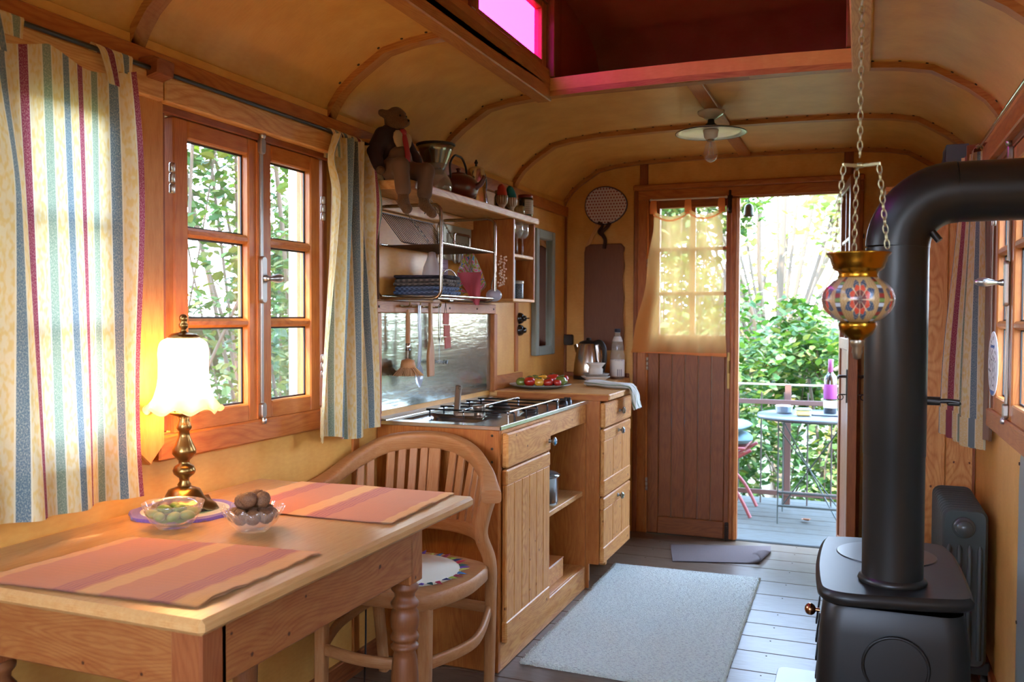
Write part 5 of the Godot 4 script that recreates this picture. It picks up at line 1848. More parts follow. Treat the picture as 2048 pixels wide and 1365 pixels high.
	g.tube([Vector3(0, 0, 0), Vector3(0.006, -0.07, 0), Vector3(-0.01, -0.12, 0), Vector3(-0.01, -0.145, 0.0)], 0.003, 6)
	obj(g, "handle", wire, t)
	g = G.new()
	g.ball(Vector3(0.0, -0.165, 0.0), Vector3(0.032, 0.026, 0.032), 16)
	obj(g, "bowl", mat("ladle_grey", "#9a96a0", 0.3), t)
	t = thing("bead_garland", "string of tiny pale dried buds on the far rack frame", "garland", Vector3(-1.345, 1.4, -3.27))
	g = G.new()
	for k in 46:
		var a := k * 0.37
		g.ball(Vector3(0.012 * sin(a * 3.1) + 0.012, 0.06 - 0.12 * fposmod(k * 0.618, 1.0), 0.014 * cos(a * 2.3) - 0.01), Vector3.ONE * 0.0045, 6)
	obj(g, "buds", mat("buds", "#c9a790", 0.9), t, "stuff")
	t = thing("key_rings", "ring with dangling small tags on the rack handle", "keys", Vector3(-1.565, 1.49, -3.36))
	for k in 3:
		g = G.new()
		var rr := []
		for i in 14: rr.append(Vector3(0.02, 0.02 + 0.014 * cos(TAU * i / 14), 0.014 * sin(TAU * i / 14) + 0.035 * (k - 1)))
		g.tube(rr, 0.0013, 5, true)
		var rn := obj(g, "ring", wire, t)
		g = G.new()
		g.bx(Vector3(0.02, -0.022, 0.035 * (k - 1)), Vector3(0.004, 0.05, 0.014 - 0.003 * k), 0.001)
		obj(g, "tag", mat("tag%d" % k, ["#8a4a2a", "#8b95a2", "#6e5a3a"][k], 0.5), rn)


func checks(k: int) -> Texture2D:
	var key := "t_checks%d" % k
	if not M.has(key):
		M[key] = tex(64, 64, func(u: float, v: float) -> Color:
			var a := int(u * 8) % 2
			var b := int(v * 8) % 2
			return Color(1, 1, 1) if a == b else Color(0.62, 0.62, 0.66))
	return M[key]


func chain(called: String, a: Vector3, b: Vector3, step: float, r: float, m: Material, parent: Node, w := 0.32) -> MeshInstance3D:
	var d := (b - a).normalized()
	var x := d.cross(Vector3(0.3, 0.2, 0.9)).normalized()
	var y := d.cross(x)
	var n := int(a.distance_to(b) / step)
	var g := G.new()
	for i in n:
		var c := a + d * step * (i + 0.5)
		var u := x if i % 2 == 0 else y
		var l := []
		for k in 10:
			var t := TAU * k / 10
			l.append(c + d * (step * 0.66) * cos(t) + u * step * w * sin(t))
		g.tube(l, r, 5, true)
	return obj(g, called, m, parent, "stuff")


func bear():
	var t := thing("toy_bear", "plush toy in dark velvet jacket, red tie and tan trousers sitting on the shelf", "plush toy", Vector3(-1.49, 1.678, -2.672))
	t.rotation.y = deg_to_rad(72)
	# own axes: z forward (towards the room), x to its left, seat at y = 0
	var plush := mat("plush", "#64472a", 0.95, {"rim": 0.6, "tex": cloud_tex(55, 40.0, 90.0, 0.9, Color(0.5, 0.42, 0.34)), "tri": Vector3(5, 5, 5)})
	var velvet := mat("velvet", "#1f0a0f", 0.9, {"rim": 0.7})
	var tan := mat("corduroy", "#5f4430", 0.9, {"rim": 0.3})
	var g := G.new()
	blob([
		[Vector3(0, 0.03, 0.02), Vector3(0, 0.13, 0.0), 0.045, 0.035], [Vector3(0, 0.13, 0.0), Vector3(0, 0.185, 0.01), 0.03, 0.026],
		[Vector3(0, 0.205, 0.012), Vector3(0, 0.215, 0.016), 0.037, 0.036], [Vector3(0, 0.197, 0.04), Vector3(0, 0.192, 0.062), 0.022, 0.016],
		[Vector3(0.037, 0.228, 0.005), Vector3(0.045, 0.236, 0.0), 0.013, 0.013], [Vector3(-0.037, 0.222, 0.005), Vector3(-0.047, 0.226, -0.002), 0.014, 0.013],
		[Vector3(0.03, -0.035, 0.115), Vector3(0.035, -0.085, 0.118), 0.02, 0.016], [Vector3(0.035, -0.085, 0.118), Vector3(0.04, -0.115, 0.15), 0.017, 0.016],
		[Vector3(-0.06, -0.03, 0.115), Vector3(-0.062, -0.085, 0.118), 0.02, 0.017], [Vector3(-0.062, -0.085, 0.118), Vector3(-0.07, -0.108, 0.142), 0.017, 0.018],
		[Vector3(0.07, 0.05, 0.05), Vector3(0.075, 0.03, 0.075), 0.013, 0.014], [Vector3(-0.085, 0.03, 0.03), Vector3(-0.1, 0.02, 0.05), 0.013, 0.015],
	], 0.012, 0.006, g, 0.003)
	obj(g, "body", plush, t)
	g = G.new()
	blob([[Vector3(0, 0.05, -0.005), Vector3(0, 0.15, -0.006), 0.058, 0.048], [Vector3(0.045, 0.15, 0), Vector3(0.075, 0.08, 0.03), 0.028, 0.022], [Vector3(0.075, 0.08, 0.03), Vector3(0.07, 0.05, 0.055), 0.022, 0.017], [Vector3(-0.045, 0.15, 0), Vector3(-0.085, 0.09, 0.0), 0.03, 0.026], [Vector3(-0.085, 0.09, 0.0), Vector3(-0.09, 0.04, 0.03), 0.026, 0.02]], 0.012, 0.007, g)
	obj(g, "jacket", velvet, t)
	g = G.new()
	blob([[Vector3(0, 0.04, 0.025), Vector3(0, 0.075, 0.03), 0.056, 0.045], [Vector3(0.035, 0.035, 0.03), Vector3(0.05, 0.03, 0.11), 0.034, 0.028], [Vector3(0.05, 0.03, 0.11), Vector3(0.035, -0.045, 0.118), 0.027, 0.026], [Vector3(-0.04, 0.035, 0.03), Vector3(-0.062, 0.035, 0.105), 0.034, 0.028], [Vector3(-0.062, 0.035, 0.105), Vector3(-0.062, -0.042, 0.117), 0.027, 0.026]], 0.012, 0.007, g)
	obj(g, "trousers", tan, t)
	g = G.new()
	g.ball(Vector3(-0.012, 0.135, 0.046), Vector3(0.026, 0.034, 0.01), 12, Basis(Vector3.BACK, 0.5))
	g.ball(Vector3(0.02, 0.13, 0.046), Vector3(0.022, 0.034, 0.01), 12, Basis(Vector3.BACK, -0.4))
	obj(g, "shirt_front", mat("lace", "#9c8460", 0.9), t)
	g = G.new()
	g.sweep(curve([Vector3(0.004, 0.165, 0.045), Vector3(0.004, 0.13, 0.058), Vector3(0.0, 0.09, 0.072), Vector3(-0.004, 0.06, 0.076)], 4), rrect(0.024, 0.006, 0.003, 2), Vector3.BACK, [], true)
	g.ball(Vector3(0.004, 0.163, 0.046), Vector3(0.016, 0.012, 0.01), 10)
	obj(g, "tie", mat("tie_red", "#8f1714", 0.7), t)
	g = G.new()
	for q in [Vector3(0.014, 0.215, 0.051), Vector3(-0.014, 0.215, 0.051), Vector3(0, 0.197, 0.077)]: g.ball(q, Vector3.ONE * 0.0042, 8)
	obj(g, "eyes_and_nose", mat("bead_black", "#140d0a", 0.1), t, "stuff")
	# small pale flower doll beside it
	t = thing("cloth_flower", "small crumpled cream cloth flower beside the plush toy", "flower", Vector3(-1.525, 1.70, -2.625))
	g = G.new()
	for k in 7:
		var a := TAU * k / 7
		g.ball(Vector3(0.012, 0.022 * sin(a) + 0.01, 0.022 * cos(a)), Vector3(0.012, 0.016, 0.016), 8)
	obj(g, "petals", mat("cream_cloth", "#b69c72", 0.9), t, "stuff")
	g = G.new()
	g.ball(Vector3(0.02, 0.01, 0), Vector3.ONE * 0.013, 8)
	obj(g, "centre", mat("cream_dark", "#6e5234", 0.9), t)


# ---------- table, lamp, bowls, chair, curtains ----------
const TT := 0.752


func make_table():
	var t := thing("dining_table", "old pine dining table with turned legs under the striped curtain", "table", Vector3(-1.265, 0, -1.47))
	var o := -t.position
	# top: x from the wall to -0.925, z -2.10 to -1.075, rounded rim
	plank("tabletop", Vector3(-1.604, TT - 0.026, -2.10) + o, Vector3(-0.93, TT, -1.075) + o, 2, mat("table_ply", "#bb905c", 0.32, {"tex": M.t_fine, "tri": Vector3(0.9, 5, 5), "spec": 0.5}), t, 0.007)
	var ax0 := -1.56
	var ax1 := -1.01
	var az0 := -1.965
	var az1 := -1.165
	var yt := TT - 0.028
	plank("apron", Vector3(ax1 - 0.022, yt - 0.139, az0 + 0.05) + o, Vector3(ax1, yt, az1 - 0.05) + o, 2, W("oldpine", "x", 1), t, 0.003)
	plank("apron", Vector3(ax0, yt - 0.139, az0 + 0.05) + o, Vector3(ax0 + 0.022, yt, az1 - 0.05) + o, 2, W("oldpine", "x", 2), t, 0.003)
	plank("apron", Vector3(ax0 + 0.04, yt - 0.139, az1 - 0.022) + o, Vector3(ax1 - 0.04, yt, az1 - 0.002) + o, 0, W("oldpine", "x", 3), t, 0.003)
	plank("apron", Vector3(ax0 + 0.04, yt - 0.139, az0 + 0.002) + o, Vector3(ax1 - 0.04, yt, az0 + 0.022) + o, 0, W("oldpine", "x", 0), t, 0.003)
	var prof := [Vector2(0, 0), Vector2(0.02, 0), Vector2(0.024, 0.05), Vector2(0.03, 0.15), Vector2(0.034, 0.28), Vector2(0.034, 0.33), Vector2(0.03, 0.375), Vector2(0.026, 0.39), Vector2(0.034, 0.398), Vector2(0.035, 0.404), Vector2(0.03, 0.409), Vector2(0.026, 0.413), Vector2(0.034, 0.42), Vector2(0.036, 0.426), Vector2(0.033, 0.433), Vector2(0.03, 0.438), Vector2(0.034, 0.45), Vector2(0.036, 0.47), Vector2(0.034, 0.488), Vector2(0.028, 0.497), Vector2(0.034, 0.503), Vector2(0.0355, 0.511), Vector2(0.03, 0.518), Vector2(0.025, 0.525), Vector2(0.026, 0.535), Vector2(0.034, 0.545), Vector2(0.035, 0.552), Vector2(0.03, 0.558), Vector2(0.03, 0.566), Vector2(0, 0.567)]
	for x in [ax0 + 0.033, ax1 - 0.033]:
		for z in [az0 + 0.033, az1 - 0.033]:
			var l := Node3D.new()
			l.name = "leg"
			t.add_child(l, true)
			l.position = Vector3(x, 0, z) + o
			var g := G.new()
			g.lathe(prof, 24)
			obj(g, "turned_shaft", W("brown", "y", int(x * 10 + z * 7)), l)
			plank("square_head", Vector3(-0.033, 0.562, -0.033), Vector3(0.033, yt, 0.033), 1, W("oldpine" if z < -1.5 else "redwood", "x", 1), l, 0.004)
	# placemats
	var mat_tex := tex(256, 256, func(u: float, v: float) -> Color:
		var c := Color("#bd6820")
		var q := fposmod(u * 1.0, 1.0)
		for s in [[0.0, 0.1, "#cf8a30"], [0.43, 0.53, "#cf8c36"], [0.945, 1.0, "#cf8a30"]]:
			if q >= s[0] and q < s[1]: c = Color(s[2])
		for b in [[0.12, 0.21], [0.55, 0.65]]:
			if q > b[0] and q < b[1]:
				c = c.lerp(Color("#983322"), 0.9 if fposmod((q - b[0]) / (b[1] - b[0]) * 5.0, 1.0) < 0.42 else 0.12)
		if fposmod(v * 70, 1.0) < 0.4: c = c.darkened(0.06)
		if fposmod(u * 70, 1.0) < 0.3: c = c.darkened(0.04)
		return c)
	var weave := mat("placemat_weave", "#ffffff", 0.85, {"tex": mat_tex, "rim": 0.2})
	for k in 2:
		var m := thing("placemat", ["near orange woven placemat with red stripes at the table front", "far orange woven placemat with red stripes beside the armchair"][k], "placemat", [Vector3(-1.195, TT + 0.0008, -1.285), Vector3(-1.23, TT + 0.0008, -1.92)][k], 0, "placemats on the table")
		# corner offsets in x, z: wall-near, wall-far, aisle-far, aisle-near
		var cn: Array = [[Vector2(-0.235, 0.195), Vector2(-0.222, -0.14), Vector2(0.215, -0.187), Vector2(0.215, 0.165)], [Vector2(-0.225, 0.2), Vector2(-0.226, -0.165), Vector2(0.242, -0.183), Vector2(0.257, 0.187)]][k]
		var g := G.new()
		if k == 0: # this one lies the other way round
			cn = [cn[3], cn[2], cn[1], cn[0]]
		for s in 2:
			g.grid(40, 30, func(u: float, v: float) -> Vector3:
				var a: Vector2 = cn[0].lerp(cn[3], u)
				var b: Vector2 = cn[1].lerp(cn[2], u)
				var p := a.lerp(b, v)
				var e := minf(minf(u, 1 - u), minf(v, 1 - v))
				var lift := 0.004 * maxf(0, sin(v * 9 + u * 2 + k)) * smoothstep(0.85, 1.0, u if k == 1 else 1 - u) + 0.0015 * sin(u * 7 + v * 5)
				var yy := 0.0018 + maxf(0, lift) + (0.0015 if s == 0 else 0.0)
				return Vector3(p.x + 0.002 * sin(v * 40), yy * (0.4 if s == 1 else 1.0), p.y + 0.0012 * sin(u * 160) * smoothstep(0.04, 0.0, minf(v, 1 - v))), false, (s == 1) != (k == 0))
		obj(g, "cloth", weave, m)
	lamp()
	bowls()
	armchair()
	left_curtains()


func lamp():
	var brass := mat("antique_brass", "#8a6a3a", 0.28, {"metal": 0.95})
	# felt mat under the lamp
	var t := thing("felt_trivet", "round felt mat with purple, green and yellow rings under the lamp", "trivet", Vector3(-1.487, TT + 0.0005, -1.665))
	var rings := [[0.0, "#c9a13c"], [0.42, "#6f9a68"], [0.58, "#a9a58c"], [0.74, "#c0b8a2"], [0.8, "#6a4d8a"], [0.93, "#7a5490"], [1.01, "#8d5a4a"]]
	var felt := tex(256, 256, func(u: float, v: float) -> Color:
		var r := Vector2(u - 0.5, v - 0.5).length() * 2
		var c := Color("#c9a13c")
		for q in rings:
			if r > q[0]: c = Color(q[1])
		return c.darkened(0.15 * fposmod(sin(u * 913 + v * 717) * 43.7, 1.0)))
	var g := G.new()
	g.smooth()
	var n := 72
	for i in n:
		var a0 := TAU * i / n
		var a1 := TAU * (i + 1) / n
		var r0 := 0.122 * (1 + 0.03 * sin(a0 * 9))
		var r1 := 0.122 * (1 + 0.03 * sin(a1 * 9))
		var p := Vector3(cos(a0) * r0, 0.007, -sin(a0) * r0)
		var q := Vector3(cos(a1) * r1, 0.007, -sin(a1) * r1)
		var up := func(w: Vector3) -> Vector2: return Vector2(0.5 + w.x / 0.25, 0.5 + w.z / 0.25)
		g.flat()
		g.tri(Vector3(0, 0.0075, 0), p, q, Vector2(0.5, 0.5), up.call(p), up.call(q))
		var pb := p * 1.02 - Vector3(0, 0.0072, 0)
		var qb := q * 1.02 - Vector3(0, 0.0072, 0)
		g.smooth()
		g.quad(pb, qb, q, p, up.call(pb), up.call(qb), up.call(q), up.call(p))
	obj(g, "felt", mat("felt_rings", "#ffffff", 0.95, {"tex": felt, "rim": 0.4}), t)
	# the lamp
	t = thing("table_lamp", "lit brass table lamp with a white frilled glass shade on the felt mat", "table lamp", Vector3(-1.49, TT + 0.0085, -1.665), deg_to_rad(25))
	g = G.new()
	# three-footed pressed base
	g.lathe([Vector2(0.066, 0.0), Vector2(0.062, 0.012), Vector2(0.05, 0.02), Vector2(0.042, 0.03), Vector2(0.036, 0.046), Vector2(0.02, 0.052), Vector2(0.012, 0.056)], 48, Transform3D.IDENTITY, func(q: Vector3, a: float, p: Vector2) -> Vector3:
		var k := 1.0 + 0.22 * pow(absf(cos(a * 2)), 3.0) * smoothstep(0.05, 0.0, p.y)
		var lift := 0.02 * pow(1 - absf(cos(a * 2)), 2.0) * smoothstep(0.03, 0.0, p.y)
		return Vector3(q.x * k, q.y + lift, q.z * k))
	obj(g, "base", brass, t)
	g = G.new()
	g.lathe([Vector2(0.013, 0.052), Vector2(0.016, 0.058), Vector2(0.011, 0.066), Vector2(0.012, 0.074), Vector2(0.024, 0.084), Vector2(0.026, 0.092), Vector2(0.022, 0.102), Vector2(0.012, 0.108), Vector2(0.013, 0.116), Vector2(0.019, 0.122), Vector2(0.027, 0.132), Vector2(0.027, 0.142), Vector2(0.021, 0.155), Vector2(0.014, 0.172), Vector2(0.012, 0.185), Vector2(0.015, 0.188), Vector2(0.018, 0.194), Vector2(0.015, 0.203), Vector2(0.012, 0.212), Vector2(0.014, 0.22), Vector2(0, 0.221)], 24)
	obj(g, "stem", brass, t)
	g = G.new()
	g.lathe([Vector2(0.014, 0.22), Vector2(0.034, 0.226), Vector2(0.037, 0.23), Vector2(0.034, 0.233), Vector2(0.014, 0.231), Vector2(0, 0.231)], 24)
	var holder := obj(g, "shade_holder", brass, t)
	g = G.new()
	for k in 4:
		var a := TAU * k / 4 + 0.4
		g = G.new()
		g.tube([Vector3(cos(a) * 0.03, 0.23, sin(a) * 0.03), Vector3(cos(a) * 0.038, 0.27, sin(a) * 0.038), Vector3(cos(a) * 0.05, 0.36, sin(a) * 0.05), Vector3(cos(a) * 0.03, 0.403, sin(a) * 0.03)], 0.002, 6)
		obj(g, "harp_wire", brass, holder)
	g = G.new()
	g.lathe([Vector2(0, 0.231), Vector2(0.017, 0.231), Vector2(0.017, 0.27), Vector2(0.014, 0.275), Vector2(0, 0.276)], 20)
	obj(g, "socket", mat("socket_cream", "#d9c7a0", 0.5), holder)
	# bell shade with a frilled rim
	var prof := []
	for p in curve([Vector2(0.068, 0.265), Vector2(0.061, 0.288), Vector2(0.0575, 0.31), Vector2(0.0565, 0.345), Vector2(0.0575, 0.372), Vector2(0.052, 0.396), Vector2(0.035, 0.407), Vector2(0.03, 0.408)], 4): prof.append(p)
	g = G.new()
	var fr := func(q: Vector3, a: float, p: Vector2) -> Vector3:
		var k := smoothstep(0.272, 0.232, p.y)
		var r := 1.0 + 0.06 * k * sin(a * 8)
		return Vector3(q.x * r, q.y + 0.007 * k * sin(a * 8 + 0.9), q.z * r)
	g.lathe(prof, 96, Transform3D.IDENTITY, fr)
	obj(g, "shade", mat("lit_opal", "#fbf3e2", 0.3, {"emit": "#ffe2b8", "e": 1.7}), t)
	g = G.new()
	prof = []
	for p in curve([Vector2(0.083, 0.242), Vector2(0.087, 0.236), Vector2(0.083, 0.236), Vector2(0.076, 0.248), Vector2(0.068, 0.265)], 4): prof.append(p)
	g.lathe(prof, 128, Transform3D.IDENTITY, fr)
	obj(g, "frill", mat("opal_frill", "#f6e6cc", 0.3, {"back": "#ffdcae", "emit": "#ffcf92", "e": 0.5}), t)
	g = G.new()
	g.lathe([Vector2(0, 0.405), Vector2(0.036, 0.406), Vector2(0.037, 0.41), Vector2(0.028, 0.416), Vector2(0.008, 0.42), Vector2(0.006, 0.426), Vector2(0.01, 0.431), Vector2(0.011, 0.438), Vector2(0.007, 0.443), Vector2(0.0095, 0.448), Vector2(0.0095, 0.456), Vector2(0.006, 0.461), Vector2(0, 0.463)], 20)
	obj(g, "cap", brass, t)
	var l := OmniLight3D.new()
	l.name = "lamp_light"
	l.light_color = Color("#ffbf76")
	l.light_energy = LAMP_E
	l.light_size = 0.05
	l.omni_range = 8.0
	l.omni_attenuation = 2.0
	l.shadow_enabled = true
	add_child(l)
	l.position = t.position + Vector3(0, 0.315, 0)


func bowls():
	var glass := mat("bowl_glass", "#f2f4f0", 0.02, {"alpha": 0.07, "spec": 0.9})
	var b := Vector3(-1.405, TT + 0.0006, -1.535)
	var t := thing("glass_bowl", "smooth round glass bowl holding green pods in front of the lamp", "bowl", b)
	var g := G.new()
	g.lathe([Vector2(0, 0), Vector2(0.033, 0), Vector2(0.036, 0.004), Vector2(0.048, 0.016), Vector2(0.059, 0.034), Vector2(0.065, 0.052), Vector2(0.066, 0.0555), Vector2(0.0635, 0.056), Vector2(0.057, 0.037), Vector2(0.045, 0.02), Vector2(0.032, 0.010), Vector2(0, 0.009)], 40)
	obj(g, "body", glass, t)
	var pod := Node3D.new()
	pod.name = "green_pod"
	g = G.new()
	g.ball(Vector3.ZERO, Vector3(0.018, 0.0105, 0.0115), 16, Basis.IDENTITY, func(q: Vector3, a: float, p: Vector2) -> Vector3:
		return Vector3(q.x * (1.0 + 0.08 * q.x), q.y * (1 - 0.05 * absf(q.x)), q.z * (1 + 0.04 * cos(a * 6))))
	obj(g, "husk", mat("pod_green", "#66782a", 0.55, {"rim": 0.3}), pod)
	g = G.new()
	g.tube([Vector3(0.017, 0, 0), Vector3(0.022, 0.001, 0.001)], 0.0015, 5)
	obj(g, "stalk", mat("pod_stalk", "#5a5a28", 0.7), pod)
	var names_ := ["left rim", "front left", "front middle", "front right", "right rim", "back right", "back middle", "back left", "top left", "top middle", "top right", "bottom centre", "bottom left", "bottom right"]
	for i in 14:
		var a := TAU * i / 8 + 2.4
		var r := 0.04 if i < 8 else (0.018 if i < 11 else 0.02)
		var y := 0.031 if i < 8 else (0.042 if i < 11 else 0.021)
		if i >= 8: a = TAU * i / 3
		var q := twin(pod, "green_pod", b + Vector3(r * cos(a), y, r * sin(a)), 0, "green pod at the %s of the smooth glass bowl" % names_[i])
		q.rotation = Vector3(0.3 * sin(i * 2.0), a + 1.2 + 0.5 * sin(i * 5.0), 0.25 * cos(i * 3.0))
		tag(q, "", "pod", "green pods in the glass bowl")
	pod.free()
	# cut glass bowl with walnuts
	b = Vector3(-1.222, TT + 0.0006, -1.575)
	t = thing("crystal_bowl", "scalloped cut glass bowl holding walnuts between the two placemats", "bowl", b)
	g = G.new()
	g.lathe([Vector2(0, 0), Vector2(0.03, 0), Vector2(0.034, 0.004), Vector2(0.05, 0.02), Vector2(0.061, 0.038), Vector2(0.065, 0.048), Vector2(0.062, 0.05), Vector2(0.046, 0.026), Vector2(0.03, 0.012), Vector2(0, 0.01)], 72, Transform3D.IDENTITY, func(q: Vector3, a: float, p: Vector2) -> Vector3:
		var k := smoothstep(0.0, 0.045, p.y)
		var s := 1.0 + 0.05 * k * cos(a * 12 + p.y * 60)
		return Vector3(q.x * s, q.y + 0.005 * k * k * cos(a * 12 + 2.0), q.z * s))
	obj(g, "body", glass, t)
	var nut := Node3D.new()
	nut.name = "walnut"
	var nz := noise_of(1.6, 4, 3)
	g = G.new()
	g.ball(Vector3.ZERO, Vector3(0.0185, 0.0165, 0.0165), 36, Basis.IDENTITY, func(q: Vector3, a: float, p: Vector2) -> Vector3:
		var w := 1.0 + 0.09 * nz.get_noise_3d(q.x * 2.6, q.y * 2.6, q.z * 2.6) + 0.16 * absf(nz.get_noise_3d(q.x * 4, q.y * 4, q.z * 4)) - 0.05
		var seam := 0.05 * exp(-pow(q.z / 0.07, 2.0))
		return q * (w + seam))
	obj(g, "shell", mat("walnut_shell", "#855a38", 0.7, {"tex": cloud_tex(88, 16.0, 30.0, 1.6, Color(0.45, 0.36, 0.28)), "tri": Vector3(20, 20, 20)}), nut)
	var wl := ["at the left rim", "low at the left front", "low at the front middle", "large dark one at the front right", "low at the right rim", "low at the back right", "low at the back", "low at the back left", "on top at the left", "big one on top in the middle", "on top at the right", "highest one at the back right", "at the bottom"]
	for i in 13:
		var a := TAU * i / 8 + 2.5
		var p := Vector3(0.037 * cos(a), 0.036, 0.037 * sin(a))
		if i >= 8 and i < 12:
			a = TAU * (i - 8) / 4 + 2.9
			p = Vector3(0.022 * cos(a), 0.063 + 0.003 * (i - 8), 0.022 * sin(a))
		if i == 12: p = Vector3(0, 0.029, 0)
		var q := twin(nut, "walnut", b + p, 0, "walnut %s of the scalloped bowl" % wl[i], [1.0, 0.9, 0.92, 1.12, 0.9, 0.95, 1.0, 0.95, 1.05, 1.18, 1.0, 1.05, 0.9][i])
		q.rotation = Vector3(i * 1.3, i * 2.1, i * 0.7)
		tag(q, "", "walnut", "walnuts in the scalloped bowl")
	nut.free()


func armchair():
	var t := thing("armchair", "pale teak armchair with a curved slatted round back between table and sink cabinet", "armchair", Vector3(-1.31, 0, -2.42))
	var o := -t.position
	var wood: Material = W("teak", "y", 1)
	var hard: Material = W("teak", "x", 2)
	# crest: the horseshoe rail from the left arm end round the back to the right arm end
	var cr := curve([Vector3(-1.572, 0.682, -2.30), Vector3(-1.575, 0.70, -2.42), Vector3(-1.555, 0.742, -2.54), Vector3(-1.50, 0.783, -2.645), Vector3(-1.40, 0.797, -2.70), Vector3(-1.29, 0.792, -2.712), Vector3(-1.19, 0.76, -2.68), Vector3(-1.11, 0.715, -2.60), Vector3(-1.055, 0.69, -2.50), Vector3(-1.015, 0.683, -2.42)], 6)
	var up := []
	var sc := []
	var n := cr.size()
	for i in n:
		var u := float(i) / (n - 1)
		cr[i] += o
		var e := absf(u - 0.5) * 2
		up.append(Vector3(0, 1, 0) if e > 0.55 else Vector3(0, 1, 0.35 * (1 - e)))
		sc.append(Vector2(lerpf(0.72, 1.05, smoothstep(0.4, 0.9, e)), lerpf(1.35, 0.95, smoothstep(0.3, 0.85, e))))
	var g := G.new()
	g.sweep(cr, rrect(0.056, 0.042, 0.012, 3), up, sc, true)
	obj(g, "arm_rail", hard, t)
	# lower back rail, curved between the rear posts
	var lr := curve([Vector3(-1.535, 0.53, -2.50), Vector3(-1.47, 0.53, -2.60), Vector3(-1.37, 0.53, -2.645), Vector3(-1.26, 0.53, -2.645), Vector3(-1.16, 0.53, -2.60), Vector3(-1.095, 0.53, -2.53)], 6)
	for i in lr.size(): lr[i] += o
	g = G.new()
	g.sweep(lr, rrect(0.024, 0.042, 0.006, 2), Vector3.UP, [], true)
	obj(g, "lower_rail", hard, t)
	# slats
	var m := 13
	for k in m:
		var u := lerpf(0.06, 0.94, float(k) / (m - 1))
		var a: Vector3 = lr[int(u * (lr.size() - 1))] + Vector3(0, 0.012, 0)
		var want := a.x + (a.x - (-1.31 + o.x)) * 0.1
		var b: Vector3 = cr[int(n * 0.5)]
		for c in cr.slice(int(n * 0.12), int(n * 0.9)):
			if absf(c.x - want) < absf(b.x - want): b = c
		var nx: Vector3 = lr[mini(int(u * (lr.size() - 1)) + 1, lr.size() - 1)] - lr[maxi(int(u * (lr.size() - 1)) - 1, 0)]
		stick("slat", a, b - Vector3(0, 0.006, 0), 0.042 if k == 6 else 0.027, 0.012, nx, W("teak", "x", k), t, 0.002)
	# posts: right rear one swells at the foot of the arm
	for q in [[Vector3(-1.06, 0.672, -2.52), Vector3(-1.085, 0.60, -2.525), Vector3(-1.10, 0.53, -2.54), Vector3(-1.085, 0.44, -2.575), Vector3(-1.105, 0.3, -2.63), Vector3(-1.125, 0.0, -2.665)], [Vector3(-1.57, 0.69, -2.40), Vector3(-1.56, 0.60, -2.43), Vector3(-1.545, 0.53, -2.48), Vector3(-1.54, 0.44, -2.55), Vector3(-1.52, 0.3, -2.61), Vector3(-1.51, 0.0, -2.65)]]:
		var pts := curve([q[0] + o, q[1] + o, q[2] + o, q[3] + o, q[4] + o, q[5] + o], 5)
		g = G.new()
		var s2 := []
		for i in pts.size(): s2.append(Vector2.ONE * lerpf(1.15, 0.85, float(i) / pts.size()))
		g.sweep(pts, rrect(0.036, 0.034, 0.007, 2), Vector3.BACK, s2, true)
		obj(g, "rear_leg", wood, t)
	for x in [-1.14, -1.485]:
		g = G.new()
		g.sweep([Vector3(x, 0.425, -2.235) + o, Vector3(x, 0.2, -2.232) + o, Vector3(x, 0.0, -2.226) + o], rrect(0.036, 0.036, 0.006, 2), Vector3.BACK, [Vector2.ONE, Vector2.ONE * 0.95, Vector2.ONE * 0.85], true)
		obj(g, "front_leg", wood, t)
	# seat with curved front and side edges
	var out := []
	for p in curve([Vector2(-1.505, -2.225), Vector2(-1.42, -2.20), Vector2(-1.31, -2.192), Vector2(-1.20, -2.20), Vector2(-1.122, -2.22), Vector2(-1.075, -2.36), Vector2(-1.073, -2.48), Vector2(-1.095, -2.575), Vector2(-1.19, -2.62), Vector2(-1.31, -2.635), Vector2(-1.44, -2.62), Vector2(-1.53, -2.57), Vector2(-1.55, -2.46), Vector2(-1.54, -2.34)], 4, true): out.append(Vector2(p.x + o.x, -(p.y + o.z)))
	g = G.new()
	g.plate(out, 0.046, Transform3D(Basis(Vector3.RIGHT, -PI / 2), Vector3(0, 0.387, 0)), 0.006, true)
	obj(g, "seat", hard, t)
	# bowed stretchers between the legs
	for q in [[Vector3(-1.485, 0.225, -2.235), Vector3(-1.31, 0.228, -2.195), Vector3(-1.14, 0.225, -2.235)], [Vector3(-1.14, 0.225, -2.24), Vector3(-1.075, 0.235, -2.43), Vector3(-1.11, 0.27, -2.63)], [Vector3(-1.485, 0.225, -2.24), Vector3(-1.545, 0.235, -2.43), Vector3(-1.515, 0.27, -2.62)], [Vector3(-1.515, 0.27, -2.63), Vector3(-1.31, 0.27, -2.65), Vector3(-1.11, 0.27, -2.64)]]:
		g = G.new()
		g.sweep(curve([q[0] + o, q[1] + o, q[2] + o], 8), rrect(0.018, 0.034, 0.006, 2), Vector3.UP, [], true)
		obj(g, "stretcher", hard, t)
	# felt pad with coloured petals round its rim
	var pad := thing("seat_pad", "round cream felt pad rimmed with coloured petals on the armchair seat", "seat pad", Vector3(-1.30, 0.4335, -2.405))
	g = G.new()
	g.lathe([Vector2(0.172, 0), Vector2(0.176, 0.004), Vector2(0.17, 0.009), Vector2(0, 0.011)], 48)
	obj(g, "felt", mat("cream_felt", "#d3cab0", 0.95, {"rim": 0.4}), pad)
	var cols := ["#7a1f33", "#8a9a35", "#2b2a55", "#a32b3f", "#1f4a44", "#5a3a8a", "#b0b05a", "#3f6a92"]
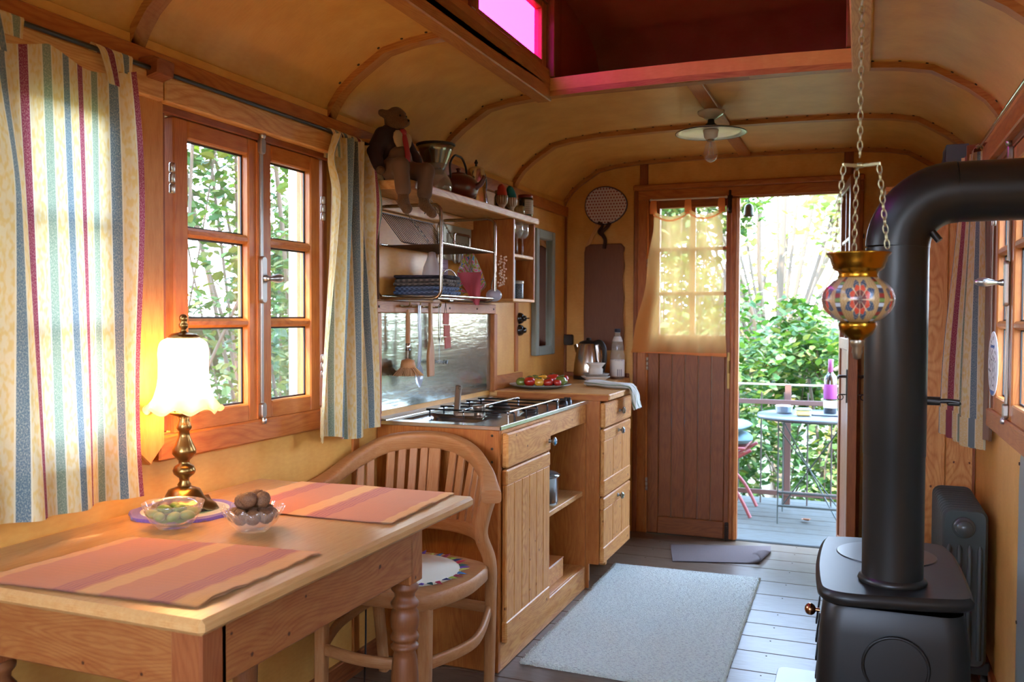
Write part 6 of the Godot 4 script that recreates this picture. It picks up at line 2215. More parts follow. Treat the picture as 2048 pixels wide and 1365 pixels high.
	for k in 40:
		var a := TAU * k / 40
		g = G.new()
		var dir := Vector3(cos(a), 0, sin(a))
		var s := Vector3(-sin(a), 0, cos(a))
		var p0 := dir * 0.166 + Vector3(0, 0.006, 0)
		var p1 := dir * 0.204 + s * 0.006 + Vector3(0, 0.006 + 0.004 * (k % 3), 0)
		g.flat()
		var w := s * 0.012
		var mid := p0.lerp(p1, 0.4) + Vector3(0, 0.005, 0)
		g.tri(p0 + w, mid, p0 - w); g.tri(p0 + w, p1, mid); g.tri(p0 - w, mid, p1)
		g.tri(p0 + w, p0 - w, p1)
		obj(g, "petal", mat("felt" + cols[k % 8], cols[k % 8], 0.95), pad)


func stripe_tex() -> Texture2D:
	if M.has("t_stripe"): return M.t_stripe
	var n1 := noise_of(1.0, 31, 4)
	var n2 := noise_of(1.0, 77, 2)
	# one repeat: red, yellow, green, yellow, blue grey, yellow
	var seq := [["#8f3a4e", 0.145], ["#e3bf6a", 0.188], ["#8a9c84", 0.145], ["#e3bf6a", 0.188], ["#6b7f88", 0.145], ["#e3bf6a", 0.189]]
	M.t_stripe = tex(512, 512, func(u: float, v: float) -> Color:
		var q := u
		var c := Color.WHITE
		var e := 1.0
		for s in seq:
			if q < s[1]:
				c = Color(s[0])
				e = minf(q, s[1] - q)
				break
			q -= s[1]
		var pale := Color("#e9e0c2")
		var mv := absf(2 * v - 1)
		if e < 0.009: return pale
		if c.g > 0.7 or c.r > 0.85:
			var b := smoothstep(-0.3, 0.5, n2.get_noise_2d(u * 14, mv * 9))
			return pale.lerp(c, 0.25 + 0.45 * b)
		var crack := n1.get_noise_2d(u * 60, mv * 46)
		return c.lerp(pale, clampf(0.12 + 0.9 * crack, 0.0, 0.6)))
	return M.t_stripe


func curtain_cloth() -> Material:
	return mat("curtain_cloth", "#ffffff", 0.85, {"tex": stripe_tex(), "back": "#ffffff", "spec": 0.15, "rim": 0.15, "two": 1})


func curtain_panel(t: Node3D, called: String, f: Callable, width: float, u0: float, nu := 90, nv := 40, hemmed := false):
	# f(s, v): s across the cloth in 0..1, v downwards 0..1; the pattern repeats every 0.16 m of cloth
	var g := G.new()
	g.smooth()
	var pts := []
	for j in nv + 1:
		var row := []
		for i in nu + 1: row.append(f.call(float(i) / nu, float(j) / nv))
		pts.append(row)
	for j in nv:
		for i in nu:
			var a := Vector2(u0 + float(i) / nu * width / 0.16, float(j) / nv * 2.0)
			var b := Vector2(u0 + float(i + 1) / nu * width / 0.16, float(j + 1) / nv * 2.0)
			g.quad(pts[j + 1][i], pts[j + 1][i + 1], pts[j][i + 1], pts[j][i], Vector2(a.x, b.y), b, Vector2(b.x, a.y), a)
	var c := obj(g, called, curtain_cloth(), t)
	if hemmed: # the turned-up hem lies just behind the cloth
		curtain_panel(t, "hem", func(s: float, v: float) -> Vector3:
			var p: Vector3 = f.call(s, lerpf(0.90, 0.997, v))
			return p - Vector3(0.004, 0, 0), width, u0, nu, 4)
	return c


func rod_between(called: String, label: String, a: Vector3, b: Vector3, m: Material):
	var t := thing(called, label, "curtain rod", a)
	var g := G.new()
	g.tube([Vector3.ZERO, b - a], 0.0058, 10)
	obj(g, "rod", m, t)
	return t


func rod_loop(t: Node3D, at: Vector3, w: float, drop: float, u0: float, turn := 0.0, along := Vector3(0, 0, -1)):
	# a cloth tab slung over the rod
	var out := Vector3(1, 0, 0)
	var g := G.new()
	g.grid(5, 14, func(u: float, v: float) -> Vector3:
		var s := (u - 0.5) * w
		var a := v * 2 - 1
		var y := 0.010 - drop * pow(absf(a), 1.4)
		var x := 0.012 * clampf(a * 5, -1, 1) + 0.01 * a
		return at + along * (s * (1 - 0.35 * absf(a)) + turn * absf(a) * 0.02) + Vector3(x, y, 0))
	var arr := g.done().surface_get_arrays(0)
	var uv: PackedVector2Array = arr[Mesh.ARRAY_TEX_UV]
	for i in uv.size(): uv[i] = Vector2(u0 + uv[i].x * w / 0.16, uv[i].y * 0.3)
	arr[Mesh.ARRAY_TEX_UV] = uv
	var am := ArrayMesh.new()
	am.add_surface_from_arrays(Mesh.PRIMITIVE_TRIANGLES, arr)
	obj(am, "tab", curtain_cloth(), t)


func left_curtains():
	var rx := XL + 0.052
	var ry := 1.80
	rod_between("curtain_rod", "dark metal curtain rod above the left windows", Vector3(rx, ry, -1.655), Vector3(rx, ry, -0.75), mat("dark_steel", "#4d5154", 0.35, {"metal": 0.9}))
	rod_between("curtain_rod", "grey metal curtain rod above the window between the two striped curtains", Vector3(rx, ry, -1.70), Vector3(rx, ry, -2.66), mat("dark_steel", "#4d5154"))
	var t := thing("rod_bracket", "red brown wooden block that carries the curtain rod ends at the window post", "bracket", Vector3(XL, ry, -1.66))
	var g := G.new()
	g.plate([Vector2(0, -0.03), Vector2(0.075, -0.012), Vector2(0.078, 0.022), Vector2(0.06, 0.03), Vector2(0, 0.03)], 0.055, Transform3D(Basis.IDENTITY, Vector3(0.002, -0.002, -0.028)), 0.004)
	obj(g, "block", W("redwood", "x", 1), t)
	t = thing("rod_bracket", "pale wooden block at the far end of the curtain rod by the toy", "bracket", Vector3(XL, ry, -2.63))
	g = G.new()
	g.plate([Vector2(0, -0.025), Vector2(0.07, -0.014), Vector2(0.072, 0.016), Vector2(0, 0.025)], 0.02, Transform3D(Basis.IDENTITY, Vector3(0.002, 0, -0.01)), 0.003)
	obj(g, "block", W("paleboard", "x", 1), t)
	# near curtain, nearly flat, with one big fold at the left
	t = thing("window_curtain", "wide striped red, green, blue and yellow curtain over the near left window", "curtain", Vector3(rx, ry, -1.25))
	curtain_panel(t, "cloth", func(s: float, v: float) -> Vector3:
		var z := lerpf(0.36, -0.315 - 0.01 * v, s)
		var sag := 0.022 * absf(sin(s * PI * 3.0)) * (1 - smoothstep(0.0, 0.1, v))
		var y := -0.03 - sag - 0.945 * v - 0.02 * s * v
		var x := 0.01 + 0.02 * sin(s * 19 + 0.8) * (0.5 + 0.6 * v) + 0.006 * sin(s * 33 + v * 2) * v + 0.02 * v
		var fold := exp(-pow((s - 0.50 - 0.06 * v) / 0.05, 2.0))
		x += 0.045 * fold * smoothstep(0.0, 0.35, v)
		var edge := smoothstep(0.9, 1.0, s)
		x += 0.02 * edge * sin(v * 5 + 0.5)
		return Vector3(x, y, z), 0.80, 0.1, 130, 44, true)
	for q in [[0.0, 0.0], [-0.28, 0.35], [0.3, 0.2]]:
		rod_loop(t, Vector3(0, 0, q[0]), 0.085, 0.05, q[1])
		rod_loop(t, Vector3(0.004, 0, q[0] + 0.045), 0.05, 0.085, q[1] + 0.5, 1.0)
	# far curtain, gathered at the top
	t = thing("window_curtain", "narrow gathered striped curtain at the right side of the left window", "curtain", Vector3(rx, ry, -2.5))
	curtain_panel(t, "cloth", func(s: float, v: float) -> Vector3:
		var zt := lerpf(0.125, -0.095, s)
		var zb := lerpf(0.21, -0.185, s)
		var w := smoothstep(0.0, 1.0, v)
		var bulge := 0.05 * exp(-pow((v - 0.08) / 0.07, 2.0)) * smoothstep(0.3, 0.0, s)
		var z := lerpf(zt, zb, w) + bulge
		var amp := lerpf(0.03, 0.02, v)
		var x := 0.016 + amp * sin(s * TAU * 3.4 + 0.6 + 0.8 * v) + 0.01 * sin(s * TAU * 7 + 2 * v) * (1 - v)
		if s > 0.86: x += 0.05 * (s - 0.86) / 0.14 * exp(-pow((v - 0.2) / 0.15, 2.0))
		return Vector3(x, -0.015 - 0.955 * v + 0.012 * sin(s * 9) * v - 0.03 * bulge, z), 0.62, 0.55, 150, 44, true)
	for q in [[0.09, 0.2], [0.03, 0.6], [-0.04, 0.85]]:
		rod_loop(t, Vector3(0, 0, q[0]), 0.06, 0.09, q[1])


# ---------- stove, radiator, lamps overhead, rugs, right-hand wall ----------
func make_right():
	stove()
	radiator()
	lantern()
	pendant()
	rugs()
	right_wall()


func stove():
	var iron := mat("cast_iron", "#181512", 0.4, {"spec": 0.42})
	var flue := mat("flue_paint", "#1c1a17", 0.36, {"spec": 0.45})
	var t := thing("wood_stove", "small black cast iron wood stove with a round hot plate and a copper knob", "stove", Vector3(0.075, 0.012, -2.4))
	var o := -t.position
	var g := G.new()
	# body: rounded box that swells a little towards the floor
	var rings := []
	g.smooth()
	var secs := [[0.12, 0.158, 0.255], [0.2, 0.166, 0.262], [0.36, 0.164, 0.262], [0.5, 0.158, 0.258], [0.552, 0.15, 0.25], [0.56, 0.147, 0.247]]
	for s in secs:
		var row := []
		for p in rrect(s[1] * 2, s[2] * 2, 0.05, 5): row.append(Vector3(0.077 + p.x, s[0], -2.395 - p.y) + o)
		rings.append(row)
	for j in rings.size() - 1:
		for i in rings[j].size():
			var k: int = (i + 1) % rings[j].size()
			g.quad(rings[j][i], rings[j][k], rings[j + 1][k], rings[j + 1][i])
	g.flat()
	for i in range(1, rings[0].size() - 1): g.tri(rings[0][0], rings[0][i + 1], rings[0][i])
	obj(g, "body", iron, t)
	# top slab with bowed sides
	g = G.new()
	var pl := []
	for p in curve([Vector2(-0.088, -2.20), Vector2(-0.072, -2.13), Vector2(-0.02, -2.106), Vector2(0.08, -2.118), Vector2(0.19, -2.142), Vector2(0.236, -2.165), Vector2(0.243, -2.21), Vector2(0.243, -2.45), Vector2(0.232, -2.62), Vector2(0.2, -2.675), Vector2(0.07, -2.68), Vector2(-0.06, -2.66), Vector2(-0.09, -2.62), Vector2(-0.098, -2.4)], 5, true): pl.append(Vector2(p.x + o.x, -(p.y + o.z)))
	g.plate(pl, 0.03, Transform3D(Basis(Vector3.RIGHT, -PI / 2), Vector3(0, 0.572 + o.y, 0)), 0.009, true)
	obj(g, "top_slab", iron, t)
	g = G.new()
	g.plate(circ(0.122, 48), 0.008, Transform3D(Basis(Vector3.RIGHT, -PI / 2), Vector3(0.07, 0.5965, -2.50) + o), 0.002, true)
	obj(g, "hot_plate", mat("hot_plate", "#3a3c3c", 0.3, {"metal": 0.6}), t)
	g = G.new()
	var ring := []
	for i in 40: ring.append(Vector3(0.083 + 0.068 * cos(TAU * i / 40), 0.44 + 0.068 * sin(TAU * i / 40), -2.1335 + 0.004 * sin(TAU * i / 40)) + o)
	g.tube(ring, 0.0035, 6, true)
	obj(g, "emblem_ring", iron, t)
	g = G.new()
	for x in [-0.05, 0.2]:
		for z in [-2.2, -2.6]:
			g = G.new()
			g.tube([Vector3(x, 0.0, z) + Vector3(o.x, 0, o.z), Vector3(x, 0.07, z) + Vector3(o.x, 0, o.z), Vector3(x, 0.125, z) + Vector3(o.x, 0, o.z)], [0.016, 0.02, 0.028], 10)
			obj(g, "leg", iron, t)
	g = G.new()
	g.tube([Vector3(-0.085, 0.488, -2.33) + o, Vector3(-0.10, 0.488, -2.33) + o], 0.005, 8)
	g.ball(Vector3(-0.108, 0.488, -2.33) + o, Vector3(0.014, 0.015, 0.015), 16)
	obj(g, "door_knob", mat("copper", "#b27a52", 0.22, {"metal": 1.0}), t)
	g = G.new()
	for i in 5: g.bx(Vector3(-0.0905, 0.30 + 0.045 * i, -2.36) + o, Vector3(0.004, 0.012, 0.2), 0.002)
	obj(g, "vent_slots", mat("soot", "#141210", 0.7), t, "stuff")
	# flue: upright pipe, elbow, pipe through the right wall
	t = thing("stove_pipe", "thick dark grey stove pipe that bends into the right wall", "stove pipe", Vector3(0.077, 0.602, -2.247))
	o = -t.position
	var r := 0.0672
	var c := Vector3(0.077, 0, -2.247)
	g = G.new()
	g.lathe([Vector2(r + 0.006, 0.602), Vector2(r + 0.009, 0.607), Vector2(r + 0.006, 0.614), Vector2(r, 0.618)], 40, Transform3D(Basis.IDENTITY, c + o))
	obj(g, "collar", flue, t)
	g = G.new()
	g.lathe([Vector2(r, 0.603), Vector2(r, 0.90), Vector2(r + 0.0012, 0.902), Vector2(r + 0.0012, 1.25), Vector2(r + 0.0012, 1.384)], 44, Transform3D(Basis.IDENTITY, c + o))
	obj(g, "upright_pipe", flue, t)
	g = G.new()
	var el := []
	var rr := 0.122
	for i in 15:
		var a := PI / 2 * i / 14
		el.append(c + Vector3(rr - rr * cos(a), 1.385 + rr * sin(a), 0) + o)
	g.tube(el, r + 0.0024, 44)
	obj(g, "elbow", flue, t)
	g = G.new()
	g.tube([c + Vector3(rr, 1.507, 0) + o, c + Vector3(XR - 0.077 - 0.002, 1.507, 0) + o], r + 0.001, 44)
	obj(g, "level_pipe", flue, t)
	g = G.new()
	g.lathe([Vector2(r, 0), Vector2(r + 0.035, 0.002), Vector2(r + 0.033, 0.008), Vector2(r, 0.01)], 40, frame_up(Vector3.LEFT, Vector3(XR - 0.001, 1.507, -2.247) + o))
	obj(g, "wall_rosette", flue, t)
	g = G.new()
	g.tube([Vector3(0.14, 1.03, -2.247) + o, Vector3(0.172, 1.03, -2.247) + o], 0.010, 10)
	g.tube(curve([Vector3(0.165, 1.03, -2.247) + o, Vector3(0.19, 1.031, -2.245) + o, Vector3(0.212, 1.029, -2.242) + o]), 0.0055, 8)
	g.bx(Vector3(0.2, 1.026, -2.243) + o, Vector3(0.03, 0.011, 0.012), 0.004)
	obj(g, "damper_handle", mat("black_plastic", "#191716"), t)
	g = G.new()
	g.tube([Vector3(0.148, 1.415, -2.22) + o, Vector3(0.163, 1.395, -2.215) + o], 0.008, 8)
	obj(g, "wing_screw", mat("black_plastic", "#191716"), t)
	# hearth plate
	t = thing("hearth_plate", "pale rounded floor plate under the stove", "hearth plate", Vector3(0.08, 0.0005, -2.4))
	g = G.new()
	g.plate(rrect(0.66, 1.55, 0.03, 4), 0.010, Transform3D(Basis(Vector3.RIGHT, -PI / 2), Vector3.ZERO), 0.002)
	obj(g, "plate", mat("hearth_grey", "#aeb4ae", 0.35), t)


func radiator():
	var m := mat("anthracite", "#424c4a", 0.34, {"spec": 0.4})
	var t := thing("oil_radiator", "dark grey ribbed oil radiator standing between the stove and the right wall", "radiator", Vector3(0.325, 0, -3.4))
	for k in 11:
		var z := 0.2 - 0.042 * k
		var g := G.new()
		g.plate(rrect(0.136, 0.52, 0.03, 4), 0.02, Transform3D(Basis.IDENTITY, Vector3(0, 0.34, z - 0.024)), 0.008, true)
		var f := obj(g, "fin", m, t)
		if k == 0:
			g = G.new()
			for i in 4:
				var x := -0.045 + 0.03 * i
				g.tube([Vector3(x, 0.11, z - 0.004), Vector3(x, 0.47, z - 0.004), Vector3(x, 0.482, z - 0.008)], [0.008, 0.008, 0.004], 10)
			obj(g, "pressed_ribs", m, f, "stuff")
	var g := G.new()
	g.lathe([Vector2(0.034, 0), Vector2(0.034, 0.010), Vector2(0.031, 0.013), Vector2(0.027, 0.014), Vector2(0.026, 0.03), Vector2(0.024, 0.034), Vector2(0, 0.035)], 36, Transform3D(Basis(Vector3.RIGHT, PI / 2), Vector3(-0.004, 0.54, 0.194)))
	obj(g, "thermostat_knob", mat("anthracite_gloss", "#474f4d", 0.2), t)
	for z in [0.14, -0.2]:
		g = G.new()
		g.box(Vector3(-0.085, 0.045, z - 0.012), Vector3(0.085, 0.085, z + 0.012), 0.004)
		var ft := obj(g, "foot", m, t)
		for x in [-0.07, 0.07]:
			g = G.new()
			g.lathe([Vector2(0, -0.009), Vector2(0.02, -0.009), Vector2(0.023, -0.005), Vector2(0.023, 0.005), Vector2(0.02, 0.009), Vector2(0, 0.009)], 18, Transform3D(Basis(Vector3.BACK, PI / 2), Vector3(x, 0.0235, z)))
			obj(g, "wheel", mat("black_plastic", "#191716"), ft)


func lantern():
	var brass := mat("lantern_brass", "#94691f", 0.25, {"metal": 1.0})
	var cm := mat("lantern_chain", "#a8a07a", 0.3, {"metal": 0.9})
	var t := thing("mosaic_lantern", "hanging brass lantern with a mosaic glass globe and a red and blue star", "lantern", Vector3(-0.005, 1.15, -1.6), deg_to_rad(-4))
	# heights relative to 1.15
	var g := G.new()
	g.lathe([Vector2(0, 0), Vector2(0.006, 0.002), Vector2(0.007, 0.010), Vector2(0.0085, 0.012), Vector2(0.0075, 0.02), Vector2(0.010, 0.023), Vector2(0.012, 0.03), Vector2(0.011, 0.033)], 20)
	obj(g, "finial", mat("lantern_tin", "#8a8070", 0.3, {"metal": 0.9}), t)
	g = G.new()
	g.lathe([Vector2(0.010, 0.03), Vector2(0.012, 0.035), Vector2(0.022, 0.041), Vector2(0.028, 0.05), Vector2(0.0305, 0.056), Vector2(0.0305, 0.061), Vector2(0.029, 0.063), Vector2(0.026, 0.064)], 36)
	obj(g, "lower_cap", brass, t)
	g = G.new()
	g.lathe([Vector2(0.03, 0.136), Vector2(0.0325, 0.138), Vector2(0.031, 0.142), Vector2(0.032, 0.147), Vector2(0.036, 0.15), Vector2(0.041, 0.154), Vector2(0.043, 0.162), Vector2(0.0445, 0.164), Vector2(0.046, 0.172), Vector2(0.051, 0.177), Vector2(0.0515, 0.1795), Vector2(0.049, 0.179), Vector2(0.042, 0.166), Vector2(0.03, 0.15)], 40)
	obj(g, "upper_cap", brass, t)
	var star := tex(512, 256, func(u: float, v: float) -> Color:
		# five stars round the globe in pale beadwork
		var cu := (fposmod(u * 5.0, 1.0) - 0.5) * 1.15
		var cv := (v - 0.5) * 0.98
		var r := sqrt(cu * cu + cv * cv)
		var a := atan2(cv, cu)
		var bead := 0.5 + 0.5 * sin(u * 420 + sin(v * 70) * 3) * sin(v * 210)
		var base := Color("#b08f5f").lerp(Color("#7a5c36"), bead * 0.7)
		var ph := fposmod(a / TAU * 8.0, 1.0)
		var w := absf(ph - 0.5) * 2.0 # 1 on the seams between petals
		var edge := 0.36 * (1.0 - 0.35 * w)
		var petal := fposmod(a / TAU * 8.0, 1.0)
		if r < 0.07: return Color("#3a0f0c") if w < 0.8 else Color("#a8947a")
		if w > 0.86 and r < 0.27: return Color("#c4ab84")
		if r < 0.15: return Color("#5a150d")
		if r < 0.155: return Color("#c4ab84")
		if r < 0.27 - 0.06 * w: return Color("#b8371a")
		if r < 0.275 - 0.06 * w: return Color("#c4ab84")
		if r < 0.42 - 0.16 * w and w < 0.75:
			return Color("#1d3550") if fposmod(r * 18, 1.0) > 0.12 else Color("#a8947a")
		if absf(cu) > 0.5:
			return [Color("#20344e"), Color("#7a1c14"), Color("#5d7a3a"), Color("#a8b4bc")][int(v * 13) % 4] if fposmod(v * 13, 1.0) > 0.2 else Color("#4a3d2a")
		return base)
	g = G.new()
	var prof := []
	for p in curve([Vector2(0.026, 0.063), Vector2(0.040, 0.07), Vector2(0.053, 0.084), Vector2(0.058, 0.1), Vector2(0.054, 0.117), Vector2(0.042, 0.13), Vector2(0.031, 0.138)], 5): prof.append(p)
	g.lathe(prof, 60)
	var gl := obj(g, "mosaic_globe", mat("mosaic", "#ffffff", 0.12, {"tex": star, "coat": 0.8, "uv": Vector3(1, -1, 1), "off": Vector3(0.33, 0, 0), "bump": cloud_tex(91, 60.0, 60.0, 1.4, Color.BLACK), "bs": 0.06}), t)
	# spreader and chains
	g = G.new()
	g.lathe([Vector2(0, 0.322), Vector2(0.006, 0.322), Vector2(0.007, 0.326), Vector2(0.004, 0.33), Vector2(0, 0.331)], 12)
	for k in 3:
		var a := TAU * k / 3 + 0.3
		g.bar(Vector3(0, 0.325, 0), Vector3(cos(a) * 0.034, 0.325, sin(a) * 0.034), 0.006, 0.003, Vector3.UP, 0.001)
	obj(g, "spreader", cm, t)
	for k in 3:
		var a := TAU * k / 3 + 0.3
		chain("chain", Vector3(cos(a) * 0.032, 0.322, sin(a) * 0.032), Vector3(cos(a) * 0.048, 0.18, sin(a) * 0.048), 0.0125, 0.0009, cm, t)
	chain("chain", Vector3(0, 0.915, 0), Vector3(0, 0.33, 0), 0.0125, 0.0010, cm, t)


func pendant():
	var t := thing("pendant_lamp", "small white enamel ceiling lamp with a bare clear bulb", "ceiling lamp", Vector3(-0.598, 2.088, -3.8))
	var white := mat("porcelain", "#c8c0b0", 0.15, {"coat": 0.5})
	var g := G.new()
	g.lathe([Vector2(0, -0.034), Vector2(0.02, -0.034), Vector2(0.034, -0.024), Vector2(0.05, -0.016), Vector2(0.056, -0.008), Vector2(0.056, 0.0), Vector2(0, 0.0)], 32)
	obj(g, "ceiling_rose", white, t)
	g = G.new()
	g.lathe([Vector2(0.034, -0.075), Vector2(0.03, -0.06), Vector2(0.016, -0.05), Vector2(0.013, -0.034)], 24)
	obj(g, "neck", mat("black_enamel", "#1a1715", 0.25), t)
	g = G.new()
	g.lathe([Vector2(0.03, -0.078), Vector2(0.06, -0.0785), Vector2(0.12, -0.086), Vector2(0.146, -0.094), Vector2(0.147, -0.091), Vector2(0.12, -0.082), Vector2(0.06, -0.074), Vector2(0.033, -0.072)], 48)
	obj(g, "shade", mat("enamel_white", "#d6d4c8", 0.2, {"coat": 0.5}), t)
	g = G.new()
	var ring := []
	for i in 48: ring.append(Vector3(0.1468 * cos(TAU * i / 48), -0.0925, 0.1468 * sin(TAU * i / 48)))
	g.tube(ring, 0.0022, 6, true)
	g.lathe([Vector2(0.14, -0.0905), Vector2(0.12, -0.0815), Vector2(0.06, -0.0735), Vector2(0.034, -0.0715)], 48)
	obj(g, "black_rim", mat("black_enamel", "#1a1715"), t)
	g = G.new()
	g.lathe([Vector2(0, -0.118), Vector2(0.02, -0.118), Vector2(0.028, -0.108), Vector2(0.03, -0.095), Vector2(0.033, -0.08), Vector2(0, -0.078)], 28)
	obj(g, "socket", white, t)
	g = G.new()
	g.lathe([Vector2(0, -0.215), Vector2(0.006, -0.213), Vector2(0.02, -0.205), Vector2(0.029, -0.188), Vector2(0.03, -0.172), Vector2(0.024, -0.148), Vector2(0.017, -0.13), Vector2(0.014, -0.117)], 32)
	var b := obj(g, "bulb", mat("bulb_glass", "#e9ece6", 0.0, {"alpha": 0.1}), t)
	g = G.new()
	for k in 6:
		var a := TAU * k / 6
		g.tube([Vector3(cos(a) * 0.006, -0.13, sin(a) * 0.006), Vector3(cos(a + 0.5) * 0.014, -0.185, sin(a + 0.5) * 0.014)], 0.0005, 4)
	g.tube([Vector3(0, -0.118, 0), Vector3(0, -0.15, 0)], 0.003, 6)
	obj(g, "filament", mat("chrome_dull", "#b9b8b4"), b, "stuff")
	g = G.new()
	g.lathe([Vector2(0.0, -0.126), Vector2(0.0145, -0.126), Vector2(0.0145, -0.116), Vector2(0, -0.116)], 18)
	obj(g, "bulb_cap", mat("antique_brass", "#8a6a3a"), b)


func rugs():
	# large wool rug
	var fleck := noise_of(1.0, 12, 3)
	var heather := tex(512, 512, func(u: float, v: float) -> Color:
		var mu := absf(2 * u - 1)
		var mv := absf(2 * v - 1)
		var a := fleck.get_noise_2d(mu * 18, mv * 120)
		var b := fleck.get_noise_2d(mu * 150 + 7, mv * 150)
		var c := Color("#cfd2c2").lerp(Color("#ecefdf"), clampf(0.5 + b, 0, 1))
		return c.lerp(Color("#6f6a66"), clampf((a - 0.22) * 2.6, 0, 0.6)))
	var pile := cloud_tex(73, 120.0, 200.0, 1.6, Color.BLACK)
	var t := thing("wool_rug", "large pale grey beige wool rug on the floor before the cabinets", "rug", Vector3(-0.76, 0, -3.55))
	var g := G.new()
	var nz := noise_of(1.0, 8, 2)
	var c0 := [Vector2(-0.338, 0.672), Vector2(-0.346, -0.662), Vector2(0.342, -0.682), Vector2(0.356, 0.69)]
	var at := func(u: float, v: float) -> Vector3:
		var p: Vector2 = c0[0].lerp(c0[3], u).lerp(c0[1].lerp(c0[2], u), v)
		p.x += 0.004 * nz.get_noise_2d(v * 60, 3) * (1 if u > 0.5 else -1)
		return Vector3(p.x, 0, p.y)
	g.grid(90, 150, func(u: float, v: float) -> Vector3:
		var p: Vector3 = at.call(u, v)
		var e := minf(minf(u, 1 - u) * 0.7, minf(v, 1 - v) * 1.35)
		p.y = 0.0135 * smoothstep(0.0, 0.012, e) + 0.0012 * nz.get_noise_2d(u * 900, v * 1700) + 0.0006
		return p)
	obj(g, "pile", mat("rug_wool", "#ffffff", 0.95, {"tex": heather, "bump": pile, "bs": 0.6, "tri": Vector3(1.4, 1.4, 1.4), "rim": 0.5}), t)
	var mm := MultiMesh.new()
	mm.transform_format = MultiMesh.TRANSFORM_3D
	g = G.new()
	g.flat()
	g.tri(Vector3(-0.0012, 0, 0), Vector3(0.0012, 0, 0), Vector3(0.0004, 0.006, 0.001))
	g.tri(Vector3(0, 0, -0.0012), Vector3(0, 0, 0.0012), Vector3(0.001, 0.006, 0.0004))
	mm.mesh = g.done()
	var r := RandomNumberGenerator.new()
	r.seed = 3
	mm.instance_count = 26000
	for i in mm.instance_count:
		var u := r.randf()
		var v := r.randf()
		if i % 3 == 0:
			var q := pow(r.randf(), 2.0) * 0.03
			match r.randi() % 4:
				0: u = q
				1: u = 1 - q
				2: v = q
				3: v = 1 - q
		var p: Vector3 = at.call(u, v)
		p.y = 0.009 if minf(minf(u, 1 - u), minf(v, 1 - v)) > 0.015 else 0.004
		mm.set_instance_transform(i, Transform3D(Basis.from_euler(Vector3(r.randf_range(-0.8, 0.8), r.randf() * TAU, r.randf_range(-0.8, 0.8))).scaled(Vector3.ONE * r.randf_range(0.7, 1.6)), p))
	var mo := MultiMeshInstance3D.new()
	mo.name = "wool_fibres"
	mo.multimesh = mm
	mo.material_override = mat("rug_fibre", "#d8dacb", 0.95, {"rim": 0.5})
	mo.set_meta("kind", "stuff")
	t.add_child(mo, true)
	# small mat before the door, one corner rolled up
	t = thing("door_mat", "small mauve mat with one rolled up corner before the open door", "mat", Vector3(-0.66, 0, -4.6))
	var c1 := [Vector2(-0.196, 0.222), Vector2(-0.272, -0.095), Vector2(0.232, -0.262), Vector2(0.262, 0.085)]
	for s in 2:
		g = G.new() if s == 0 else g
		g.grid(60, 40, func(u: float, v: float) -> Vector3:
			var p: Vector2 = c1[0].lerp(c1[3], u).lerp(c1[1].lerp(c1[2], u), v)
			# roll: distance into the right front corner
			var d := (u - 0.86) * 0.55 - v * 0.10
			var y := 0.005
			var q := Vector3(p.x, y, p.y)
			if d > 0:
				var a := minf(d / 0.02, 4.2)
				q.x += -d + 0.02 * sin(a)
				q.y = 0.005 + 0.02 * (1 - cos(a))
				if s == 1: q += Vector3(sin(a), -cos(a), 0) * 0.003
			elif s == 1:
				q.y = 0.0006
			return q, false, s == 1)
	obj(g, "mat", mat("mauve", "#66504f", 0.95, {"tex": heather, "tri": Vector3(3, 3, 3), "rim": 0.4}), t)


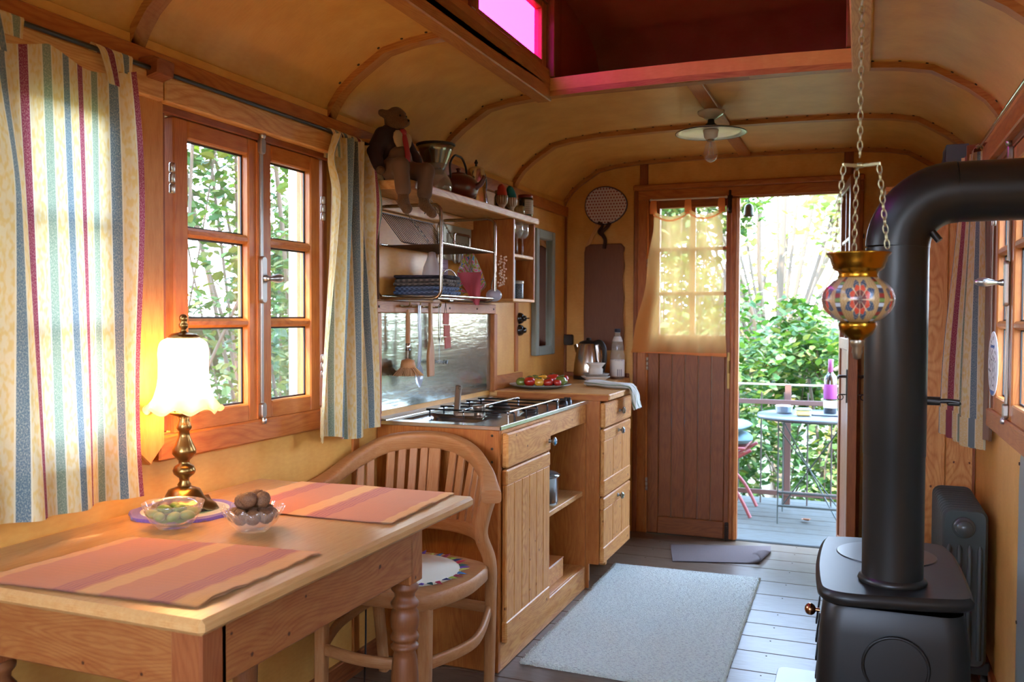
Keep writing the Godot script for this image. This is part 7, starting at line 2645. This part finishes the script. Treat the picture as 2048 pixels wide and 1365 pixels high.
func right_wall():
	# wardrobe of knotty boards beside the door
	var t := thing("wardrobe", "tall cupboard of upright knotty pine boards beside the open door", "wardrobe", Vector3(0.26, 0, -4.12))
	var xs := [0.09, 0.2, 0.315, 0.418]
	for i in 3:
		plank("front_board", Vector3(xs[i] + 0.0008 - 0.26, 0.0, 0.28), Vector3(xs[i + 1] - 0.0008 - 0.26, 1.72, 0.30), 1, W("pine", "x", i + 1), t, 0.003)
	plank("side_board", Vector3(0.09 - 0.26, 0.0, -0.3), Vector3(0.108 - 0.26, 1.72, 0.28), 1, W("pine", "x", 2), t)
	plank("top_board", Vector3(0.085 - 0.26, 1.72, -0.3), Vector3(0.158, 1.74, 0.305), 0, W("pine", "x", 0), t)
	plank("edge_strip", Vector3(0.148, 0.0, 0.28), Vector3(0.158, 1.72, 0.304), 1, W("redwood", "x", 1), t, 0.001)
	t = thing("blue_box", "grey blue painted board box on top of the wardrobe", "box", Vector3(0.345, 1.741, -3.9))
	var g := G.new()
	g.box(Vector3(-0.045, 0, -0.1), Vector3(0.035, 0.155, 0.06), 0.003)
	obj(g, "case", mat("blue_paint", "#55636d", 0.6), t)
	g = G.new()
	g.plate([Vector2(-0.045, 0), Vector2(-0.02, 0), Vector2(-0.02, 0.14)], 0.1, Transform3D(Basis.IDENTITY, Vector3(-0.026, 0, -0.05)), 0.001)
	obj(g, "stay", mat("blue_dark", "#2f353d", 0.6), t)
	# curtain and rod at the right window
	var rx := XR - 0.055
	rod_between("curtain_rod", "bright thin curtain rod along the right wall above the stove pipe", Vector3(rx, 1.80, -3.42), Vector3(rx, 1.80, -2.3), mat("bright_rod", "#d2d0c8"))
	t = thing("rod_bracket", "dark wooden block behind the right curtain at the rod end", "bracket", Vector3(XR, 1.80, -3.44))
	g = G.new()
	g.plate([Vector2(-0.085, -0.035), Vector2(-0.002, -0.035), Vector2(-0.002, 0.03), Vector2(-0.085, 0.02)], 0.022, Transform3D(Basis.IDENTITY, Vector3(0, 0, -0.03)), 0.003)
	obj(g, "block", W("brown", "x", 1), t)
	t = thing("window_curtain", "gathered striped curtain hanging at the right window beyond the stove pipe", "curtain", Vector3(rx, 1.80, -3.45))
	var path := curve([Vector2(0.03, 0.12), Vector2(-0.005, 0.10), Vector2(-0.04, 0.06), Vector2(-0.012, 0.03), Vector2(-0.055, 0.0), Vector2(-0.03, -0.035), Vector2(-0.072, -0.065), Vector2(-0.05, -0.1), Vector2(-0.09, -0.13)], 12)
	curtain_panel(t, "cloth", func(s: float, v: float) -> Vector3:
		var p: Vector2 = path[int(round(s * (path.size() - 1)))]
		var k := lerpf(0.52, 1.0, smoothstep(0.0, 0.9, v))
		return Vector3(p.x * k + 0.010 * (1 - k), -0.012 - 0.99 * v - 0.02 * (1 - s) * v, p.y * k + 0.006 * sin(v * 6)), 0.36, 0.45, 96, 40, true)
	for q in [[0.05, 0.2], [0.0, 0.5]]:
		rod_loop(t, Vector3(0, 0, q[0]), 0.05, 0.07, q[1])
	t = thing("lined_curtain", "brown edge of lined curtain cloth between the striped curtain and the right window", "curtain", Vector3(XR - 0.005, 1.735, -3.33))
	g = G.new()
	g.grid(20, 20, func(u: float, v: float) -> Vector3: return Vector3(-0.018 + 0.012 * sin(u * 12), -0.92 * v, 0.05 - 0.12 * u))
	obj(g, "cloth", mat("brown_lining", "#7b6350", 0.9, {"back": "#7b6350"}), t)
	# heat shield on the wall beside the stove
	t = thing("heat_shield", "grey painted sheet metal heat shield on the right wall beside the stove", "heat shield", Vector3(XR - 0.016, 0, -2.3))
	g = G.new()
	var pl := []
	for p in [[0.42, 0.06], [0.42, 0.78], [0.41, 0.84], [0.375, 0.9], [0.345, 0.96], [0.33, 1.05], [0.33, 1.25], [0.28, 1.32], [-0.3, 1.32], [-0.35, 1.25], [-0.35, 1.05], [-0.44, 0.84], [-0.44, 0.06]]: pl.append(Vector2(p[0], p[1]))
	g.plate(pl, 0.004, Transform3D(Basis(Vector3(0, 0, -1), Vector3.UP, Vector3.RIGHT), Vector3.ZERO), 0.001)
	obj(g, "sheet", mat("shield_grey", "#8d948f", 0.45, {"metal": 0.35}), t)
	screws(t, [Vector3(-0.001, 0.83, -0.405), Vector3(-0.001, 0.4, -0.405), Vector3(-0.001, 0.1, -0.405)], Vector3.LEFT, 0.005)
	# bird chart disc leaning in the window
	t = thing("bird_disc", "round white garden bird chart hanging inside the right window", "disc", Vector3(XR - 0.034, 1.08, -3.1))
	g = G.new()
	g.lathe([Vector2(0, 0), Vector2(0.098, 0), Vector2(0.1, 0.001), Vector2(0.1, 0.003), Vector2(0.098, 0.004), Vector2(0, 0.004)], 48, Transform3D(Basis(Vector3.BACK, PI / 2), Vector3.ZERO))
	obj(g, "disc", mat("disc_white", "#dfe3e6", 0.4), t)
	# printed birds: little dark silhouettes of body, tail and head, a blue foot band, the title
	g = G.new()
	var r := RandomNumberGenerator.new()
	r.seed = 21
	for i in 34:
		var a := i * 2.4
		var q := 0.082 * sqrt((i + 0.6) / 34.0)
		var c := Vector3(-0.0045, q * sin(a), q * cos(a))
		if absf(c.y - 0.055) < 0.012 and absf(c.z) < 0.04: continue
		var d := Vector3(0, cos(i * 1.7), sin(i * 1.7))
		var nrm := Vector3.LEFT
		var e := d.cross(nrm)
		var s := r.randf_range(0.006, 0.011)
		g.flat()
		g.tri(c + d * s, c + e * s * 0.5, c - e * s * 0.5)
		g.tri(c - d * s * 1.4, c - e * s * 0.5, c + e * s * 0.5)
		g.tri(c + d * s * 1.5, c + d * s * 0.7 + e * s * 0.35, c + d * s * 0.7 - e * s * 0.35)
	obj(g, "bird_print", mat("print_dark", "#3d3f46", 0.5), t, "stuff")
	g = G.new()
	for i in 16:
		var a0 := lerpf(PI * 1.32, PI * 1.68, i / 16.0)
		var a1 := lerpf(PI * 1.32, PI * 1.68, (i + 1) / 16.0)
		var y1 := sin(PI * 1.32) * 0.098
		g.quad(Vector3(-0.0045, sin(a0) * 0.098, cos(a0) * 0.098), Vector3(-0.0045, sin(a1) * 0.098, cos(a1) * 0.098), Vector3(-0.0045, y1, cos(a1) * 0.098), Vector3(-0.0045, y1, cos(a0) * 0.098))
	obj(g, "blue_band", mat("print_blue", "#2b5ea8", 0.5), t)
	var tm := TextMesh.new()
	tm.text = "Gartenvögel"
	tm.font_size = 32
	tm.pixel_size = 0.015 / 32
	tm.depth = 0.0004
	var lo := obj(tm, "title", mat("print_blue", "#2b5ea8"), t)
	lo.transform = Transform3D(Basis(Vector3.UP, -PI / 2), Vector3(-0.0046, 0.055, 0))
	# lamp cord by the chair
	t = thing("power_cord", "thin dark power cord hanging down the left wall behind the armchair", "cord", Vector3(XL + 0.02, 0, -2.64))
	g = G.new()
	g.tube(curve([Vector3(0, 0.7, 0.3), Vector3(0.01, 0.5, 0.06), Vector3(0.01, 0.35, 0.0), Vector3(0.03, 0.2, 0.03), Vector3(0.08, 0.06, 0.12), Vector3(0.16, 0.006, 0.28), Vector3(0.2, 0.005, 0.5)]), 0.0032, 6)
	obj(g, "cable", mat("black_plastic", "#191716"), t)


# ---------- outside: deck, bistro table, trees ----------
func leaf_mesh() -> ArrayMesh: # a folded pointed leaf, one unit long
	var g := G.new()
	g.flat()
	var a := Vector3(0, 0, 0)
	var m1 := Vector3(0.32, 0.05, 0.3)
	var m2 := Vector3(-0.32, 0.05, 0.3)
	var n1 := Vector3(0.26, 0.02, 0.62)
	var n2 := Vector3(-0.26, 0.02, 0.62)
	var c := Vector3(0, -0.03, 0.4)
	var b := Vector3(0, -0.12, 1.0)
	g.tri(a, c, m1); g.tri(m1, c, n1); g.tri(n1, c, b)
	g.tri(a, m2, c); g.tri(m2, n2, c); g.tri(n2, b, c)
	return g.done()


var leaf: ArrayMesh


func leaves(parent: Node3D, called: String, centres: Array, n: int, size: float, cols: Array, seed_: int, m: Material) -> MultiMeshInstance3D:
	var r := RandomNumberGenerator.new()
	r.seed = seed_
	var mm := MultiMesh.new()
	mm.transform_format = MultiMesh.TRANSFORM_3D
	mm.use_colors = true
	mm.mesh = leaf
	mm.instance_count = n
	for i in n:
		var c: Array = centres[r.randi() % centres.size()]
		var d := Vector3(r.randfn(), r.randfn(), r.randfn()).normalized() * pow(r.randf(), 0.45)
		var p: Vector3 = c[0] + d * c[1]
		var b := Basis.from_euler(Vector3(r.randf_range(-0.9, 0.6), r.randf() * TAU, r.randf_range(-0.7, 0.7))).scaled(Vector3.ONE * size * r.randf_range(0.6, 1.3))
		mm.set_instance_transform(i, Transform3D(b, p))
		var k: Color = cols[mini(int(pow(r.randf(), 1.4) * cols.size()), cols.size() - 1)]
		mm.set_instance_color(i, k * r.randf_range(0.7, 1.25))
	var o := MultiMeshInstance3D.new()
	o.name = called
	o.multimesh = mm
	o.material_override = m
	o.set_meta("kind", "stuff")
	parent.add_child(o, true)
	return o


func bush(called: String, label: String, cat: String, at: Vector3, centres: Array, n: int, size: float, cols: Array, seed_: int, stems: Array, bark: Material, group := ""):
	var t := thing(called, label, cat, at, 0, group)
	for s in stems:
		var g := G.new()
		g.tube(curve(s[0], 4), s[1] if s[1] is float else s[1][0], 7)
		obj(g, "stem" if cat != "tree" else "trunk", bark, t)
	leaves(t, "foliage", centres, n, size, cols, seed_, mat("leaf", "#ffffff", 0.5, {"vc": 1, "back": "#b8d060", "spec": 0.35}))
	return t


func cloud_of(r: RandomNumberGenerator, n: int, lo: Vector3, hi: Vector3, rad: float) -> Array:
	var o := []
	for i in n:
		o.append([Vector3(r.randf_range(lo.x, hi.x), r.randf_range(lo.y, hi.y), r.randf_range(lo.z, hi.z)), rad * r.randf_range(0.7, 1.4)])
	return o


func twigs(r: RandomNumberGenerator, root: Vector3, tips: Array, rad: float) -> Array:
	var o := []
	for c in tips:
		var p: Vector3 = c[0]
		var mid := root.lerp(p, 0.5) + Vector3(r.randfn(), r.randfn(), r.randfn()) * 0.12
		o.append([[root, mid, p], rad * r.randf_range(0.5, 1.2)])
	return o


func make_outside():
	leaf = leaf_mesh()
	var r := RandomNumberGenerator.new()
	r.seed = 5
	var g := G.new()
	# ground: soft grass
	g.grid(40, 40, func(u: float, v: float) -> Vector3:
		var x := lerpf(-30, 30, u)
		var z := lerpf(12, -34, v)
		return Vector3(x, -1.0 + 0.12 * sin(x * 0.5) * cos(z * 0.4) - 0.02 * maxf(0, -z - 8), z))
	var gr := obj(g, "ground", mat("grass", "#525c36", 0.95, {"tex": M.t_ply, "tri": Vector3(0.6, 0.6, 0.6)}))
	tag(gr, "", "", "", "structure")
	# deck
	var d := group_struct("deck", "weathered grey balcony deck outside the open door")
	for i in 8:
		plank("plank", Vector3(-2.2, -0.05, -5.32 - 0.125 * (i + 0) - 0.12), Vector3(1.2, -0.02 - 0.001 * (i % 3), -5.32 - 0.125 * i), 0, W("grey", "x", i), d, 0.004)
	plank("plank", Vector3(-2.2, -0.05, -5.315), Vector3(1.2, -0.02, -5.17), 0, W("grey", "x", 1), d, 0.004)
	plank("joist", Vector3(-2.2, -0.2, -6.3), Vector3(1.2, -0.06, -6.2), 0, W("grey", "x", 2), d)
	plank("joist", Vector3(-2.2, -0.2, -5.3), Vector3(1.2, -0.06, -5.2), 0, W("grey", "x", 2), d)
	for x in [-2.0, -0.2, 1.0]:
		plank("post", Vector3(x - 0.05, -1.1, -6.3), Vector3(x + 0.05, -0.06, -6.2), 1, W("grey", "x", 2), d)
	# railing
	var rust := mat("rust", "#5d4239", 0.7, {"metal": 0.2})
	var t := thing("railing", "rusty brown metal balcony railing with thin bars and a wire on top", "railing", Vector3(-0.45, -0.02, -6.12))
	for x in [-1.35, 0.01, 1.3]:
		g = G.new()
		g.box(Vector3(x - 0.02, 0, -0.008), Vector3(x + 0.02, 0.80, 0.008), 0.002)
		obj(g, "post", rust, t)
	for y in [0.68, 0.075]:
		g = G.new()
		g.box(Vector3(-1.7, y - 0.016, 0.008), Vector3(1.6, y + 0.016, 0.022), 0.002)
		obj(g, "rail", rust, t)
	for k in 22:
		g = G.new()
		var x := -1.64 + 0.148 * k
		g.tube([Vector3(x, -0.03, 0), Vector3(x, 0.745, 0)], 0.005, 6)
		obj(g, "bar", mat("rust_dark", "#3e322c", 0.7), t)
	g = G.new()
	g.tube([Vector3(-1.7, 0.80, 0), Vector3(0.0, 0.795, 0), Vector3(1.6, 0.80, 0)], 0.006, 6)
	obj(g, "wire", mat("pale_wire", "#c8ccc4", 0.5), t)
	# bistro table
	var iron := mat("garden_iron", "#4a5250", 0.5, {"metal": 0.5})
	t = thing("bistro_table", "round grey metal bistro table on thin crossed legs out on the deck", "table", Vector3(-0.26, -0.02, -5.72))
	g = G.new()
	g.lathe([Vector2(0, 0.636), Vector2(0.315, 0.636), Vector2(0.33, 0.624), Vector2(0.337, 0.632), Vector2(0.333, 0.645), Vector2(0, 0.65)], 40)
	obj(g, "tabletop", mat("table_grey", "#4d555b", 0.35, {"metal": 0.3}), t)
	for x in [-0.19, 0.15]:
		for z in [-0.16, 0.2]:
			g = G.new()
			g.tube([Vector3(x, 0, z), Vector3(x, 0.63, z)], 0.0045, 6)
			obj(g, "leg", iron, t)
	g = G.new()
	g.tube([Vector3(-0.19, 0.04, -0.16), Vector3(-0.02, 0.31, 0.02), Vector3(0.15, 0.58, 0.2)], 0.0045, 6)
	g.tube([Vector3(0.15, 0.04, -0.16), Vector3(-0.02, 0.31, 0.02), Vector3(-0.19, 0.58, 0.2)], 0.0045, 6)
	g.tube([Vector3(0.15, 0.04, 0.2), Vector3(-0.02, 0.31, 0.02), Vector3(-0.19, 0.58, -0.16)], 0.0045, 6)
	g.lathe([Vector2(0, -0.008), Vector2(0.012, -0.005), Vector2(0.012, 0.005), Vector2(0, 0.008)], 10, Transform3D(Basis.IDENTITY, Vector3(-0.02, 0.31, 0.02)))
	for y in [0.11, 0.19]: g.bar(Vector3(-0.19, y, 0.2), Vector3(0.15, y, 0.2), 0.012, 0.012, Vector3.UP, 0.002)
	obj(g, "brace", iron, t)
	t = thing("metal_bowl", "small shiny bowl standing on the bistro table", "bowl", Vector3(-0.435, 0.631, -5.72))
	g = G.new()
	g.lathe([Vector2(0, 0), Vector2(0.045, 0), Vector2(0.05, 0.01), Vector2(0.053, 0.04), Vector2(0.056, 0.045), Vector2(0.05, 0.044), Vector2(0.045, 0.008), Vector2(0, 0.006)], 28)
	obj(g, "dish", mat("pot_steel", "#c4c6c4"), t)
	t = thing("butter_dish", "pale yellow box with green lid on the bistro table", "box", Vector3(-0.315, 0.631, -5.60), 0.2)
	g = G.new()
	g.bx(Vector3(0, 0.016, 0), Vector3(0.085, 0.032, 0.06), 0.008)
	obj(g, "body", mat("butter", "#d8c27a", 0.5), t)
	g = G.new()
	g.bx(Vector3(0, 0.038, 0), Vector3(0.092, 0.012, 0.066), 0.004)
	obj(g, "lid", mat("pale_green", "#8fa28a", 0.5), t)
	t = thing("tray", "flat grey tray under the wine bottle on the bistro table", "tray", Vector3(-0.14, 0.631, -5.70))
	g = G.new()
	g.plate(rrect(0.26, 0.16, 0.012), 0.008, Transform3D(Basis(Vector3.RIGHT, -PI / 2), Vector3.ZERO), 0.002)
	obj(g, "board", mat("slate", "#565d63", 0.5), t)
	t = thing("wine_bottle", "dark wine bottle with purple label and purple cap on the bistro table", "bottle", Vector3(-0.165, 0.64, -5.70))
	g = G.new()
	g.lathe([Vector2(0, 0), Vector2(0.036, 0), Vector2(0.0385, 0.005), Vector2(0.0385, 0.2), Vector2(0.034, 0.222), Vector2(0.02, 0.24), Vector2(0.0145, 0.252), Vector2(0.014, 0.3), Vector2(0, 0.3)], 28)
	obj(g, "body", mat("wine_glass", "#12100f", 0.06, {"coat": 1.0}), t)
	g = G.new()
	g.lathe([Vector2(0.0388, 0.09), Vector2(0.0392, 0.092), Vector2(0.0392, 0.176), Vector2(0.0388, 0.178)], 28)
	obj(g, "label", mat("label_purple", "#7d2c72", 0.55), t)
	g = G.new()
	g.lathe([Vector2(0.0388, 0.035), Vector2(0.0392, 0.037), Vector2(0.0392, 0.078), Vector2(0.0388, 0.08)], 28)
	obj(g, "label", mat("label_white", "#d9d3c8", 0.6), t)
	g = G.new()
	g.lathe([Vector2(0.0148, 0.25), Vector2(0.0155, 0.27), Vector2(0.0152, 0.33), Vector2(0, 0.332)], 20)
	obj(g, "cap", mat("cap_purple", "#6d2350", 0.4), t)
	# folding chair with two cushions
	var red := mat("old_red", "#8f4a4c", 0.55)
	t = thing("folding_chair", "faded red folding garden chair half hidden behind the closed door", "chair", Vector3(-0.86, -0.02, -5.78))
	for z in [-0.2, 0.16]:
		g = G.new()
		g.tube(curve([Vector3(-0.17, 0.42, z), Vector3(0.0, 0.3, z), Vector3(0.15, 0.16, z), Vector3(0.24, 0.0, z)]), 0.011, 8)
		obj(g, "leg", red, t)
		g = G.new()
		g.tube(curve([Vector3(0.24, 0.42, z), Vector3(0.05, 0.3, z), Vector3(-0.12, 0.16, z), Vector3(-0.22, 0.0, z)]), 0.011, 8)
		obj(g, "leg", red, t)
	for k in 5:
		plank("slat", Vector3(-0.2 + 0.085 * k, 0.42, -0.22), Vector3(-0.135 + 0.085 * k, 0.435, 0.18), 2, red, t, 0.003)
	for k in 2:
		t = thing("seat_cushion", ["lower pale turquoise cushion on the garden chair", "upper pale turquoise cushion on the garden chair"][k], "cushion", Vector3(-0.86 + 0.02 - 0.02 * k, 0.417 + 0.075 * k, -5.8), 0.15 - 0.3 * k, "cushions on the garden chair")
		g = G.new()
		g.grid(20, 20, func(u: float, v: float) -> Vector3:
			var a := u * TAU
			var e := sin(v * PI)
			var q := pow(absf(cos(a)), 0.45) * signf(cos(a))
			var w := pow(absf(sin(a)), 0.45) * signf(sin(a))
			return Vector3(q * 0.21 * pow(e, 0.5), 0.036 - 0.036 * cos(v * PI) * (1 - 0.75 * pow(maxf(absf(q), absf(w)) * e, 6)), -w * 0.2 * pow(e, 0.5)), true)
		obj(g, "cover", mat("turquoise", "#5f7d84", 0.9, {"rim": 0.4}), t)
	t = thing("fallen_leaf", "dry curled brown leaf lying on the deck", "leaf", Vector3(-0.31, -0.018, -5.66), 0.6)
	g = G.new()
	g.grid(6, 8, func(u: float, v: float) -> Vector3:
		var w := 0.03 * sin(PI * clampf(v, 0.02, 0.98)) + 0.001
		return Vector3((u - 0.5) * 2 * w, 0.004 + 0.02 * absf(u - 0.5) + 0.01 * v * v, v * 0.07))
	obj(g, "blade", mat("dry_leaf", "#9a6a4c", 0.8), t)
	# weathered shutter folded out beside the left window
	var sh := thing("window_shutter", "weathered pale grey board shutter standing open outside the left window", "shutter", Vector3(-1.70, 0.9, -2.44), deg_to_rad(-48))
	for k in 3:
		plank("board", Vector3(-0.004 - 0.115 * (k + 1), 0.0, -0.028), Vector3(-0.006 - 0.115 * k, 0.86, 0.0), 1, W("shutter", "x", k), sh, 0.003)
	for y in [0.1, 0.72]:
		plank("ledge", Vector3(-0.34, y, -0.05), Vector3(-0.01, y + 0.08, -0.028), 0, W("shutter", "x", 2), sh, 0.003)
	for y in [0.13, 0.74]:
		var gh := G.new()
		gh.box(Vector3(-0.1, y - 0.012, 0.0), Vector3(0.0, y + 0.012, 0.005), 0.001)
		gh.box(Vector3(-0.012, y - 0.03, 0.0), Vector3(0.012, y + 0.03, 0.008), 0.001)
		obj(gh, "strap_hinge", mat("zinc", "#b5b5b0", 0.5, {"metal": 0.6}), sh)
	plants(r)


func plants(r: RandomNumberGenerator):
	var bark := mat("bark", "#6a5b4b", 0.9)
	var birch := mat("pale_bark", "#a89f8c", 0.85)
	var green := [Color(0.05, 0.11, 0.03), Color(0.085, 0.16, 0.045), Color(0.13, 0.2, 0.06), Color(0.22, 0.22, 0.08)]
	var mixed := [Color(0.22, 0.26, 0.12), Color(0.3, 0.3, 0.16), Color(0.42, 0.3, 0.18), Color(0.45, 0.28, 0.2), Color(0.5, 0.44, 0.32)]
	# beyond the deck: shrubs below, a yellowing tree above
	for k in 4:
		var at: Vector3 = [Vector3(-1.5, -1.1, -7.6), Vector3(-0.2, -1.1, -8.1), Vector3(1.1, -1.1, -7.8), Vector3(-0.7, -1.1, -9.0)][k]
		var c := cloud_of(r, 30 if k == 0 else 16, Vector3(-0.8, 0.5, -0.5), Vector3(0.8, 4.2 if k == 0 else 2.35, 0.5), 0.34)
		bush("shrub", ["green leafy shrub behind the railing beyond the garden chair", "green leafy shrub behind the bistro table", "green leafy shrub right of the wine bottle", "green leafy shrub in the second row behind the railing"][k], "shrub", at, c, 7000 if k == 0 else 4200, 0.09, green, 40 + k, twigs(r, Vector3(0, 0.1, 0), c, 0.012), bark, "shrubs beyond the deck")
	var cc := cloud_of(r, 34, Vector3(-2.6, 2.2, -1.5), Vector3(2.6, 6.5, 1.5), 0.55)
	bush("maple_tree", "yellowing tree with thin branches high beyond the deck", "tree", Vector3(-0.9, -1.2, -10.5), cc, 6500, 0.13, mixed, 61, twigs(r, Vector3(0, 1.5, 0), cc, 0.03) + [[[Vector3(0, 0, 0), Vector3(0.05, 0.8, 0), Vector3(0, 1.6, 0)], 0.09]], bark)
	bush("birch_tree", "pale slender trunk with few leaves right behind the railing", "tree", Vector3(-0.12, -1.2, -8.7), cloud_of(r, 10, Vector3(-0.7, 2.2, -0.4), Vector3(0.8, 5, 0.4), 0.4), 500, 0.09, mixed, 63, [[[Vector3(0.1, 0, 0), Vector3(0.02, 1.2, 0), Vector3(0.1, 2.4, 0), Vector3(0.2, 4.6, 0)], 0.055]], birch)
	cc = cloud_of(r, 40, Vector3(-5, 0.6, -1.5), Vector3(5, 5.0, 1.5), 0.9)
	bush("distant_tree", "broad pale green thicket far beyond the deck", "tree", Vector3(-1.5, -1.3, -17), cc, 4500, 0.22, mixed, 66, twigs(r, Vector3(0, 0.8, 0), cc.slice(0, 14), 0.05), bark)
	# thicket along the left windows
	for k in [0, 1, 2, 4, 5]:
		var at: Vector3 = [Vector3(-3.9, -1.1, -3.3), Vector3(-3.9, -1.1, -5.2), Vector3(-5.0, -1.1, -7.6), Vector3(-3.7, -1.1, -1.5), Vector3(-4.4, -1.1, 0.6), Vector3(-6.5, -1.1, -4.6)][k]
		var c := cloud_of(r, 34, Vector3(-0.9, 0.3, -1.2), Vector3(0.9, 5.2, 1.2), 0.5)
		bush("hedge_tree", ["green hedge tree straight outside the left window pane", "green hedge tree seen through the right window leaf", "green hedge tree further along the wagon", "green hedge tree behind the striped curtain", "green hedge tree at the near end of the wagon", "hedge tree in the second row outside the left window"][k], "tree", at, c, 16000 if k < 2 else 8000, 0.078 if k < 2 else 0.115, green + [Color(0.16, 0.17, 0.04)], 80 + k, twigs(r, Vector3(0, 0.2, 0), c, 0.012), bark, "hedge trees along the left side")
	# right side
	for k in [1, 2]:
		var c := cloud_of(r, 30, Vector3(-1.1, 0.3, -1.5), Vector3(1.1, 5.0, 1.5), 0.55)
		bush("garden_tree", ["loose garden tree outside the right window", "loose garden tree near the front on the right side", "garden tree far along the right side"][k], "tree", [Vector3(3.4, -1.1, -4.0), Vector3(3.8, -1.1, -0.9), Vector3(3.6, -1.1, -7.0)][k], c, 7000, 0.12, green + [Color(0.16, 0.17, 0.04)], 95 + k, twigs(r, Vector3(0, 0.2, 0), c, 0.014), bark, "garden trees on the right side")


func _ready():
	rng.seed = 11
	setup()
	woods()
	make_floor()
	var ply = make_walls()
	make_ceiling(ply)
	make_windows()
	make_door()
	make_kitchen()
	make_shelf()
	make_table()
	make_right()
	make_outside()
